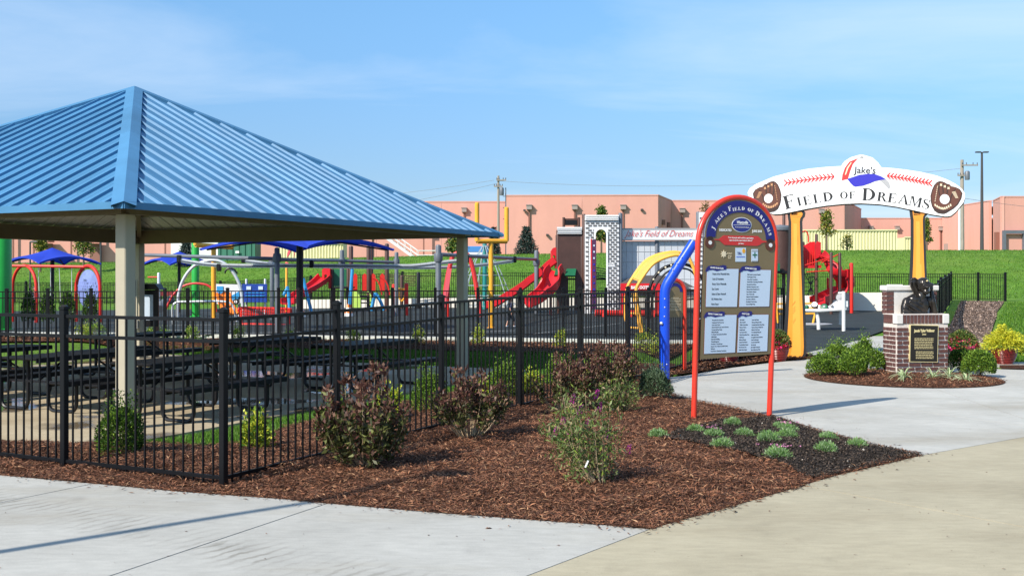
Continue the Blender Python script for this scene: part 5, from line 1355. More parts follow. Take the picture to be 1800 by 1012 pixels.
mb = MB(); v = P(1466, 537, Yt); mb.prism([(v.x - .2, v.z - .09), (v.x + .18, v.z - .09), (v.x + .18, v.z + .16), (v.x + .02, v.z + .05)], Yt - .2, Yt + .25); mb.build('toy_console', OFFW, wt, world=True, smooth=False, bevel=.015)
disc('speaker', 1462, 537, Yt - .2, .04, PRGREY, wt, 80); panel(wt, 'bracket', rect(1482, 529, 1491, 540), Yt - .3, .1, WHITEP, .01); panel(wt, 'bracket', rect(1475, 513, 1483, 516), Yt - .3, .1, WHITEP)
mb = MB(); v = P(1418, 540, Yt); mb.ball(v, .07, 10); mb.build('spring_toy', DKGREEN, wt, world=True)
yf_ = thing('balance_rail', 'yellow tubular balance frame half hidden behind the left bat', 'play frame', at(1400, 34))
for y in (534, 543, 552): T(yf_, 'rail', ((1360, y), (1434, y - 1)), 34, .03, YEL)
T(yf_, 'leg', ((1368, 569), (1364, 533)), 33.8, .035, YEL); T(yf_, 'leg', ((1429, 568), (1434, 546)), 33.8, .035, YEL); T(yf_, 'leg', ((1382, 560), (1380, 533)), 34.4, .035, YEL)
p = G(1428, 570); mb = MB(); mb.lathe([(.6, .0), (.6, .018), (0, .02)], (p.x, p.y, p.z + .006), 20); mb.top('play_pad', PRGREY, 'flat grey round pad in the rubber by the white play table', 'ground pad', (p.x, p.y, p.z))
# ------------------------------------------------------------------ signs
class Board:
    """a flat upright sign: maps traced photo points onto its own plane and stacks thin prisms on it"""
    def __init__(s, name, label, cat, A, B, group=None):
        A, B = Vector(A), Vector(B); s.m = (A + B) / 2; d = B - A; d.z = 0; d.normalize(); s.d = d
        s.root = thing(name, label, cat, s.m, math.atan2(d.y, d.x), group)
    def L(s, px, py):
        k = (px - 900) / F; u = (k * s.m.y - s.m.x) / (s.d.x - k * s.d.y); Y = s.m.y + u * s.d.y
        return (u, CH - (py - HZ) / F * Y - s.m.z)
    def poly(s, name, q, y0, y1, m, parent=None, bevel=0.0, **kw):
        mb = MB(); mb.prism([s.L(*p) for p in q], y0, y1); return mb.build(name, m, parent or s.root, smooth=False, bevel=bevel)
    def disc(s, name, px, py, r, y0, y1, m, parent=None, n=20, ry=None, lift=0):
        c = s.L(px, py); e = s.L(px + r, py); rr = abs(e[0] - c[0]); rz = rr if ry is None else abs(s.L(px, py + ry)[1] - c[1])
        mb = MB(); mb.prism([(c[0] + rr * math.cos(a), c[1] + rz * math.sin(a)) for a in np.linspace(0, 2 * math.pi, n + 1)[:-1]], y0, y1); return mb.build(name, m, parent or s.root, smooth=False)
    def text(s, t, px, py, hpx, y, m, parent=None, **kw):
        """hpx: cap height in photo pixels; px, py: where the baseline starts, centres or ends"""
        x, z = s.L(px, py); h = abs(s.L(px, py - hpx)[1] - z)
        return put_text(t, h / .70, x, z, y, m, parent or s.root, **kw)
def ringpts(cx, cy, rx, ry, a0, a1, n=24, slope=0.0):
    return [(cx + rx * math.cos(a), cy - ry * math.sin(a) + slope * rx * math.cos(a)) for a in np.linspace(a0, a1, n)]

# serif capitals drawn as outlines, cap height 1
def qring(cx, cz, rx, rz, tx, tz, a0=0.0, a1=2 * math.pi, n=22):
    A = np.linspace(a0, a1, n + 1); out = []
    for i in range(n):
        a, b = A[i], A[i + 1]
        out.append([(cx + rx * math.cos(a), cz + rz * math.sin(a)), (cx + rx * math.cos(b), cz + rz * math.sin(b)), (cx + (rx - tx) * math.cos(b), cz + (rz - tz) * math.sin(b)), (cx + (rx - tx) * math.cos(a), cz + (rz - tz) * math.sin(a))])
    return out
def bx(x0, z0, x1, z1): return [(x0, z0), (x1, z0), (x1, z1), (x0, z1)]
def stroke(pts, w):
    out = []; n = len(pts); W = w if isinstance(w, (list, tuple)) else [w] * n; N = []
    for i in range(n):
        a, b = pts[max(i - 1, 0)], pts[min(i + 1, n - 1)]; dx, dz = b[0] - a[0], b[1] - a[1]; l = math.hypot(dx, dz) or 1; N.append((-dz / l, dx / l))
    for i in range(n - 1):
        p, q = pts[i], pts[i + 1]; u, v = N[i], N[i + 1]
        out.append([(p[0] + u[0] * W[i] / 2, p[1] + u[1] * W[i] / 2), (q[0] + v[0] * W[i + 1] / 2, q[1] + v[1] * W[i + 1] / 2), (q[0] - v[0] * W[i + 1] / 2, q[1] - v[1] * W[i + 1] / 2), (p[0] - u[0] * W[i] / 2, p[1] - u[1] * W[i] / 2)])
    return out
K, N_, SF = .20, .065, .055
def stem_(x, lo=True, hi=True):
    o = [bx(x, SF, x + K, 1 - SF)]
    if lo: o.append(bx(x - .07, 0, x + K + .07, SF))
    if hi: o.append(bx(x - .07, 1 - SF, x + K + .07, 1))
    return o
GLYPH = {
    'I': (stem_(.10), .37), 'F': (stem_(.10) + [bx(.34, 1 - SF, .68, 1), [(.64, 1 - SF), (.68, 1 - SF), (.70, .74), (.67, .74)], bx(.27, .49, .52, .54), bx(.50, .40, .54, .63)], .72),
    'E': (stem_(.10) + [bx(.34, 1 - SF, .68, 1), [(.62, 1 - SF), (.68, 1 - SF), (.69, .76), (.66, .76)], bx(.27, .49, .52, .54), bx(.50, .40, .54, .63), bx(.34, 0, .72, SF), [(.66, SF), (.72, SF), (.75, .27), (.71, .27)]], .78),
    'L': (stem_(.10) + [bx(.34, 0, .68, SF), [(.62, SF), (.68, SF), (.72, .30), (.68, .30)]], .74),
    'D': (stem_(.10) + qring(.30, .5, .56, .5, K * 1.05, SF, -math.pi / 2, math.pi / 2) + [bx(.25, 0, .32, SF), bx(.25, 1 - SF, .32, 1)], .90),
    'O': (qring(.45, .5, .43, .52, K, SF), .90),
    'R': (stem_(.10) + qring(.34, .745, .33, .255, K * .95, SF, -math.pi / 2, math.pi / 2) + [bx(.26, 1 - SF, .36, 1), bx(.26, .49, .36, .535), [(.40, .50), (.58, .47), (.84, 0), (.64, 0)], bx(.62, 0, .92, SF)], .90),
    'A': ([[(.06, SF), (.13, SF), (.43, .90), (.41, 1.0)], [(.38, 1.02), (.50, 1.02), (.84, SF), (.64, SF)], bx(.22, .30, .62, .35), bx(-.02, 0, .22, SF), bx(.56, 0, .92, SF)], .90),
    'M': ([bx(.13, SF, .185, 1), [(.13, 1), (.32, 1), (.60, .05), (.52, .05)], [(.50, .03), (.56, .03), (.88, 1), (.82, 1)], bx(.82, SF, .99, 1), bx(.03, 0, .29, SF), bx(.74, 0, 1.07, SF), bx(.04, 1 - SF, .20, 1), bx(.90, 1 - SF, 1.07, 1)], 1.10),
    'S': (stroke([(.53, .80), (.44, .93), (.30, .975), (.16, .92), (.10, .78), (.17, .63), (.32, .53), (.48, .43), (.56, .28), (.51, .12), (.36, .03), (.20, .05), (.08, .20)], [.03, .05, .055, .09, .13, .16, .18, .18, .14, .09, .055, .05, .03]) + [bx(.51, .70, .555, .98), bx(.05, .02, .095, .30)], .64),
    'J': (stem_(.24, lo=False) + stroke([(.325, .1), (.30, -.10), (.20, -.20), (.08, -.18)], [K, .13, .07, .07]) + [[(.02, -.19), (.13, -.21), (.15, -.11), (.04, -.08)]], .50),
    'K': (stem_(.10) + [[(.26, .40), (.26, .48), (.66, 1 - SF), (.74, 1 - SF)], [(.36, .52), (.46, .62), (.88, SF), (.68, SF)], bx(.54, 1 - SF, .84, 1), bx(.58, 0, .94, SF)], .92),
    "'": ([[(.06, 1.0), (.20, 1.0), (.12, .70), (.08, .70)]], .24)}
def serif(bd_, items, y, m, parent, name='lettering', wide=1.2):
    """items: (character, centre px, baseline py, cap height px, tilt in degrees)"""
    for ch, cx, cy, hp, rot in items:
        polys, w = GLYPH[ch]; x, z = bd_.L(cx, cy); h = abs(bd_.L(cx, cy - hp)[1] - z); c, s = math.cos(R(rot)), math.sin(R(rot)); mb = MB(); e = 0
        for pl in polys:
            q = [((a - w / 2) * h * wide, b * h) for a, b in pl]; q = [(x + a * c - b * s, z + a * s + b * c) for a, b in q]; mb.prism(q, y - e, y + .004); e += .00012
        mb.build(name, m, parent, smooth=False)

# ---- dedication sign on red posts
SL, SR = Vector((1.99, 11.58, .02)), Vector((2.93, 12.05, .02))
ds = Board('dedication_sign', 'tall arched dedication sign on bright red tube posts in the mulch', 'sign', SL, SR)
hw = (SR - SL).length / 2; ztop = 2.50; mb = MB()
fr = [(-hw, 0, -.05), (-hw, 0, 1.0)] + [(-hw * math.cos(a), 0, ztop - hw - .02 + hw * math.sin(a)) for a in np.linspace(0, math.pi, 25)] + [(hw, 0, 1.0), (hw, 0, -.05)]
fr = [(x * (1 + .018 * z) + .038 * z, y, z) for x, y, z in fr]
mb.tube(fr, .031, 14); mb.build('post_frame', ORED, ds.root)
board = [(1229, 631), (1353, 621.5), (1361, 428)] + ringpts(1299.2, 420, 61.5, 69, 0, math.pi, 25, .05) + [(1237, 418)]
ds.poly('white_backing', [(a + (1.8 if a > 1299 else -1.8), b - 1.5) for a, b in board[2:]], -.012, .010, PRWHITE)
bo = ds.poly('sign_board', board, -.020, .006, SIGNBR)
mb = MB()
for px, py in ((1233, 560), (1235, 470), (1357, 470), (1354, 560)): x, z = ds.L(px, py); mb.tube([(x, 0, z), (math.copysign(hw, x - .06) * (1 + .018 * z) + .038 * z, 0, z)], .008, 6)
mb.build('bracket', SILVER, ds.root)
yF = -.0215
nv = ds.poly('arch_band', ringpts(1299.2, 420, 60, 67, 0, math.pi, 25, .05) + ringpts(1299.8, 419, 44.5, 45.5, math.pi, 0, 25, .06), yF - .003, yF, NAVY, bo)
A0 = [('J', 203, 386, 48), ('A', 244, 313, 37), ('K', 272, 283, 37), ('E', 302, 252, 37), ("'", 322, 222, 40), ('S', 342, 226, 37), ('F', 390, 178, 52), ('I', 424, 188, 37), ('E', 452, 182, 37), ('L', 490, 178, 37), ('D', 530, 177, 37), ('O', 594, 190, 37), ('F', 628, 204, 37), ('D', 680, 235, 52), ('R', 722, 268, 37), ('E', 745, 305, 37), ('A', 772, 347, 37), ('M', 798, 400, 37), ('S', 816, 448, 37)]
it = []
for ch, x, y, h in A0:
    an = math.degrees(math.atan2(x - 510, (470 - y) * .92)); it.append((ch, 1220 + (x + (14 if ch == 'J' else 0)) / 6.325, 340 + (y + h * .28) / 6.325, h * .98 / 6.325, -an * .86))
serif(ds, it, yF - .005, PRWHITE, nv)
ov = ds.disc('oval_badge', 1301.5, 395.5, 17.3, yF - .002, yF, PRWHITE, bo, 32, 13.3); ds.disc('oval_face', 1301.5, 395.5, 16.2, yF - .004, yF - .001, mat('badge_blue', (.02, .03, .22), .5), ov, 32, 12.2)
ds.text('Wentzville', 1302, 393.5, 5.0, yF - .005, PRWHITE, ov, shear=.35, off=.0015, sx=.80); ds.text('The Crossroads of the Nation', 1302, 400.5, 1.9, yF - .005, PRWHITE, ov, sx=.95); ds.poly('badge_line', rect(1287, 395.2, 1316, 395.8), yF - .005, yF - .003, PRWHITE, ov)
ds.text('DEDICATED', 1273, 406.5, 4.0, yF - .001, PRWHITE, bo, off=.0015, sx=.86); ds.text('JUNE 2018', 1328.5, 408.5, 4.0, yF - .001, PRWHITE, bo, off=.0015, sx=.80)
rib = ds.poly('quote_banner', [(1254, 420.5), (1262, 420), (1267, 416), (1270, 413.8), (1330, 415), (1334, 419), (1337, 422.5), (1345, 424), (1345, 426), (1337, 427), (1333, 430.5), (1328, 432.3), (1271, 430.5), (1267, 427), (1262, 422.5), (1254, 421.8)], yF - .003, yF, PRRED, bo)
for t, y_ in (('"A lot of people said I could be a good player.', 419.3), ('I just wanted the opportunity to show it."', 423.8), ('-Jake Vollmer', 429)): ds.text(t, 1300, y_, 2.3 if 'V' not in t else 1.7, yF - .0045, PRWHITE, rib, sx=.92, off=.0006)
for cx, cy in ((1245.3, 426.5), (1351.3, 431)):
    g = ds.disc('glove_mark', cx, cy, 8.2, yF - .006, yF - .0005, GLOVE, bo, 18, 10); ds.disc('ball_mark', cx + .5, cy, 3.0, yF - .008, yF - .005, PRWHITE, g, 14, 3.6); ds.poly('finger_mark', [(cx - 6, cy - 8), (cx - 2, cy - 11), (cx + 3, cy - 11), (cx + 6, cy - 8), (cx + 4, cy - 5), (cx - 4, cy - 5)], yF - .007, yF - .005, GLOVD, g)
# sponsor marks as plain printed shapes
star = ds.poly('star_mark', [(1270 + (6.0 if i % 2 == 0 else 3.2) * math.cos(i * math.pi / 8), 446.5 + (7.0 if i % 2 == 0 else 4) * math.sin(i * math.pi / 8)) for i in range(16)], yF - .003, yF, CREAMP, bo)
for y_ in (447, 451.5, 455): ds.text(('PARKS', 'AND', 'REC')[int((y_ - 446) / 4)], 1280.5, y_, 2.9, yF - .001, CREAMP, bo, sx=.9)
cd = ds.poly('card_mark', rect(1290.5, 435.5, 1309, 460), yF - .002, yF, PALE, bo); ds.text('TRi', 1297, 448, 5, yF - .004, NAVY, cd, sx=.9); ds.disc('sun_mark', 1305, 441, 2.8, yF - .004, yF - .001, YEL, cd, 12, 4.2); ds.poly('wave_mark', rect(1292, 451, 1307, 452), yF - .004, yF - .001, BLUE, cd)
cd = ds.poly('card_mark', rect(1318.5, 438, 1330, 460), yF - .002, yF, PALE, bo); ds.poly('cross_mark', rect(1323.6, 443, 1325.2, 453), yF - .004, yF - .001, DKGREEN, cd); ds.poly('cross_mark', rect(1320.4, 447, 1328.4, 449), yF - .0042, yF - .001, DKGREEN, cd)
for y_ in (440, 458): ds.poly('bar_mark', rect(1319, y_, 1329.5, y_ + 1.6), yF - .004, yF - .001, PRGREY, cd)
lists = [('GRAND SLAM CLUB', [(1240.4, 472.6), (1296, 472.6), (1293, 539), (1238.4, 539)], (1250, 0), 1,
          ['Friends of the Wentzville Parks', 'Catch 22 Foundation', 'Rotary Club of Wentzville', 'Dan Courier', 'Robert & Diane Wendorff', "Ed's Western Auto", 'Home Depot']),
         ('HOME RUN CLUB', [(1300, 473.6), (1352.8, 474.6), (1349.5, 538.4), (1297, 539)], (1311, 0), 1,
          ['SSM Health St. Joseph Hospital', 'The Wengler Group', 'Cuivre River Foundation', 'World Wide Technology Foundation', 'Zumwalt Foundations', 'Electrical Connection Local', 'Midwest Block Manufacturers', 'Dave Sinclair of Sports', 'City of Wentzville', 'Diamond Family Foundation', 'Sportsplex Unlimited', 'Broadband Construction', 'Lettered Engineering']),
         ('PERFECT GAME CLUB', [(1237.4, 553.6), (1292.5, 553), (1289.6, 619), (1235.4, 621.4)], (1249, 0), 1,
          ['Wentzville Fire Protection', 'Continental Tire Resources', 'Lucas Home Stores', 'United Health Group, Service Partners', 'Commercial Rug Center', 'Michael Murphy', 'St. Charles Community Foundation', 'Allied Lights', 'Dimension Building', 'Wentzville Jaycees', 'Northern & Tree Services', 'Express Tire / Tubes & Service Center', 'Wal-mart', 'Great Rivers Greenway Foundation']),
         ('FAN CLUB', [(1296.5, 553), (1348.5, 552.6), (1346, 616.5), (1293.5, 619)], (1297, 0), 2,
          ['Ben Reeder', 'Allen Chandler', 'Wilder Corporation', 'Biltmore Homes', 'Family Dental', 'The Carlson Bank', 'Wood Home Buys Store', 'Bell Bumper', 'Midwest Granite', 'South & Son Motors', 'Tom Bradley & Carpet', 'M & M Lawn Care', 'Butler Home Repair'])]
col2 = ['Carter Creek Church', 'Minuteman Printing & Lending', 'Community State Bank of Saint Charles', 'Gateway of Luxury & Antique Floor', 'Members of Tufts Group', 'C & C Residential Realty Land', 'Hinkle Lodge & Family', 'The Legislative Express Restaurants', 'Parks & Youth Leagues', 'St. Louis Cardinals Offices', 'Van Hoy Legal', 'John Douglas & company of', 'Upper Quality Group CRNC']
for ttl, q, tx, nc, rows in lists:
    ds.poly('list_border', [(q[0][0] - .7, q[0][1] - .7), (q[1][0] + .7, q[1][1] - .7), (q[2][0] + .7, q[2][1] + .7), (q[3][0] - .7, q[3][1] + .7)], yF - .0015, yF, MAROON, bo)
    pn = ds.poly('list_panel', q, yF - .003, yF - .001, PALE, bo)
    w = q[1][0] - q[0][0]; x0, y0 = q[0]; e = 34 if len(ttl) > 9 else 23
    ds.poly('title_ribbon', [(x0 - 3, y0 + 5), (x0 - 1, y0 - 1), (x0 + 2, y0 - 5), (x0 + e * .3, y0 - 6.5), (x0 + e * .6, y0 - 4.8), (x0 + e * .85, y0 - 6.8), (x0 + e, y0 - 5.5), (x0 + e - .5, y0 + 1.5), (x0 + e * .7, y0 + 2.2), (x0 + e * .5, y0 + 3.8), (x0 + e * .3, y0 + 1.6), (x0 + 3, y0 + 2.5), (x0 + 2, y0 + 4)], yF - .005, yF - .003, NAVY, pn)
    ds.text(ttl, x0 + e / 2, y0 - .3, 2.7, yF - .0065, PRWHITE, pn, rot=R(-4), sx=.82 if len(ttl) > 9 else .9, off=.0008)
    n = len(rows); top_, bot = y0 + 9, q[3][1] - 4.5; hp = 3.4 if n < 9 else 2.05
    for c in range(nc):
        body = rows if c == 0 else col2
        for i, t in enumerate(body):
            f = i / (n - 1); yy = top_ + (bot - top_) * f + hp * .4; xx = (tx[0] if nc == 1 else (298 + 1000 + c * 21)) - f * (2.2 if nc == 1 else 1.6)
            ds.text(t, xx, yy, hp, yF - .0035, PRBLACK, pn, align='LEFT', sx=(.60 if n < 9 else .80) if nc == 1 else (.74 if c == 0 else .60), off=.0003, extrude=.0004)

# ---- baseball bat gateway with its curved sign
BLp, BRp = Vector((5.56, 20.8, .03)), Vector((7.66, 20.0, .03))
ga_ = Board('entrance_arch', 'entrance arch of two orange baseball bats carrying a white curved sign', 'entrance arch', BLp, BRp)
def b3(q): return [(1360 + a / 3.615, 360 + b / 3.615) for a, b in q]
bat_o = b3([(100, 68), (97, 52), (108, 40), (150, 36), (185, 38), (196, 54), (192, 78), (180, 92), (176, 110), (178, 200), (183, 350), (188, 480), (193, 620), (198, 760), (203, 900), (201, 950), (190, 974), (165, 983), (100, 983), (75, 975), (62, 955), (62, 930), (72, 850), (84, 700), (94, 520), (102, 380), (106, 250), (106, 110), (102, 88)])
bat_i = b3([(108, 66), (106, 56), (114, 49), (150, 46), (180, 48), (186, 58), (183, 72), (171, 86), (167, 110), (169, 200), (174, 350), (179, 480), (184, 620), (189, 760), (193, 900), (190, 945), (180, 964), (160, 972), (104, 973), (86, 966), (78, 950), (80, 925), (88, 850), (97, 700), (104, 520), (111, 380), (114, 250), (114, 110), (110, 86)])
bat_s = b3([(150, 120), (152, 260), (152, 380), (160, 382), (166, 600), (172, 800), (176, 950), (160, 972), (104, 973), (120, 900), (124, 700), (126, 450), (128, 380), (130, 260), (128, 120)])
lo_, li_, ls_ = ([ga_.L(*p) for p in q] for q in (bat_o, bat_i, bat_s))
uc_ = ga_.L(1397, 500)[0]; lo_ = [(x + math.copysign(.022, x - uc_) - .008, z + (.012 if z > 2.5 else (-.0 if z < .1 else 0))) for x, z in lo_]
uL, uR = ga_.L(1397, 500)[0], ga_.L(1612, 500)[0]
strokes = [[(152, 205 + i * 9), (158, 203 + i * 9)] for i in range(6)] + [[(118 + i * 6, 640 - i * 5), (136 + i * 2, 618 - i * 4)] for i in range(3)] + [[(124, 690 - i * 14), (140, 668 - i * 12)] for i in range(3)] + [[(130 + i * 5, 755 - i * 10), (126 + i * 6, 735 - i * 8)] for i in range(3)]
for k, du in ((0, 0.0), (1, uR - uL)):
    f = (lambda q: q) if k == 0 else (lambda q: [(uL + (x - uL) * 1.0 + du, z) for x, z in q])
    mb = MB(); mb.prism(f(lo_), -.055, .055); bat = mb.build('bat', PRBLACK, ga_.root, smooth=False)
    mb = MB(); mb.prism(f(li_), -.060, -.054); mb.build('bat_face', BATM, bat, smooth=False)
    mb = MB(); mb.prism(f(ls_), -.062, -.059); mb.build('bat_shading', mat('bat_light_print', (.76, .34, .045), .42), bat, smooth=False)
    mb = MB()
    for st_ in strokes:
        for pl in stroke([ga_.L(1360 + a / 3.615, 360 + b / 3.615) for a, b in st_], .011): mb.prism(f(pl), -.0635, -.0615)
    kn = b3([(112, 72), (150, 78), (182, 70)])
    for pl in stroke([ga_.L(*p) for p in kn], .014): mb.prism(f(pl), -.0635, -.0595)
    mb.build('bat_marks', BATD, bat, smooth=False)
def b5(q): return [(1300 + a / 3.264, 250 + b / 3.264) for a, b in q]
arch_o = b5([(50, 292), (62, 268), (95, 244), (200, 200), (300, 174), (400, 155), (500, 145), (585, 140), (592, 128), (605, 112), (640, 90), (675, 80), (690, 76), (710, 76), (725, 80), (765, 92), (797, 122), (815, 148), (880, 152), (950, 160), (1040, 174), (1130, 195), (1190, 217), (1240, 243), (1275, 270), (1291, 295), (1292, 322), (1283, 348), (1262, 374), (1238, 402), (1214, 422), (1195, 427), (1175, 427), (1100, 415), (1000, 392), (900, 371), (800, 357), (700, 352), (600, 355), (500, 365), (400, 381), (300, 402), (240, 413), (200, 415), (178, 408), (150, 385), (100, 345), (58, 315)])
ao = ga_.poly('arch_board', arch_o, -.10, .05, PRWHITE)
ga_.poly('arch_back_edge', [(a + .8, b + 1.6) for a, b in arch_o], .052, .075, PRBLACK, ao)
yA = -.102
for k_ in range(2): x_, z_ = ga_.L((1397, 1612)[k_], 372); mb = MB(); mb.box((x_, .02, z_ + .03), (.12, .16, .2)); mb.build('bracket', BLKP, ga_.root, smooth=False)
mb = MB(); x_, z_ = ga_.L(1504, 357.5); mb.box((x_, -.02, z_), (.17, .10, .03)); mb.build('light_bar', BLKP, ga_.root, smooth=False)
L5 = [('F', 297, 380, 76, 14), ('I', 349, 366, 48, 13), ('E', 396, 359, 49, 12), ('L', 452, 349, 50, 10), ('D', 513, 340, 52, 8), ('O', 601, 326, 40, 2), ('F', 648, 326, 40, 1), ('D', 741, 337, 70, -3), ('R', 816, 341, 52, -7), ('E', 873, 348, 53, -9), ('A', 937, 358, 54, -11), ('M', 1003, 370, 55, -13), ('S', 1062, 384, 56, -15)]
serif(ga_, [(c, *b5([(x, y)])[0], h / 3.264, r_) for c, x, y, h, r_ in L5], yA - .002, PRBLACK, ao)
ga_.poly('underline', b5([(578, 334), (664, 334), (664, 337), (578, 337)]), yA - .003, yA + .001, PRBLACK, ao)
# cap emblem
cp_ = ga_.poly('cap_crown', b5([(625, 212), (632, 175), (650, 130), (680, 98), (702, 93), (735, 98), (770, 115), (795, 140), (806, 175), (806, 190), (770, 184), (690, 190)]), yA - .002, yA, mat('cap_white_print', (.70, .72, .76), .5), ao)
ga_.poly('cap_panel', b5([(588, 222), (592, 190), (606, 150), (632, 115), (682, 95), (652, 130), (636, 172), (624, 214)]), yA - .0035, yA, PRRED, cp_)
ga_.poly('cap_highlight', b5([(606, 190), (618, 150), (640, 120), (646, 119), (626, 152), (612, 190)]), yA - .005, yA - .003, CREAMP, cp_)
ga_.poly('cap_brim', b5([(620, 214), (690, 191), (735, 185), (775, 186), (812, 198), (842, 216), (815, 219), (780, 226), (745, 240), (710, 252), (665, 258), (652, 252), (636, 235)]), yA - .005, yA - .001, PRBLUE, cp_)
ga_.poly('brim_underside', b5([(806, 222), (842, 216), (860, 236), (867, 262), (852, 268), (836, 250)]), yA - .004, yA - .001, PRGREY, cp_)
ga_.poly('cap_button', b5([(692, 92), (698, 87), (708, 87), (714, 92)]), yA - .006, yA - .001, PRBLACK, cp_)
ga_.text("Jake's", *b5([(721, 182)])[0], 37 / 3.264, yA - .006, PRBLACK, cp_, rot=R(-4), off=.002, sx=1.0)
# red stitching
for x0, z0, x1, z1, n, flip in ((272, 236, 540, 200, 13, 1), (852, 196, 1090, 238, 13, -1)):
    mb = MB(); pq = []
    for i in range(n):
        t = i / (n - 1); x, y = x0 + (x1 - x0) * t, z0 + (z1 - z0) * t - 8 * 4 * t * (1 - t) * .35; pq.append((x, y))
        for s_ in (-1, 1):
            for pl in stroke([ga_.L(*p) for p in b5([(x + 4 * flip, y), (x - 12 * flip, y + s_ * 16), (x - 15 * flip, y + s_ * 17)])], [.026, .022, .018]): mb.prism(pl, yA - .003 - i * .0001, yA)
    for pl in stroke([ga_.L(*p) for p in b5(pq)], .02): mb.prism(pl, yA - .0015, yA)
    mb.build('stitching', PRRED, ao, smooth=False)
# gloves
def b6(q): return [(1620 + a / 5.06, 260 + b / 5.06) for a, b in q]
GL = dict(out=[(80, 480), (77, 430), (90, 380), (110, 335), (135, 308), (160, 299), (185, 303), (208, 312), (222, 322), (245, 326), (262, 345), (300, 352), (338, 370), (362, 405), (352, 455), (322, 508), (282, 545), (240, 570), (200, 590), (150, 585), (110, 558), (90, 522)],
          palm=[(105, 470), (104, 420), (120, 360), (150, 325), (185, 330), (225, 350), (262, 372), (300, 380), (335, 398), (330, 440), (300, 495), (262, 528), (200, 540), (140, 528), (112, 500)],
          dark=[(95, 525), (130, 545), (190, 556), (245, 552), (225, 580), (190, 590), (145, 584), (110, 560)])
u0, z0_ = ga_.L(*b6([(204, 460)])[0]); uL0, zL0 = ga_.L(*b5([(170, 325)])[0])
for side in (0, 1):
    def loc(q):
        r = [ga_.L(*p) for p in b6(q)]
        return r if side else [(uL0 - (x - u0), zL0 + (z - z0_) * 1.0) for x, z in r]
    def pr(nm, q, a, b, m, par): mb = MB(); mb.prism(loc(q), a, b); return mb.build(nm, m, par, smooth=False)
    gl = pr('glove_emblem', GL['out'], yA - .003, yA, GLOVD, ao)
    pr('glove_leather', [((x - 215) * .93 + 215, (y - 440) * .93 + 438) for x, y in GL['out']], yA - .005, yA - .002, GLOVE, gl); pr('glove_heel', GL['dark'], yA - .0065, yA - .004, GLOVD, gl)
    mb = MB(); e = 0
    for q, w in (([(158, 310), (150, 380), (160, 430)], .022), ([(190, 318), (188, 370), (192, 405)], .022), ([(222, 330), (228, 375), (226, 410)], .022), ([(300, 370), (262, 430), (250, 490)], .02)):
        for pl in stroke(loc(q), w): e += .0001; mb.prism(pl, yA - .0065 - e, yA - .004)
    mb.build('finger_seams', GLOVD, gl, smooth=False)
    mb = MB(); e = 0
    for i in range(9): 
        x, y = 118 + i * 17, 512 + 30 * math.sin(i / 8 * math.pi)
        for pl in stroke(loc([(x, y - 10), (x + 5, y + 10)]), .022): e += .0001; mb.prism(pl, yA - .0075 - e, yA - .004)
    for i in range(7):
        for pl in stroke(loc([(268 + i * 5, 400 + i * 8), (300 + i * 4, 392 + i * 9)]), .009): e += .0001; mb.prism(pl, yA - .0075 - e, yA - .004)
    for i in range(9):
        for pl in stroke(loc([(118 + i * 2.5, 480 - i * 16), (120 + i * 3, 471 - i * 16)]), .010): e += .0001; mb.prism(pl, yA - .0075 - e, yA - .004)
    for cx, cy in ((172, 333), (205, 347), (238, 362)):
        for dx in (-1, 1):
            for pl in stroke(loc([(cx - 9 * dx, cy - 9), (cx + 9 * dx, cy + 9)]), .014): e += .0001; mb.prism(pl, yA - .0075 - e, yA - .004)
    mb.build('laces', LACE if side == 0 else CREAMP, gl, smooth=False)
    bl = pr('ball_emblem', [(204 + 43 * math.cos(a), 460 + 43 * math.sin(a)) for a in np.linspace(0, 6.2832, 25)[:-1]], yA - .009, yA - .004, PRWHITE, gl)
    mb = MB()
    for s_ in (-1, 1):
        for pl in stroke(loc([(204 + s_ * 24, 424), (204 + s_ * 15, 445), (204 + s_ * 15, 475), (204 + s_ * 24, 496)]), .006): mb.prism(pl, yA - .0095, yA - .0085)
    mb.build('ball_seam', PALE, bl, smooth=False)

# ---- blue tube and the second, smaller sign
b = G(1168, 668); bt = thing('bent_tube', 'thick bright blue bent tube with bolt heads, standing left of the dedication sign', 'play post', b)
Yt_ = b.y; q = [Vector((b.x, Yt_, -.05)), P(1168, 560, Yt_), P(1168.5, 515, Yt_), P(1170, 506, Yt_), P(1174, 497, Yt_), P(1198, 459, Yt_), P(1220, 425, Yt_)]
mb = MB(); mb.tube(q, .078, 20); mb.build('tube', BLUE, bt, world=True)
mb = MB()
for px, py in ((1168.5, 525), (1168.5, 540), (1168, 556), (1183, 474), (1190.5, 463), (1198, 452), (1172, 640)): mb.ball(P(px, py, Yt_ - .077), .011, 8)
mb.build('bolts', SILVER, bt, world=True)
mb = MB(); mb.ball(P(1162.5, 568, Yt_ - .075), .026, 10); mb.build('button', SILVER, bt, world=True)
s2 = Board('rules_sign', 'smaller arched sign with red frame half hidden behind the blue tube', 'sign', (2.56, 17.75, 0), (2.90, 17.9, 0)); mb = MB()
b0 = s2.L(1203.5, 655); h2 = .20; zt2 = s2.L(1190, 492)[1]; cx2 = b0[0] - h2
mb.tube([(cx2 - h2, 0, 0), (cx2 - h2, 0, zt2 - h2)] + [(cx2 - h2 * math.cos(a), 0, zt2 - h2 + h2 * math.sin(a)) for a in np.linspace(.1, math.pi, 15)] + [(cx2 + h2, 0, .8), (cx2 + h2, 0, 0)], .034, 12); mb.build('post_frame', ORED, s2.root)
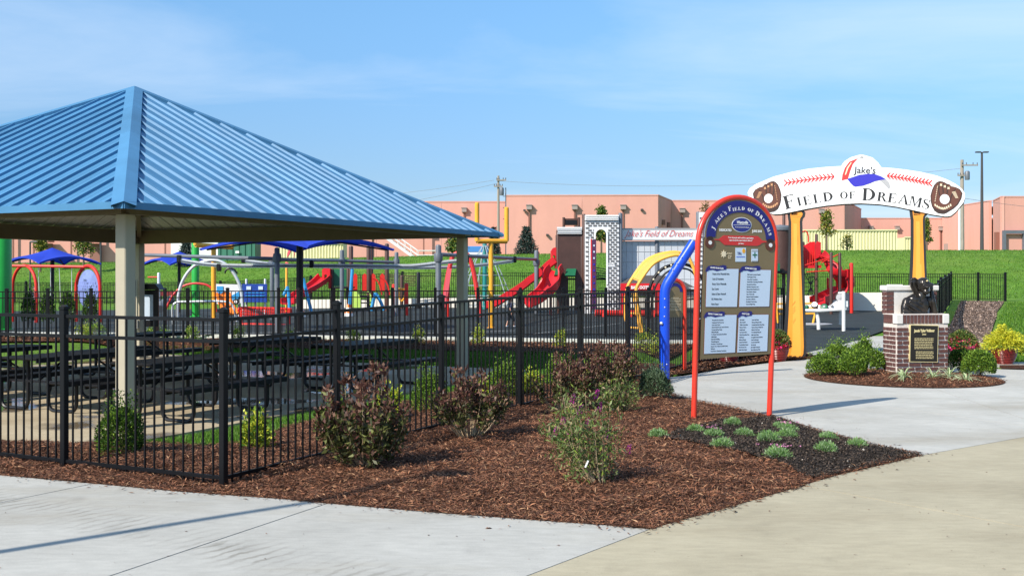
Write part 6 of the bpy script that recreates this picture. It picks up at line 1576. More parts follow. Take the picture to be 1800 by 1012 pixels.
mb = MB(); zb2 = s2.L(1190, 557)[1]; mb.prism([(cx2 - .155, zb2), (cx2 + .155, zb2), (cx2 + .155, zt2 - .19)] + [(cx2 + .155 * math.cos(a), zt2 - .20 + .155 * math.sin(a)) for a in np.linspace(0, math.pi, 13)] + [(cx2 - .155, zt2 - .19)], -.012, .01); o2 = mb.build('sign_board', SIGNBR, s2.root, smooth=False)
mb = MB(); mb.prism([(cx2 + .15 * math.cos(a), zt2 - .20 + .15 * math.sin(a)) for a in np.linspace(0, math.pi, 13)] + [(cx2 + .10 * math.cos(a), zt2 - .20 + .10 * math.sin(a)) for a in np.linspace(math.pi, 0, 13)], -.016, -.011); mb.build('arch_band', NAVY, o2, smooth=False)
mb = MB()
for i in range(9): mb.box((cx2, -.014, zt2 - .30 - i * .026), (.24 if i % 3 else .16, .004, .006))
mb.build('printed_lines', CREAMP, o2, smooth=False)
# ------------------------------------------------------------------ organic shapes
def blob(name, shapes, m, parent=None, voxel=.012, smooth=4, inv=None):
    """one continuous surface grown over balls and tapered limbs"""
    mb = MB()
    for s in shapes:
        if s[0] == 'b': mb.ball(s[1], 1.0, 14, s[2], s[3] if len(s) > 3 else None)
        else:
            _, pts, rs = s; mb.tube(pts, list(rs), 12); mb.ball(pts[0], rs[0], 10); mb.ball(pts[-1], rs[-1], 10)
    o = link('tmp', mb.mesh('tmp', m))
    md = o.modifiers.new('r', 'REMESH'); md.mode = 'VOXEL'; md.voxel_size = voxel
    if smooth: sm_ = o.modifiers.new('s', 'SMOOTH'); sm_.iterations = smooth; sm_.factor = .5
    dg = bpy.context.evaluated_depsgraph_get(); me = bpy.data.meshes.new_from_object(o.evaluated_get(dg)); bpy.data.objects.remove(o)
    me.name = name; me.shade_smooth()
    if not me.materials: me.materials.append(m)
    if inv: me.transform(inv)
    return link(name, me, parent)

# ------------------------------------------------------------------ brick pedestal with its bust
PA_, PB_ = Vector((6.13, 16.85, .03)), Vector((6.13 + .9 * .984, 16.85 + .9 * .18, .03))
pd_ = Board('brick_pedestal', 'dark red brick pedestal with white stone corners and a black plaque, in the round bed', 'pedestal', PA_, PB_)
rt = pd_.root; W2, DP = .45, .42
mb = MB(); mb.box((0, DP / 2, .415), (2 * W2 - .012, DP - .012, .83)); mb.build('mortar_core', MORTAR, rt, smooth=False)
BMESH = {}
def brick(x, y, z, L_, hgt_=.051, axis=0, th=.035, up_=False):
    k = (round(L_, 3), axis, up_, round(hgt_, 3))
    if k not in BMESH: BMESH[k] = MB().box((0, 0, 0), (L_, th, hgt_) if axis == 0 else (th, L_, hgt_)).mesh('brick', BRICK, smooth=False, bevel=.003)
    o = link('brick', BMESH[k], rt); o.location = (x + random.gauss(0, .0007), y + random.gauss(0, .0012), z); return o
zc_top = .835; pitch_b = .0705
for j in range(12):
    z = .012 + j * pitch_b + .029
    if z + .03 > zc_top: break
    x = -W2; first = (.20 if j % 2 == 0 else .095)
    while x < W2 - .01:
        L_ = min(first, W2 - x); first = .20
        if L_ > .03 and not (x + L_ / 2 > -.22 and x + L_ / 2 < .25 and .30 < z < .80 and x > -.2 and x + L_ < .24): brick(x + L_ / 2, .0165 - .006, z, L_ - .012)
        x += L_ + .010
    y = .04; first = .09 if j % 2 == 0 else .19
    while y < DP - .02:
        L_ = min(first, DP - y); first = .19
        if L_ > .03: brick(-W2 + .0165 - .006, y + L_ / 2, z, L_ - .012, axis=1); brick(W2 - .0165 + .006, y + L_ / 2, z, L_ - .012, axis=1)
        y += L_ + .010
# soldier course with stone corner blocks
mb = MB(); mb.box((0, DP / 2, .905), (2 * W2 - .012, DP - .012, .14)); mb.build('mortar_core', MORTAR, rt, smooth=False)
for sx in (-1, 1):
    mb = MB(); mb.box((sx * (W2 - .045), .05, .908), (.115, .125, .150)); mb.build('corner_stone', STONE, rt, smooth=False, bevel=.008)
for i in range(11): brick(-W2 + .135 + i * .063, .0105, .908, .046, .132, 0)
for i in range(5):
    for sx in (-1, 1): brick(sx * (W2 - .0105), .14 + i * .058, .908, .048, .135, 1)
mb = MB(); mb.box((0, DP / 2, .982), (2 * W2 + .01, DP + .01, .018)); mb.build('top_slab', MORTAR, rt, smooth=False, bevel=.004)
# backing wall with cap
yb = .33
mb = MB(); mb.box((0, yb + .06, 1.18), (2 * W2 - .012, .115, .38)); mb.build('mortar_core', MORTAR, rt, smooth=False)
for j in range(5):
    z = 1.022 + j * .072
    brick(-W2 + .065, yb - .0, z, .125, .060); brick(W2 - .065, yb - .0, z, .125, .060); brick(-W2 + .0105, yb + .07, z, .10, .060, 1); brick(W2 - .0105, yb + .07, z, .10, .060, 1)
mb = MB(); mb.box((0, yb + .012, 1.17), (.63, .05, .36)); mb.build('niche_panel', STONE, rt, smooth=False)
mb = MB(); mb.box((0, yb + .06, 1.402), (2 * W2 + .05, .20, .085)); mb.build('stone_cap', STONE, rt, smooth=False, bevel=.012)
mb = MB(); mb.box((-.26, yb + .06, 1.45), (.2, .16, .02)); mb.build('cap_block', STONE, rt, smooth=False, bevel=.005)
# plaque
pq = [(1598.6, 570.2), (1648.6, 571.3), (1647, 636.5), (1597.4, 635.8)]
fr_ = pd_.poly('plaque', pq, -.022, .01, GOLD); fc = pd_.poly('plaque_face', [(pq[0][0] + 1.2, pq[0][1] + 1.2), (pq[1][0] - 1.2, pq[1][1] + 1.2), (pq[2][0] - 1.2, pq[2][1] - 1.2), (pq[3][0] + 1.2, pq[3][1] - 1.2)], -.024, -.01, PLAQUE, fr_)
pd_.text('Jacob Tyler Vollmer', 1623.5, 582.8, 4.3, -.025, GOLD, fr_, off=.004, sx=.78)
pd_.text('2002', 1623, 588.5, 2.6, -.025, GOLD, fr_, off=.001)
mb = MB()
for i, (y, n) in enumerate([(594 + k * 2.9, 9) for k in range(7)] + [(617 + k * 2.9, 7) for k in range(5)]):
    x = 1606 if n == 9 else 1608.5; xe = 1640 - random.uniform(0, 3)
    while x < xe: w = random.uniform(1.5, 4.5); a, b = pd_.L(x, y), pd_.L(min(x + w, xe), y + 1.15); mb.prism(rect(a[0], a[1], b[0], b[1]), -.0255, -.0235); x += w + .8
mb.build('lettering', GOLD, fr_, smooth=False)

# bust: a boy in a ball cap, glove behind his head, one arm raised to his ear
Mp = ROOTM[rt.name]
bb = thing('bronze_bust', 'dark bronze bust of a capped child with one arm raised, on the brick pedestal', 'statue', Mp @ Vector((0, .17, .992)), math.atan2(pd_.d.y, pd_.d.x))
def b4(x, y, dy=0.0):                                      # bust coordinates from the enlarged photo of the pedestal
    nrm = Vector((-pd_.d.y, pd_.d.x, 0)); m_ = pd_.m + nrm * (.17 + dy); k = (640 + x / 4.82) / F; u = (k * m_.y - m_.x) / (pd_.d.x - k * pd_.d.y)
    return Vector((u, dy, CH - (470 + y / 4.82 - HZ) / F * (m_.y + u * pd_.d.y) - 1.022))
rot_head = Matrix.Rotation(R(-14), 3, 'Y') @ Matrix.Rotation(R(12), 3, 'X')
hd = b4(400, 158, -.035)
body = [('b', b4(330, 330, .02), (.185, .105, .15)), ('b', b4(325, 272, .02), (.125, .095, .085)), ('l', [b4(375, 240, .01), b4(320, 252, .02), b4(262, 285, .03)], (.05, .062, .060)), ('l', [b4(258, 288, .03), b4(244, 335, .02), b4(240, 396, .0)], (.070, .068, .062)), ('b', b4(395, 320, .0), (.10, .10, .14)),
        ('l', [b4(235, 392, -.03), b4(330, 398, -.05), b4(415, 396, -.02)], (.045, .05, .05)), ('l', [b4(380, 262, .0), b4(398, 200, -.015)], (.070, .06)),
        ('b', hd, (.088, .102, .118), rot_head), ('b', hd + Vector((.014, -.062, -.092)), (.054, .048, .050)),
        ('l', [b4(440, 275, .02), b4(478, 330, .0), b4(500, 375, -.04)], (.068, .058, .046)), ('l', [b4(500, 375, -.04), b4(484, 290, -.05), b4(470, 205, -.03)], (.046, .040, .028)),
        ('b', b4(470, 178, -.03), (.026, .030, .036)), ('b', hd + Vector((.015, -.104, -.030)), (.013, .018, .018)), ('b', hd + Vector((.016, -.094, -.072)), (.024, .013, .009)), ('b', hd + Vector((-.080, 0, -.022)), (.013, .022, .028))]
for i, (dx, dz, l) in enumerate(((-.020, .035, .040), (-.007, .043, .046), (.006, .043, .046), (.018, .036, .038))):
    p = b4(470, 178, -.035); body.append(('l', [p + Vector((dx, 0, .008)), p + Vector((dx - .008, -.012, dz)), p + Vector((dx - .022, -.008, dz + .018))], (.010, .009, .007)))
p = b4(470, 178, -.035); body.append(('l', [p + Vector((-.02, -.01, -.012)), p + Vector((-.040, -.018, .010))], (.011, .008)))
for q in (((256, 306), (330, 352), (402, 392)), ((290, 288), (350, 322), (412, 350)), ((240, 345), (290, 378), (340, 398)), ((335, 280), (385, 300), (420, 300))):
    body.append(('l', [b4(*q[0], -.045), b4(*q[1], -.076), b4(*q[2], -.070)], (.012, .021, .012)))   # folds of the jersey
fig = blob('figure', body, BRONZE, bb, .0085, 3)
capsh = [('b', hd + Vector((-.002, .004, .048)), (.104, .116, .094), rot_head), ('b', hd + Vector((.02, -.115, .022)), (.086, .080, .012), rot_head @ Matrix.Rotation(R(16), 3, 'X'))]
blob('ball_cap', capsh, BRONZE, bb, .006, 2)
mb = MB()
for q in ((-.012, -.085, .058), (0, -.085, .067), (.012, -.085, .058), (0, -.085, .054)): mb.ball(hd + Vector(q) + Vector((.004, -.020, .026)), .009, 6)
mb.build('cap_emblem', GOLD, bb)
g = b4(316, 128, .04)
blob('glove', [('b', g, (.066, .048, .072)), ('l', [g + Vector((-.045, -.005, .01)), g + Vector((-.046, -.02, .050))], (.024, .019)), ('l', [g + Vector((-.018, -.005, .03)), g + Vector((-.016, -.025, .066))], (.024, .019)), ('l', [g + Vector((.012, -.005, .03)), g + Vector((.012, -.025, .068))], (.024, .019)), ('l', [g + Vector((.04, -.0, .02)), g + Vector((.044, -.02, .052))], (.022, .017)), ('l', [g + Vector((-.045, -.02, -.03)), g + Vector((-.062, -.04, .005))], (.022, .016)), ('l', [g + Vector((.0, .01, -.03)), b4(350, 222, .06)], (.055, .055))], BRONZE, bb, .007, 2)

# ------------------------------------------------------------------ people far off in the playground
def person(label, px, py, h, face, shirt, trousers, hair, stripes=None, stride=.10, arm=.2, child=True):
    b = G(px, py); t = thing('person', label, 'person', b, face)
    hh = h / (5.6 if child else 7.4); leg = h * .44; sh = h - hh * 1.28; hw_ = h * .065; sw_ = h * .115
    ankles = [Vector((-hw_, -stride, h * .035)), Vector((hw_, stride, h * .035))]; hips = [Vector((-hw_, 0, leg)), Vector((hw_, 0, leg))]
    knees = [(hips[i] + ankles[i]) / 2 + Vector((0, -.03 * h, 0)) for i in (0, 1)]; shl = [Vector((s * sw_, 0, sh - h * .02)) for s in (-1, 1)]
    elb = [shl[i] + Vector((s * h * .035, (-arm if i else arm) * .4 * h, -h * .155)) for i, s in ((0, -1), (1, 1))]; wr = [elb[i] + Vector((0, -h * .06 - (arm * .3 * h if i else 0), -h * .13)) for i in (0, 1)]
    hc = Vector((0, -.01 * h, h - hh * .5)); B = [('b', hc, (hh * .36, hh * .42, hh * .5)), ('b', hc + Vector((0, -hh * .40, -hh * .06)), (hh * .06, hh * .10, hh * .09)), ('b', hc + Vector((0, -hh * .32, -hh * .32)), (hh * .2, hh * .13, hh * .13)), ('l', [hc - Vector((0, 0, hh * .3)), Vector((0, 0, sh - h * .02))], (hh * .2, hh * .24)),
         ('b', (0, 0, (sh + leg) / 2), (sw_ * .92, h * .062, (sh - leg) / 2)), ('l', [Vector((-sw_ * .8, 0, sh - h * .025)), Vector((sw_ * .8, 0, sh - h * .025))], (h * .04, h * .04)), ('b', (0, 0, leg), (hw_ * 1.5, h * .065, h * .06))]
    for s in (-1, 1): B.append(('b', hc + Vector((s * hh * .37, 0, -hh * .03)), (hh * .05, hh * .08, hh * .12)))
    for i in (0, 1):
        B += [('l', [hips[i], knees[i], ankles[i]], (h * .052, h * .038, h * .025)), ('b', ankles[i] + Vector((0, -h * .03, -h * .015)), (h * .026, h * .055, h * .02)), ('l', [shl[i], elb[i], wr[i]], (h * .033, h * .026, h * .019)), ('b', wr[i] - Vector((0, 0, h * .022)), (h * .012, h * .02, h * .026))]
        for f in range(4): a = wr[i] + Vector((0, (f - 1.5) * h * .0095, -h * .042)); B.append(('l', [a, a + Vector((0, -.004 * h, -h * (.024 + .006 * (f in (1, 2)))))], (h * .0055, h * .0045)))
        B.append(('l', [wr[i] + Vector((0, -h * .014, -h * .016)), wr[i] + Vector((0, -h * .028, -h * .036))], (h * .006, h * .005)))
    blob('body', B, SKIN, t, h * .0085, 2)
    S_ = [('b', (0, 0, (sh + leg) / 2 + .01 * h), (sw_ * 1.02, h * .075, (sh - leg) / 2 + h * .015)), ('l', [Vector((-sw_ * .85, 0, sh - h * .025)), Vector((sw_ * .85, 0, sh - h * .025))], (h * .046, h * .046))] + [('l', [shl[i], shl[i].lerp(elb[i], .75)], (h * .042, h * .037)) for i in (0, 1)]
    so = blob('shirt', S_, shirt, t, h * .011, 2)
    if stripes:
        for k in range(4):
            mb = MB(); z = leg + (sh - leg) * (.15 + k * .22); mb.lathe([(1.03, z), (1.03, z + h * .022)], (0, 0, 0), 20); mb.v = [Vector((v.x * sw_ * 1.03, v.y * h * .08, v.z)) for v in mb.v]; mb.build('stripe', stripes, so)
    blob('trousers', [('b', (0, 0, leg + h * .005), (hw_ * 1.75, h * .076, h * .065))] + [('l', [hips[i], knees[i], knees[i].lerp(ankles[i], .15 if child and stripes is None else .85)], (h * .064, h * .05, h * .042)) for i in (0, 1)], trousers, t, h * .011, 2)
    for i in (0, 1): blob('shoe', [('b', ankles[i] + Vector((0, -h * .03, -h * .012)), (h * .034, h * .068, h * .026))], PRWHITE, t, h * .012, 1)
    blob('hair', [('b', hc + Vector((0, hh * .07, hh * .10)), (hh * .40, hh * .42, hh * .46))], hair, t, h * .012, 1)
    mb = MB()
    for s in (-1, 1): mb.ball(hc + Vector((s * hh * .14, -hh * .39, hh * .0)), hh * .045, 6)
    mb.build('eyes', PRBLACK, t)
HAIR = mat('dark_brown_hair', (.03, .018, .012), .6)
person('small child in dark clothes and white shoes walking on the rubber surface', 897, 574.5, .92, R(115), mat('navy_shirt', (.015, .018, .05), .8), mat('dark_shorts', (.03, .03, .04), .8), HAIR)
person('child in a white striped top and dark purple trousers by the swing arch', 61, 556, 1.25, R(60), mat('dark_top', (.02, .02, .035), .8), mat('purple_trousers', (.05, .025, .075), .8), HAIR, stripes=PRWHITE, stride=.05, arm=.1)

# ------------------------------------------------------------------ plants
BURG = [leafmat('burgundy_leaf', (.105, .044, .033), island=.5), leafmat('burgundy_rose_leaf', (.225, .125, .085), island=.4), leafmat('olive_leaf', (.115, .125, .036), island=.5), leafmat('dark_olive_leaf', (.055, .060, .022), island=.45)]
BUDD = [leafmat('grey_green_leaf', (.125, .165, .050), island=.45), leafmat('mid_green_leaf', (.070, .125, .028), island=.45), leafmat('yellow_green_leaf', (.22, .30, .05), island=.3), leafmat('dry_tan_leaf', (.30, .20, .11), island=.4)]
BOX = [leafmat('boxwood_leaf', (.095, .185, .020), island=.5), leafmat('boxwood_tip_leaf', (.22, .34, .038), island=.35), leafmat('boxwood_deep_leaf', (.026, .065, .012), island=.4)]
EUO = [leafmat('gold_leaf', (.50, .52, .045), island=.3), leafmat('gold_green_leaf', (.24, .36, .04), island=.35), leafmat('euonymus_green_leaf', (.085, .19, .025), island=.4)]
SAGE = [leafmat('sage_leaf', (.12, .175, .10), island=.35), leafmat('sage_dark_leaf', (.055, .10, .045), island=.4)]
SEDUM = [leafmat('sedum_leaf', (.21, .35, .13), island=.3), leafmat('sedum_pale_leaf', (.36, .48, .27), island=.25), leafmat('sedum_green_leaf', (.14, .29, .055), island=.3)]
VAR = [leafmat('pale_stripe_blade', (.62, .66, .42), island=.2), leafmat('green_stripe_blade', (.12, .24, .05), island=.3)]
CYP = [leafmat('golden_sprig', (.62, .58, .04), island=.25), leafmat('golden_green_sprig', (.42, .48, .04), island=.3)]
PINKP = leafmat('pale_pink_petal', (.62, .25, .42), island=.3)
FLOW = [leafmat('pink_petal', (.70, .04, .22), island=.3), leafmat('rose_petal', (.55, .02, .05), island=.3)]
PURP = [leafmat('purple_petal', (.22, .02, .20), island=.35), leafmat('magenta_petal', (.36, .02, .20), island=.35)]
CONIF = [leafmat('spruce_needle', (.055, .085, .075), island=.35, trans=.05), leafmat('spruce_dark_needle', (.028, .048, .040), island=.35, trans=.05)]
TREEL = [leafmat('tree_leaf', (.10, .17, .03), island=.4), leafmat('tree_yellow_leaf', (.30, .27, .04), island=.35), leafmat('tree_deep_leaf', (.05, .095, .02), island=.4)]
AUT = [leafmat('rust_leaf', (.30, .16, .07), island=.35), leafmat('olive_rust_leaf', (.20, .17, .06), island=.35)]

def bez(p0, p1, p2, n): t = np.linspace(0, 1, n)[:, None]; return (1 - t) ** 2 * p0 + 2 * t * (1 - t) * p1 + t * t * p2
def fan_shrub(name, label, base, h, w, nst, nleaf, mats, probs, bare=.3, ll=.055, lw=.022, twig=.0045, stem_m=None, group=None, lean=(0, 0), top_mats=None, cat='shrub', updir=.6, arch=.55, extra=0):
    """stems fanning up from one root, leaves along their upper part"""
    t = thing(name, label, cat, base, 0, group); C, D, Z = [], [], []; mb = MB()
    per = max(4, nleaf // nst)
    for i in range(nst):
        a = rng.random() * 2 * np.pi; rr = math.sqrt(rng.random()) * w / 2; hh = h * (.48 + .60 * rng.random()) * (1 - .28 * (rr / (w / 2)) ** 2)
        p0 = np.array([math.cos(a) * .02 + .10 * rr * math.cos(a), math.sin(a) * .02 + .10 * rr * math.sin(a), -.02]); p2 = np.array([math.cos(a) * rr + lean[0], math.sin(a) * rr + lean[1], hh]); p1 = np.array([p2[0] * arch * 1.5, p2[1] * arch * 1.5, hh * .45])
        q = bez(p0, p1, p2, 7); mb.tube([Vector(v) for v in q], [twig * (1 - .1 * k) for k in range(7)], 5)
        f = bare + (1 - bare) * rng.random(per) ** .85; f[:max(2, per // 6)] = .93 + .07 * rng.random(max(2, per // 6))
        c = (1 - f)[:, None] ** 2 * p0 + 2 * (f * (1 - f))[:, None] * p1 + (f ** 2)[:, None] * p2
        tan = unit(2 * (1 - f)[:, None] * (p1 - p0) + 2 * f[:, None] * (p2 - p1)); r_ = rng.normal(size=(per, 3))
        d = unit(tan * updir + unit(r_) * .85); off = rng.normal(0, .02 + .03 * extra, (per, 3)); C.append(c + off); D.append(d); Z.append(c[:, 2] / h)
    mb.build('twigs', stem_m or STEM, t)
    C, D, Z = np.concatenate(C), np.concatenate(D), np.concatenate(Z); n = len(C)
    if top_mats:                                            # bronze shoots above, greener leaves below
        k = np.where(rng.random(n) < np.clip((Z - .28) * 2.2, .18, .94), rng.choice(top_mats, n), rng.choice([i for i in range(len(mats)) if i not in top_mats], n))
    else: k = rng.choice(len(mats), n, p=probs)
    leaf_mesh('leaves', C, D, ll * (.55 + .75 * rng.random(n)), lw * (.6 + .7 * rng.random(n)), mats, t, k)
    return t
def dense_shrub(name, label, base, h, w, n, mats, probs, ll=.02, lw=.011, lump=.34, sprig=.34, group=None, cat='shrub', d2=None, egg=.42):
    """clipped shrub: leaves on and just under an uneven crown, with short upright sprigs"""
    t = thing(name, label, cat, base, 0, group); d2 = d2 or w
    v = unit(rng.normal(size=(n, 3))); v[:, 2] = np.where(v[:, 2] < -.55, -v[:, 2], v[:, 2])
    lob = np.zeros(n); 
    for k in range(16): ax = unit(rng.normal(size=(1, 3)))[0]; lob += np.maximum(0, v @ ax) ** 9 * rng.uniform(-.2, 1)
    rad = (1 - .55 * rng.random(n) ** 2.2) * (1 - lump + lump * lob * 1.2)
    C = v * rad[:, None] * np.array([w / 2, d2 / 2, h * (1 - egg)]) + np.array([0, 0, h * egg])
    sp = rng.random(n) < sprig; C[sp, 2] += h * .26 * rng.random(sp.sum()) ** 2 * (v[sp, 2] > .1) * (.3 + 1.4 * (np.sin(C[sp, 0] * 55 / (w + .2)) * np.sin(C[sp, 1] * 47 / (w + .2)) > .1))
    C[:, 2] = np.maximum(C[:, 2], .01); D = unit(v * .55 + rng.normal(0, .45, (n, 3)) + np.array([0, 0, .55])); k = rng.choice(len(mats), n, p=probs)
    leaf_mesh('leaves', C, D, ll * (.6 + .8 * rng.random(n)), lw * (.7 + .6 * rng.random(n)), mats, t, k)
    mb = MB()
    for i in range(14): a = rng.random() * 6.28; r_ = rng.random() * .36; mb.tube([(0, 0, -.02), (math.cos(a) * w * r_ * .5, math.sin(a) * d2 * r_ * .5, h * .3), (math.cos(a) * w * r_, math.sin(a) * d2 * r_, h * .75)], [.007, .005, .002], 5)
    mb.build('twigs', BARK, t); return t
def fl_spikes(t, pts, mats, n=46, l=.07, r=.012):
    C, D = [], []
    for p in pts: f = rng.random(n); a = rng.random(n) * 6.28; C.append(np.column_stack([p[0] + np.cos(a) * r * (1 - f * .7) + f * l * .25, p[1] + np.sin(a) * r * (1 - f * .7), p[2] + f * l])); D.append(np.column_stack([np.cos(a), np.sin(a), .4 + 0 * a]))
    for c, d in zip(C, D): leaf_mesh('flower', c, d, .014, .010, mats, t, rng.integers(0, len(mats), len(c)))

def gb(px, py): p = G(px, py); p.z = bed_z(p.x, p.y) - .01 if inside(front_bed, np.array(p.x), np.array(p.y)) else p.z; return p
fan_shrub('weigela_shrub', 'large burgundy and olive leaved shrub by the fence, nearest the front corner post', gb(638, 832), .82, .76, 36, 4200, BURG, None, .20, .056, .025, twig=.0034, arch=.7, top_mats=[0, 0, 1], updir=.75)
fan_shrub('weigela_shrub', 'burgundy shrub with a fan of bare tan stems beneath, middle of the fence', gb(826, 780), .66, .88, 36, 3100, BURG, None, .48, .055, .023, top_mats=[0, 0, 1], twig=.005, updir=.7)
fan_shrub('weigela_shrub', 'burgundy shrub leaning over long tan stems behind the flowering bush', gb(988, 728), .66, .84, 36, 2800, BURG, None, .46, .055, .023, top_mats=[0, 0, 1], lean=(.06, 0), twig=.005, updir=.7)
fan_shrub('weigela_shrub', 'dark burgundy shrub against the fence, farthest of the burgundy shrubs', gb(1074, 706), .74, .76, 38, 3000, BURG, None, .22, .055, .024, top_mats=[0, 0, 1], updir=.7)
t = fan_shrub('butterfly_bush', 'loose green butterfly bush with purple flowers in the open mulch', gb(1052, 862), .70, .54, 32, 2500, BUDD, [.42, .30, .12, .16], .22, .052, .013, lean=(-.13, .10), updir=.4, extra=1.3, twig=.003)
fl_spikes(t, [(.0 + x, .05 * random.random(), z) for x, z in ((-.27, .44), (-.20, .60), (-.10, .42), (.0, .54), (-.33, .36), (.05, .33), (.22, .22), (-.14, .52), (-.02, .64), (-.24, .30))], PURP)
mb = MB(); mb.box((-.10, -.16, .18), (.012, .004, .055), rot=Matrix.Rotation(R(24), 3, 'Y')); mb.build('plant_tag', PRWHITE, t, smooth=False)
t = fan_shrub('butterfly_bush', 'small sprawling green bush with dry stems, left of the grey green shrub', gb(1090, 732), .40, .52, 30, 1700, BUDD, [.34, .34, .12, .20], .1, .050, .014, stem_m=BARK, twig=.003, updir=.5, extra=.6)
dense_shrub('sage_shrub', 'grey green mounded shrub at the foot of the blue tube', gb(1150, 706), .38, .50, 4200, SAGE, [.6, .4], .036, .012, .3, .4)
fan_shrub('seedling', 'low dark green seedling left of the butterfly bush', gb(972, 780), .14, .3, 10, 160, BUDD, [.3, .7, 0, 0], .1, .05, .014)
# inside the fence
dense_shrub('boxwood', 'upright dark green boxwood at the foot of the near pavilion column', G(213, 806, -.02), .50, .46, 7000, BOX, [.5, .18, .32], .024, .013, .2, .5)
def euo(label, px, py, h, w, n=1500, mats=EUO, pr=(.5, .3, .2), grp='gold leaved shrubs in the garden bed'): return dense_shrub('euonymus', label, G(px, py, -.02), h, w, n, mats, list(pr), .036, .020, .3, .45, group=grp)
euo('gold and green shrub behind the front corner post', 447, 796, .36, .36, 1500)
euo('gold shrub showing above the large burgundy shrub', 684, 742, .40, .36, 1300)
euo('gold shrub behind the second burgundy shrub', 843, 716, .36, .40, 1500)
euo('gold shrub behind the fence between two green boxwoods', 935, 697, .36, .36, 1300)
euo('gold shrub behind the farthest burgundy shrub', 1035, 672, .36, .36, 1300)
for lab, px, py, h, w in (('tall yellow green boxwood behind the post, right of the large burgundy shrub', 752, 728, .50, .46), ('green boxwood behind the large burgundy shrub', 590, 770, .42, .36), ('tall green boxwood right of the taupe right column', 884, 704, .50, .50), ('green boxwood behind the third burgundy shrub', 982, 684, .42, .46)):
    dense_shrub('boxwood', lab, G(px, py, -.02), h, w, 4200, BOX, [.45, .35, .20], .026, .014, .22, .55)
for lab, px, py, h, w in (('gold shrub left of the golf ball arch, by the playground fence', 150, 598, .42, .5), ('bright green shrub between the near column and the swing arch', 168, 602, .55, .62), ('green shrub beside the far pavilion column', 268, 600, .40, .45), ('green shrub right of the far pavilion column', 290, 600, .36, .4), ('speckled green shrub under the left green pole', 336, 602, .42, .5), ('gold shrub in front of the orange slide', 418, 603, .42, .42), ('gold shrub in front of the red basket seat', 510, 603, .36, .45), ('gold shrub below the banded cone', 622, 606, .38, .40), ('gold shrub left of the grey right column', 735, 607, .42, .36), ('gold shrub below the clear yellow goal post', 842, 609, .46, .34), ('gold shrub below the brown brick tower', 985, 612, .42, .34), ('gold shrub under the yellow arch climber', 1130, 622, .52, .50), ('gold shrub left of the blue tube, beside the yellow arch climber', 1155, 628, .42, .36)):
    euo(lab, px, py, h, w, 700, EUO, (.1, .35, .55) if 'green shrub' in lab else (.42, .36, .22), 'shrubs along the playground fence')
for px, lab in ((50, 'dark arborvitae left of the first swing arch'), (84, 'dark arborvitae under the left blue shade'), (120, 'dark arborvitae left of the golf ball arch'), (158, 'dark arborvitae inside the golf ball arch')):
    b = G(px, 578); dense_shrub('arborvitae', lab, b, 1.05, .42, 1300, BOX, [.35, .05, .6], .07, .03, .12, .3, group='columnar arborvitae behind the playground fence', egg=.48)
# around the pedestal
def cz(px, py): p = G(px, py - 3.5); p.z = circ_z(p.x, p.y) - .01; return p
for lab, px, py, h, w, n in (('tall bright green boxwood at the left end of the round bed, behind another', 1476, 657, .50, .54, 6200), ('tall green boxwood between the left boxwoods and the pedestal', 1518, 656, .53, .48, 5600), ('low green boxwood at the far left rim of the round bed', 1448, 669, .36, .54, 5200), ('rounded green boxwood left of the pedestal, in front of the others', 1500, 671, .39, .58, 6600), ('small green boxwood touching the left side of the pedestal', 1543, 664, .36, .30, 2600), ('round clipped boxwood right of the pedestal', 1722, 669, .44, .54, 7500), ('dark boxwood in the shade of the pedestal', 1688, 662, .46, .46, 4200)):
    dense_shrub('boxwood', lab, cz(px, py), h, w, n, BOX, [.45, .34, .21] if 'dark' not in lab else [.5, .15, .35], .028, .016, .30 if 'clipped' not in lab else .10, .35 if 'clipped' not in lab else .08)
def strap_plant(label, base, n, l):
    t = thing('spider_plant', label, 'plant', base, 0, 'variegated grassy plants in the round bed')
    for i in range(n):
        a = rng.random() * 6.28; ln = l * (.6 + .5 * rng.random()); el = rng.uniform(.5, 1.35); w = .010; mb = MB(); d = Vector((math.cos(a), math.sin(a), 0)); s = Vector((-d.y, d.x, 0)); A, B, C_, D_ = [], [], [], []
        for k in range(7): f = k / 6; p = d * ln * f * math.cos(el) * (1 + .25 * f) + Vector((0, 0, ln * (math.sin(el) * f - .75 * f * f * math.cos(el * .6)))); p.z = max(p.z, .008); ww = w * (1 - f ** 2.5) + .001; A.append(p - s * ww); B.append(p - s * ww * .35 + Vector((0, 0, -.002))); C_.append(p + s * ww * .35 + Vector((0, 0, -.002))); D_.append(p + s * ww)
        mb.mi = 0; mb.ribbon(A, B); mb.mi = 1; mb.ribbon(B, C_); mb.mi = 0; mb.ribbon(C_, D_); mb.build('blade', VAR, t)
for lab, px, py, n, l in (('variegated grassy plant at the lower left corner of the pedestal', 1588, 677, 32, .42), ('variegated grassy plant in front of the middle of the pedestal', 1640, 676, 30, .40), ('tallest variegated grassy plant at the lower right corner of the pedestal', 1668, 674, 36, .48), ('variegated grassy plant in front of the round clipped boxwood', 1698, 679, 28, .38)): strap_plant(lab, cz(px, py), n, l)

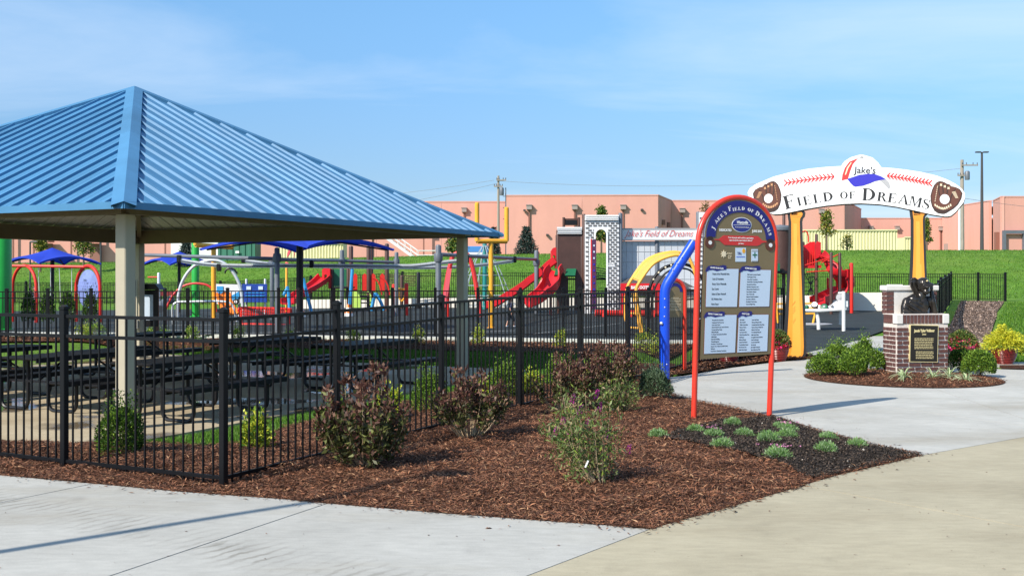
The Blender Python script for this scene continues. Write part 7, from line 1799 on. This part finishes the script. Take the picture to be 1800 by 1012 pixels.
def sedum(label, px, py, w, pink):
    b = gb(px, py); b.z += .012; n = 1000; t = thing('sedum_mound', label, 'plant', b, 0, 'grey green sedum mounds on the black soil'); v = unit(rng.normal(size=(n, 3))); v[:, 2] = np.abs(v[:, 2]); rr = (.55 + .45 * rng.random(n)) * (.85 + .25 * np.sin(np.arctan2(v[:, 1], v[:, 0]) * 5 + rng.random() * 6) * .5)
    C = v * rr[:, None] * np.array([w / 2, w / 2, w * .42]); D = unit(v * .8 + np.array([0, 0, .7]) + rng.normal(0, .3, (n, 3))); leaf_mesh('leaves', C, D, .028, .006, SEDUM, t, rng.choice(3, n, p=[.5, .22, .28]))
    if pink: k = 10; c = np.column_stack([rng.normal(0, w * .25, k), rng.normal(0, w * .25, k), w * .36 + rng.random(k) * .03]); fl_spikes(t, c, [PINKP], 7, .010, .006)
for i, (px, py, w) in enumerate(((1157, 779, .22), (1222, 772, .19), (1255, 780, .20), (1288, 762, .19), (1308, 775, .21), (1270, 798, .23), (1350, 791, .24), (1370, 757, .17), (1384, 767, .23), (1383, 781, .22), (1366, 816, .27), (1455, 779, .20), (1452, 805, .22), (1507, 793, .20))):
    lab = ('sedum mound alone in the brown mulch, farthest left', 'sedum mound at the left tip of the black soil', 'sedum mound left of centre with a pink bloom, behind the larger front mound', 'sedum mound at the back left of the black soil', 'sedum mound right of the back left one, under the right red post', 'larger sedum mound at the front left of the black soil', 'sedum mound in the middle, left of the close pair', 'small sedum mound nearest the right red post', 'pink flowering sedum mound, rear one of the close pair', 'sedum mound in front of the pink flowering one', 'largest sedum mound, frontmost on the black soil', 'sedum mound at the right near the plaza edge, rear of two', 'sedum mound at the right, below another near the plaza edge', 'sedum mound farthest right on the black soil')[i]
    sedum(lab, px, py, w, i in (2, 8, 10))
# pots
def pot(label, base, r, h):
    t = thing('plant_pot', label, 'plant pot', base, 0, 'red glazed pots'); pr = [(r * .62, 0), (r * .70, .02)]
    for k in range(9): f = k / 9; rr = r * (.70 + .34 * math.sin(min(1, f * 1.15) * math.pi / 2)); pr += [(rr, .02 + f * h * .86), (rr + .006, .02 + (f + .045) * h * .86), (rr, .02 + (f + .09) * h * .86)]
    pr += [(r * 1.0, h * .92), (r * 1.05, h * .94), (r * 1.05, h), (r * .95, h), (r * .93, h * .9), (0, h * .9)]
    mb = MB(); mb.lathe(pr, (0, 0, 0), 28); mb.build('body', POTM, t); return t
b = G(1765, 641); pot('red ribbed pot holding the golden shrub, right edge', b, .215, .30)
t = thing('golden_cypress', 'bright golden drooping shrub planted in the right hand red pot', 'shrub', b + Vector((0, 0, .27))); n = 5200; v = unit(rng.normal(size=(n, 3))); v[:, 2] = np.where(v[:, 2] < -.25, -v[:, 2], v[:, 2]); f = rng.random(n) ** .5
lob = 1 + .28 * np.sin(np.arctan2(v[:, 1], v[:, 0]) * 6) * np.sin(v[:, 2] * 7); C = v * f[:, None] * lob[:, None] * np.array([.36, .34, .24]) + np.array([0, 0, .14]); C[:, 2] -= .10 * (np.hypot(C[:, 0], C[:, 1]) / .36) ** 2; pk = rng.random(n) < .06; C[pk] = np.column_stack([rng.normal(-.04, .03, pk.sum()), rng.normal(0, .03, pk.sum()), .3 + .16 * rng.random(pk.sum())])
D = unit(v * np.array([1, 1, .4]) + np.array([0, 0, -.35]) * np.hypot(C[:, 0], C[:, 1])[:, None] * 3 + rng.normal(0, .4, (n, 3))); leaf_mesh('sprigs', C, D, .05 + .03 * rng.random(n), .014, CYP, t, rng.choice(2, n, p=[.68, .32])); mb = MB(); mb.tube([(0, 0, -.05), (0, 0, .25)], [.02, .008], 6); mb.build('stem', BARK, t)
def petunia(label, base, w, h, n=3000, nf=110):
    t = thing('flower_bush', label, 'flowers', base, 0, 'pink flowers in red pots'); v = unit(rng.normal(size=(n, 3))); v[:, 2] = np.where(v[:, 2] < -.2, -v[:, 2], v[:, 2]); C = v * (.45 + .55 * rng.random(n))[:, None] * np.array([w / 2, w / 2, h * .7]) + np.array([0, 0, h * .25]); C[:, 2] -= h * .45 * (np.hypot(C[:, 0], C[:, 1]) / (w / 2)) ** 2 * .7
    leaf_mesh('leaves', C, unit(v + rng.normal(0, .5, (n, 3))), .045, .024, [BUDD[1], BUDD[2], AUT[1]], t, rng.choice(3, n, p=[.55, .2, .25])); v = unit(rng.normal(size=(nf, 3))); v[:, 2] = v[:, 2] * .6 - .05; v[:, 1] = -np.abs(v[:, 1]); C = v * np.array([w / 2, w / 2, h * .75]) * 1.03 + np.array([0, 0, h * .25]); C[:, 2] -= h * .4 * (np.hypot(C[:, 0], C[:, 1]) / (w / 2)) ** 2 * .7
    leaf_mesh('flowers', np.repeat(C, 4, 0), rng.normal(size=(nf * 4, 3)), .034, .032, FLOW, t, np.repeat(rng.integers(0, 2, nf), 4))['kind'] = 'stuff'; return t
b = G(1690, 637); pot('red pot of pink flowers behind the right boxwood', b, .20, .30); petunia('pink and rose flowers spilling over the pot right of the pedestal', b + Vector((0, 0, .33)), .56, .30)
b = G(1368, 636); pot('red pot of pink flowers between the dedication sign and the left bat', b, .19, .32); petunia('pink flowers over the pot beside the left bat', b + Vector((0, 0, .34)), .46, .28)
b = G(1281, 639); pot('red pot seen below the dedication sign', b, .20, .32); petunia('green and pink plants in the pot hidden behind the dedication sign', b + Vector((0, 0, .34)), .46, .28, 1200, 80)

# ------------------------------------------------------------------ trees
def broad_tree(label, px, Y, ytop, wpx, ycrown, mats, probs, n=1500, ls=.24, grp='young trees on top of the bank', lean=0.0):
    x = (px - 900) / F * Y; z0 = H(x, Y); zt = zpx(ytop, Y); zcn = zpx(ycrown, Y); w = wpx / F * Y; t = thing('young_tree', label, 'tree', (x, Y, z0), 0, grp); hh = zt - z0
    tr = MB(); tr.tube([(0, 0, -.1), (lean * .3, 0, hh * .4), (lean, 0, hh * .97)], [.09, .065, .012], 7); tr.build('trunk', BARK, t); C, D = [], []; lm_ = MB(); nl = 16; zc0 = zcn - z0
    for i in range(nl):
        f = (i + .5) / nl; z = zc0 + (hh - zc0) * f * .9; a = i * 2.4; rr = w / 2 * (1 - .75 * f ** 1.6) * rng.uniform(.6, 1.1); p = np.array([lean * z / hh, 0, z]); e = p + np.array([math.cos(a) * rr, math.sin(a) * rr, rr * .7]); lm_.tube([Vector(p), Vector((p + e) / 2 + np.array([0, 0, .04])), Vector(e)], [.028, .018, .006], 5); k = n // nl; s = .25 + .75 * rng.random(k)[:, None] ** .7; C.append(p + (e - p) * s + rng.normal(0, w * .085, (k, 3))); D.append(rng.normal(size=(k, 3)) + np.array([0, 0, -.2]))
    lm_.build('limbs', BARK, t); C, D = np.concatenate(C), np.concatenate(D); o = leaf_mesh('crown', C, D, ls * (.6 + .6 * rng.random(len(C))), ls * .6, mats, t, rng.choice(len(mats), len(C), p=probs)); return t
broad_tree('young yellowing tree on the bank, above the left blue shade', 71, 84, 410, 24, 446, TREEL, [.3, .5, .2], 700)
broad_tree('young tree with a wide thin crown on the bank, left of the near column', 147, 82, 411, 38, 452, TREEL, [.45, .3, .25], 1000, .2)
broad_tree('bushy dark young tree beyond the right pavilion column', 800, 84, 416, 34, 450, TREEL, [.3, .15, .55], 1500)
broad_tree('young tree seen through and above the white brick arch', 1057, 84, 361, 30, 428, TREEL, [.55, .2, .25], 1700)
broad_tree('thin rust coloured young tree behind the dedication sign', 1240, 84, 352, 34, 425, AUT, [.6, .4], 420, .2)
broad_tree('young yellow green tree between the bats, in front of the cream container', 1453, 84, 368, 27, 418, TREEL, [.35, .6, .05], 900, .2)
broad_tree('small sparse golden tree right of the yellow green tree', 1489, 86, 411, 26, 441, TREEL, [.3, .65, .05], 260, .18)
broad_tree('young tree behind the right bat', 1629, 86, 382, 18, 428, TREEL, [.5, .35, .15], 800, .2)
def spruce(label, px, Y, ytop, wpx, n=26, lay=13):
    x = (px - 900) / F * Y; z0 = H(x, Y) - .2; hh = zpx(ytop, Y) - z0; w = wpx / F * Y; t = thing('spruce', label, 'tree', (x, Y, z0), 0, 'evergreens on the bank'); mb = MB(); mb.tube([(0, 0, 0), (0, 0, hh)], [.09, .008], 7); mb.build('trunk', BARK, t); C, D = [], []; bo_ = MB()
    for i in range(lay):
        f = i / lay; z = hh * (.10 + .86 * f); rr = w / 2 * (1 - f) ** .85 + .05; nb = max(5, int(11 * (1 - f) + 4))
        for j in range(nb): a = 2 * math.pi * (j + rng.random() * .6) / nb; r2 = rr * rng.uniform(.75, 1.1); p0, e = np.array([0, 0, z + rr * .10]), np.array([math.cos(a) * r2, math.sin(a) * r2, z - r2 * .10]); bo_.tube([Vector(p0), Vector(e)], [.018, .004], 4); s = rng.random(n)[:, None] ** .7; C.append(p0 + (e - p0) * s + rng.normal(0, .035, (n, 3))); D.append(unit((e - p0)[None] + rng.normal(0, r2 * .55, (n, 3))))
    bo_.build('limbs', BARK, t); C, D = np.concatenate(C), np.concatenate(D); leaf_mesh('needles', C, D, .20, .06, CONIF, t, rng.choice(2, len(C), p=[.55, .45]))
spruce('blue grey spruce on the bank between the goal post and the brown tower', 925, 82, 394, 44)
spruce('slim dark spruce behind the clear goal post', 868, 95, 394, 24)
spruce('dark spruce behind the left green pole', 327, 84, 408, 30)
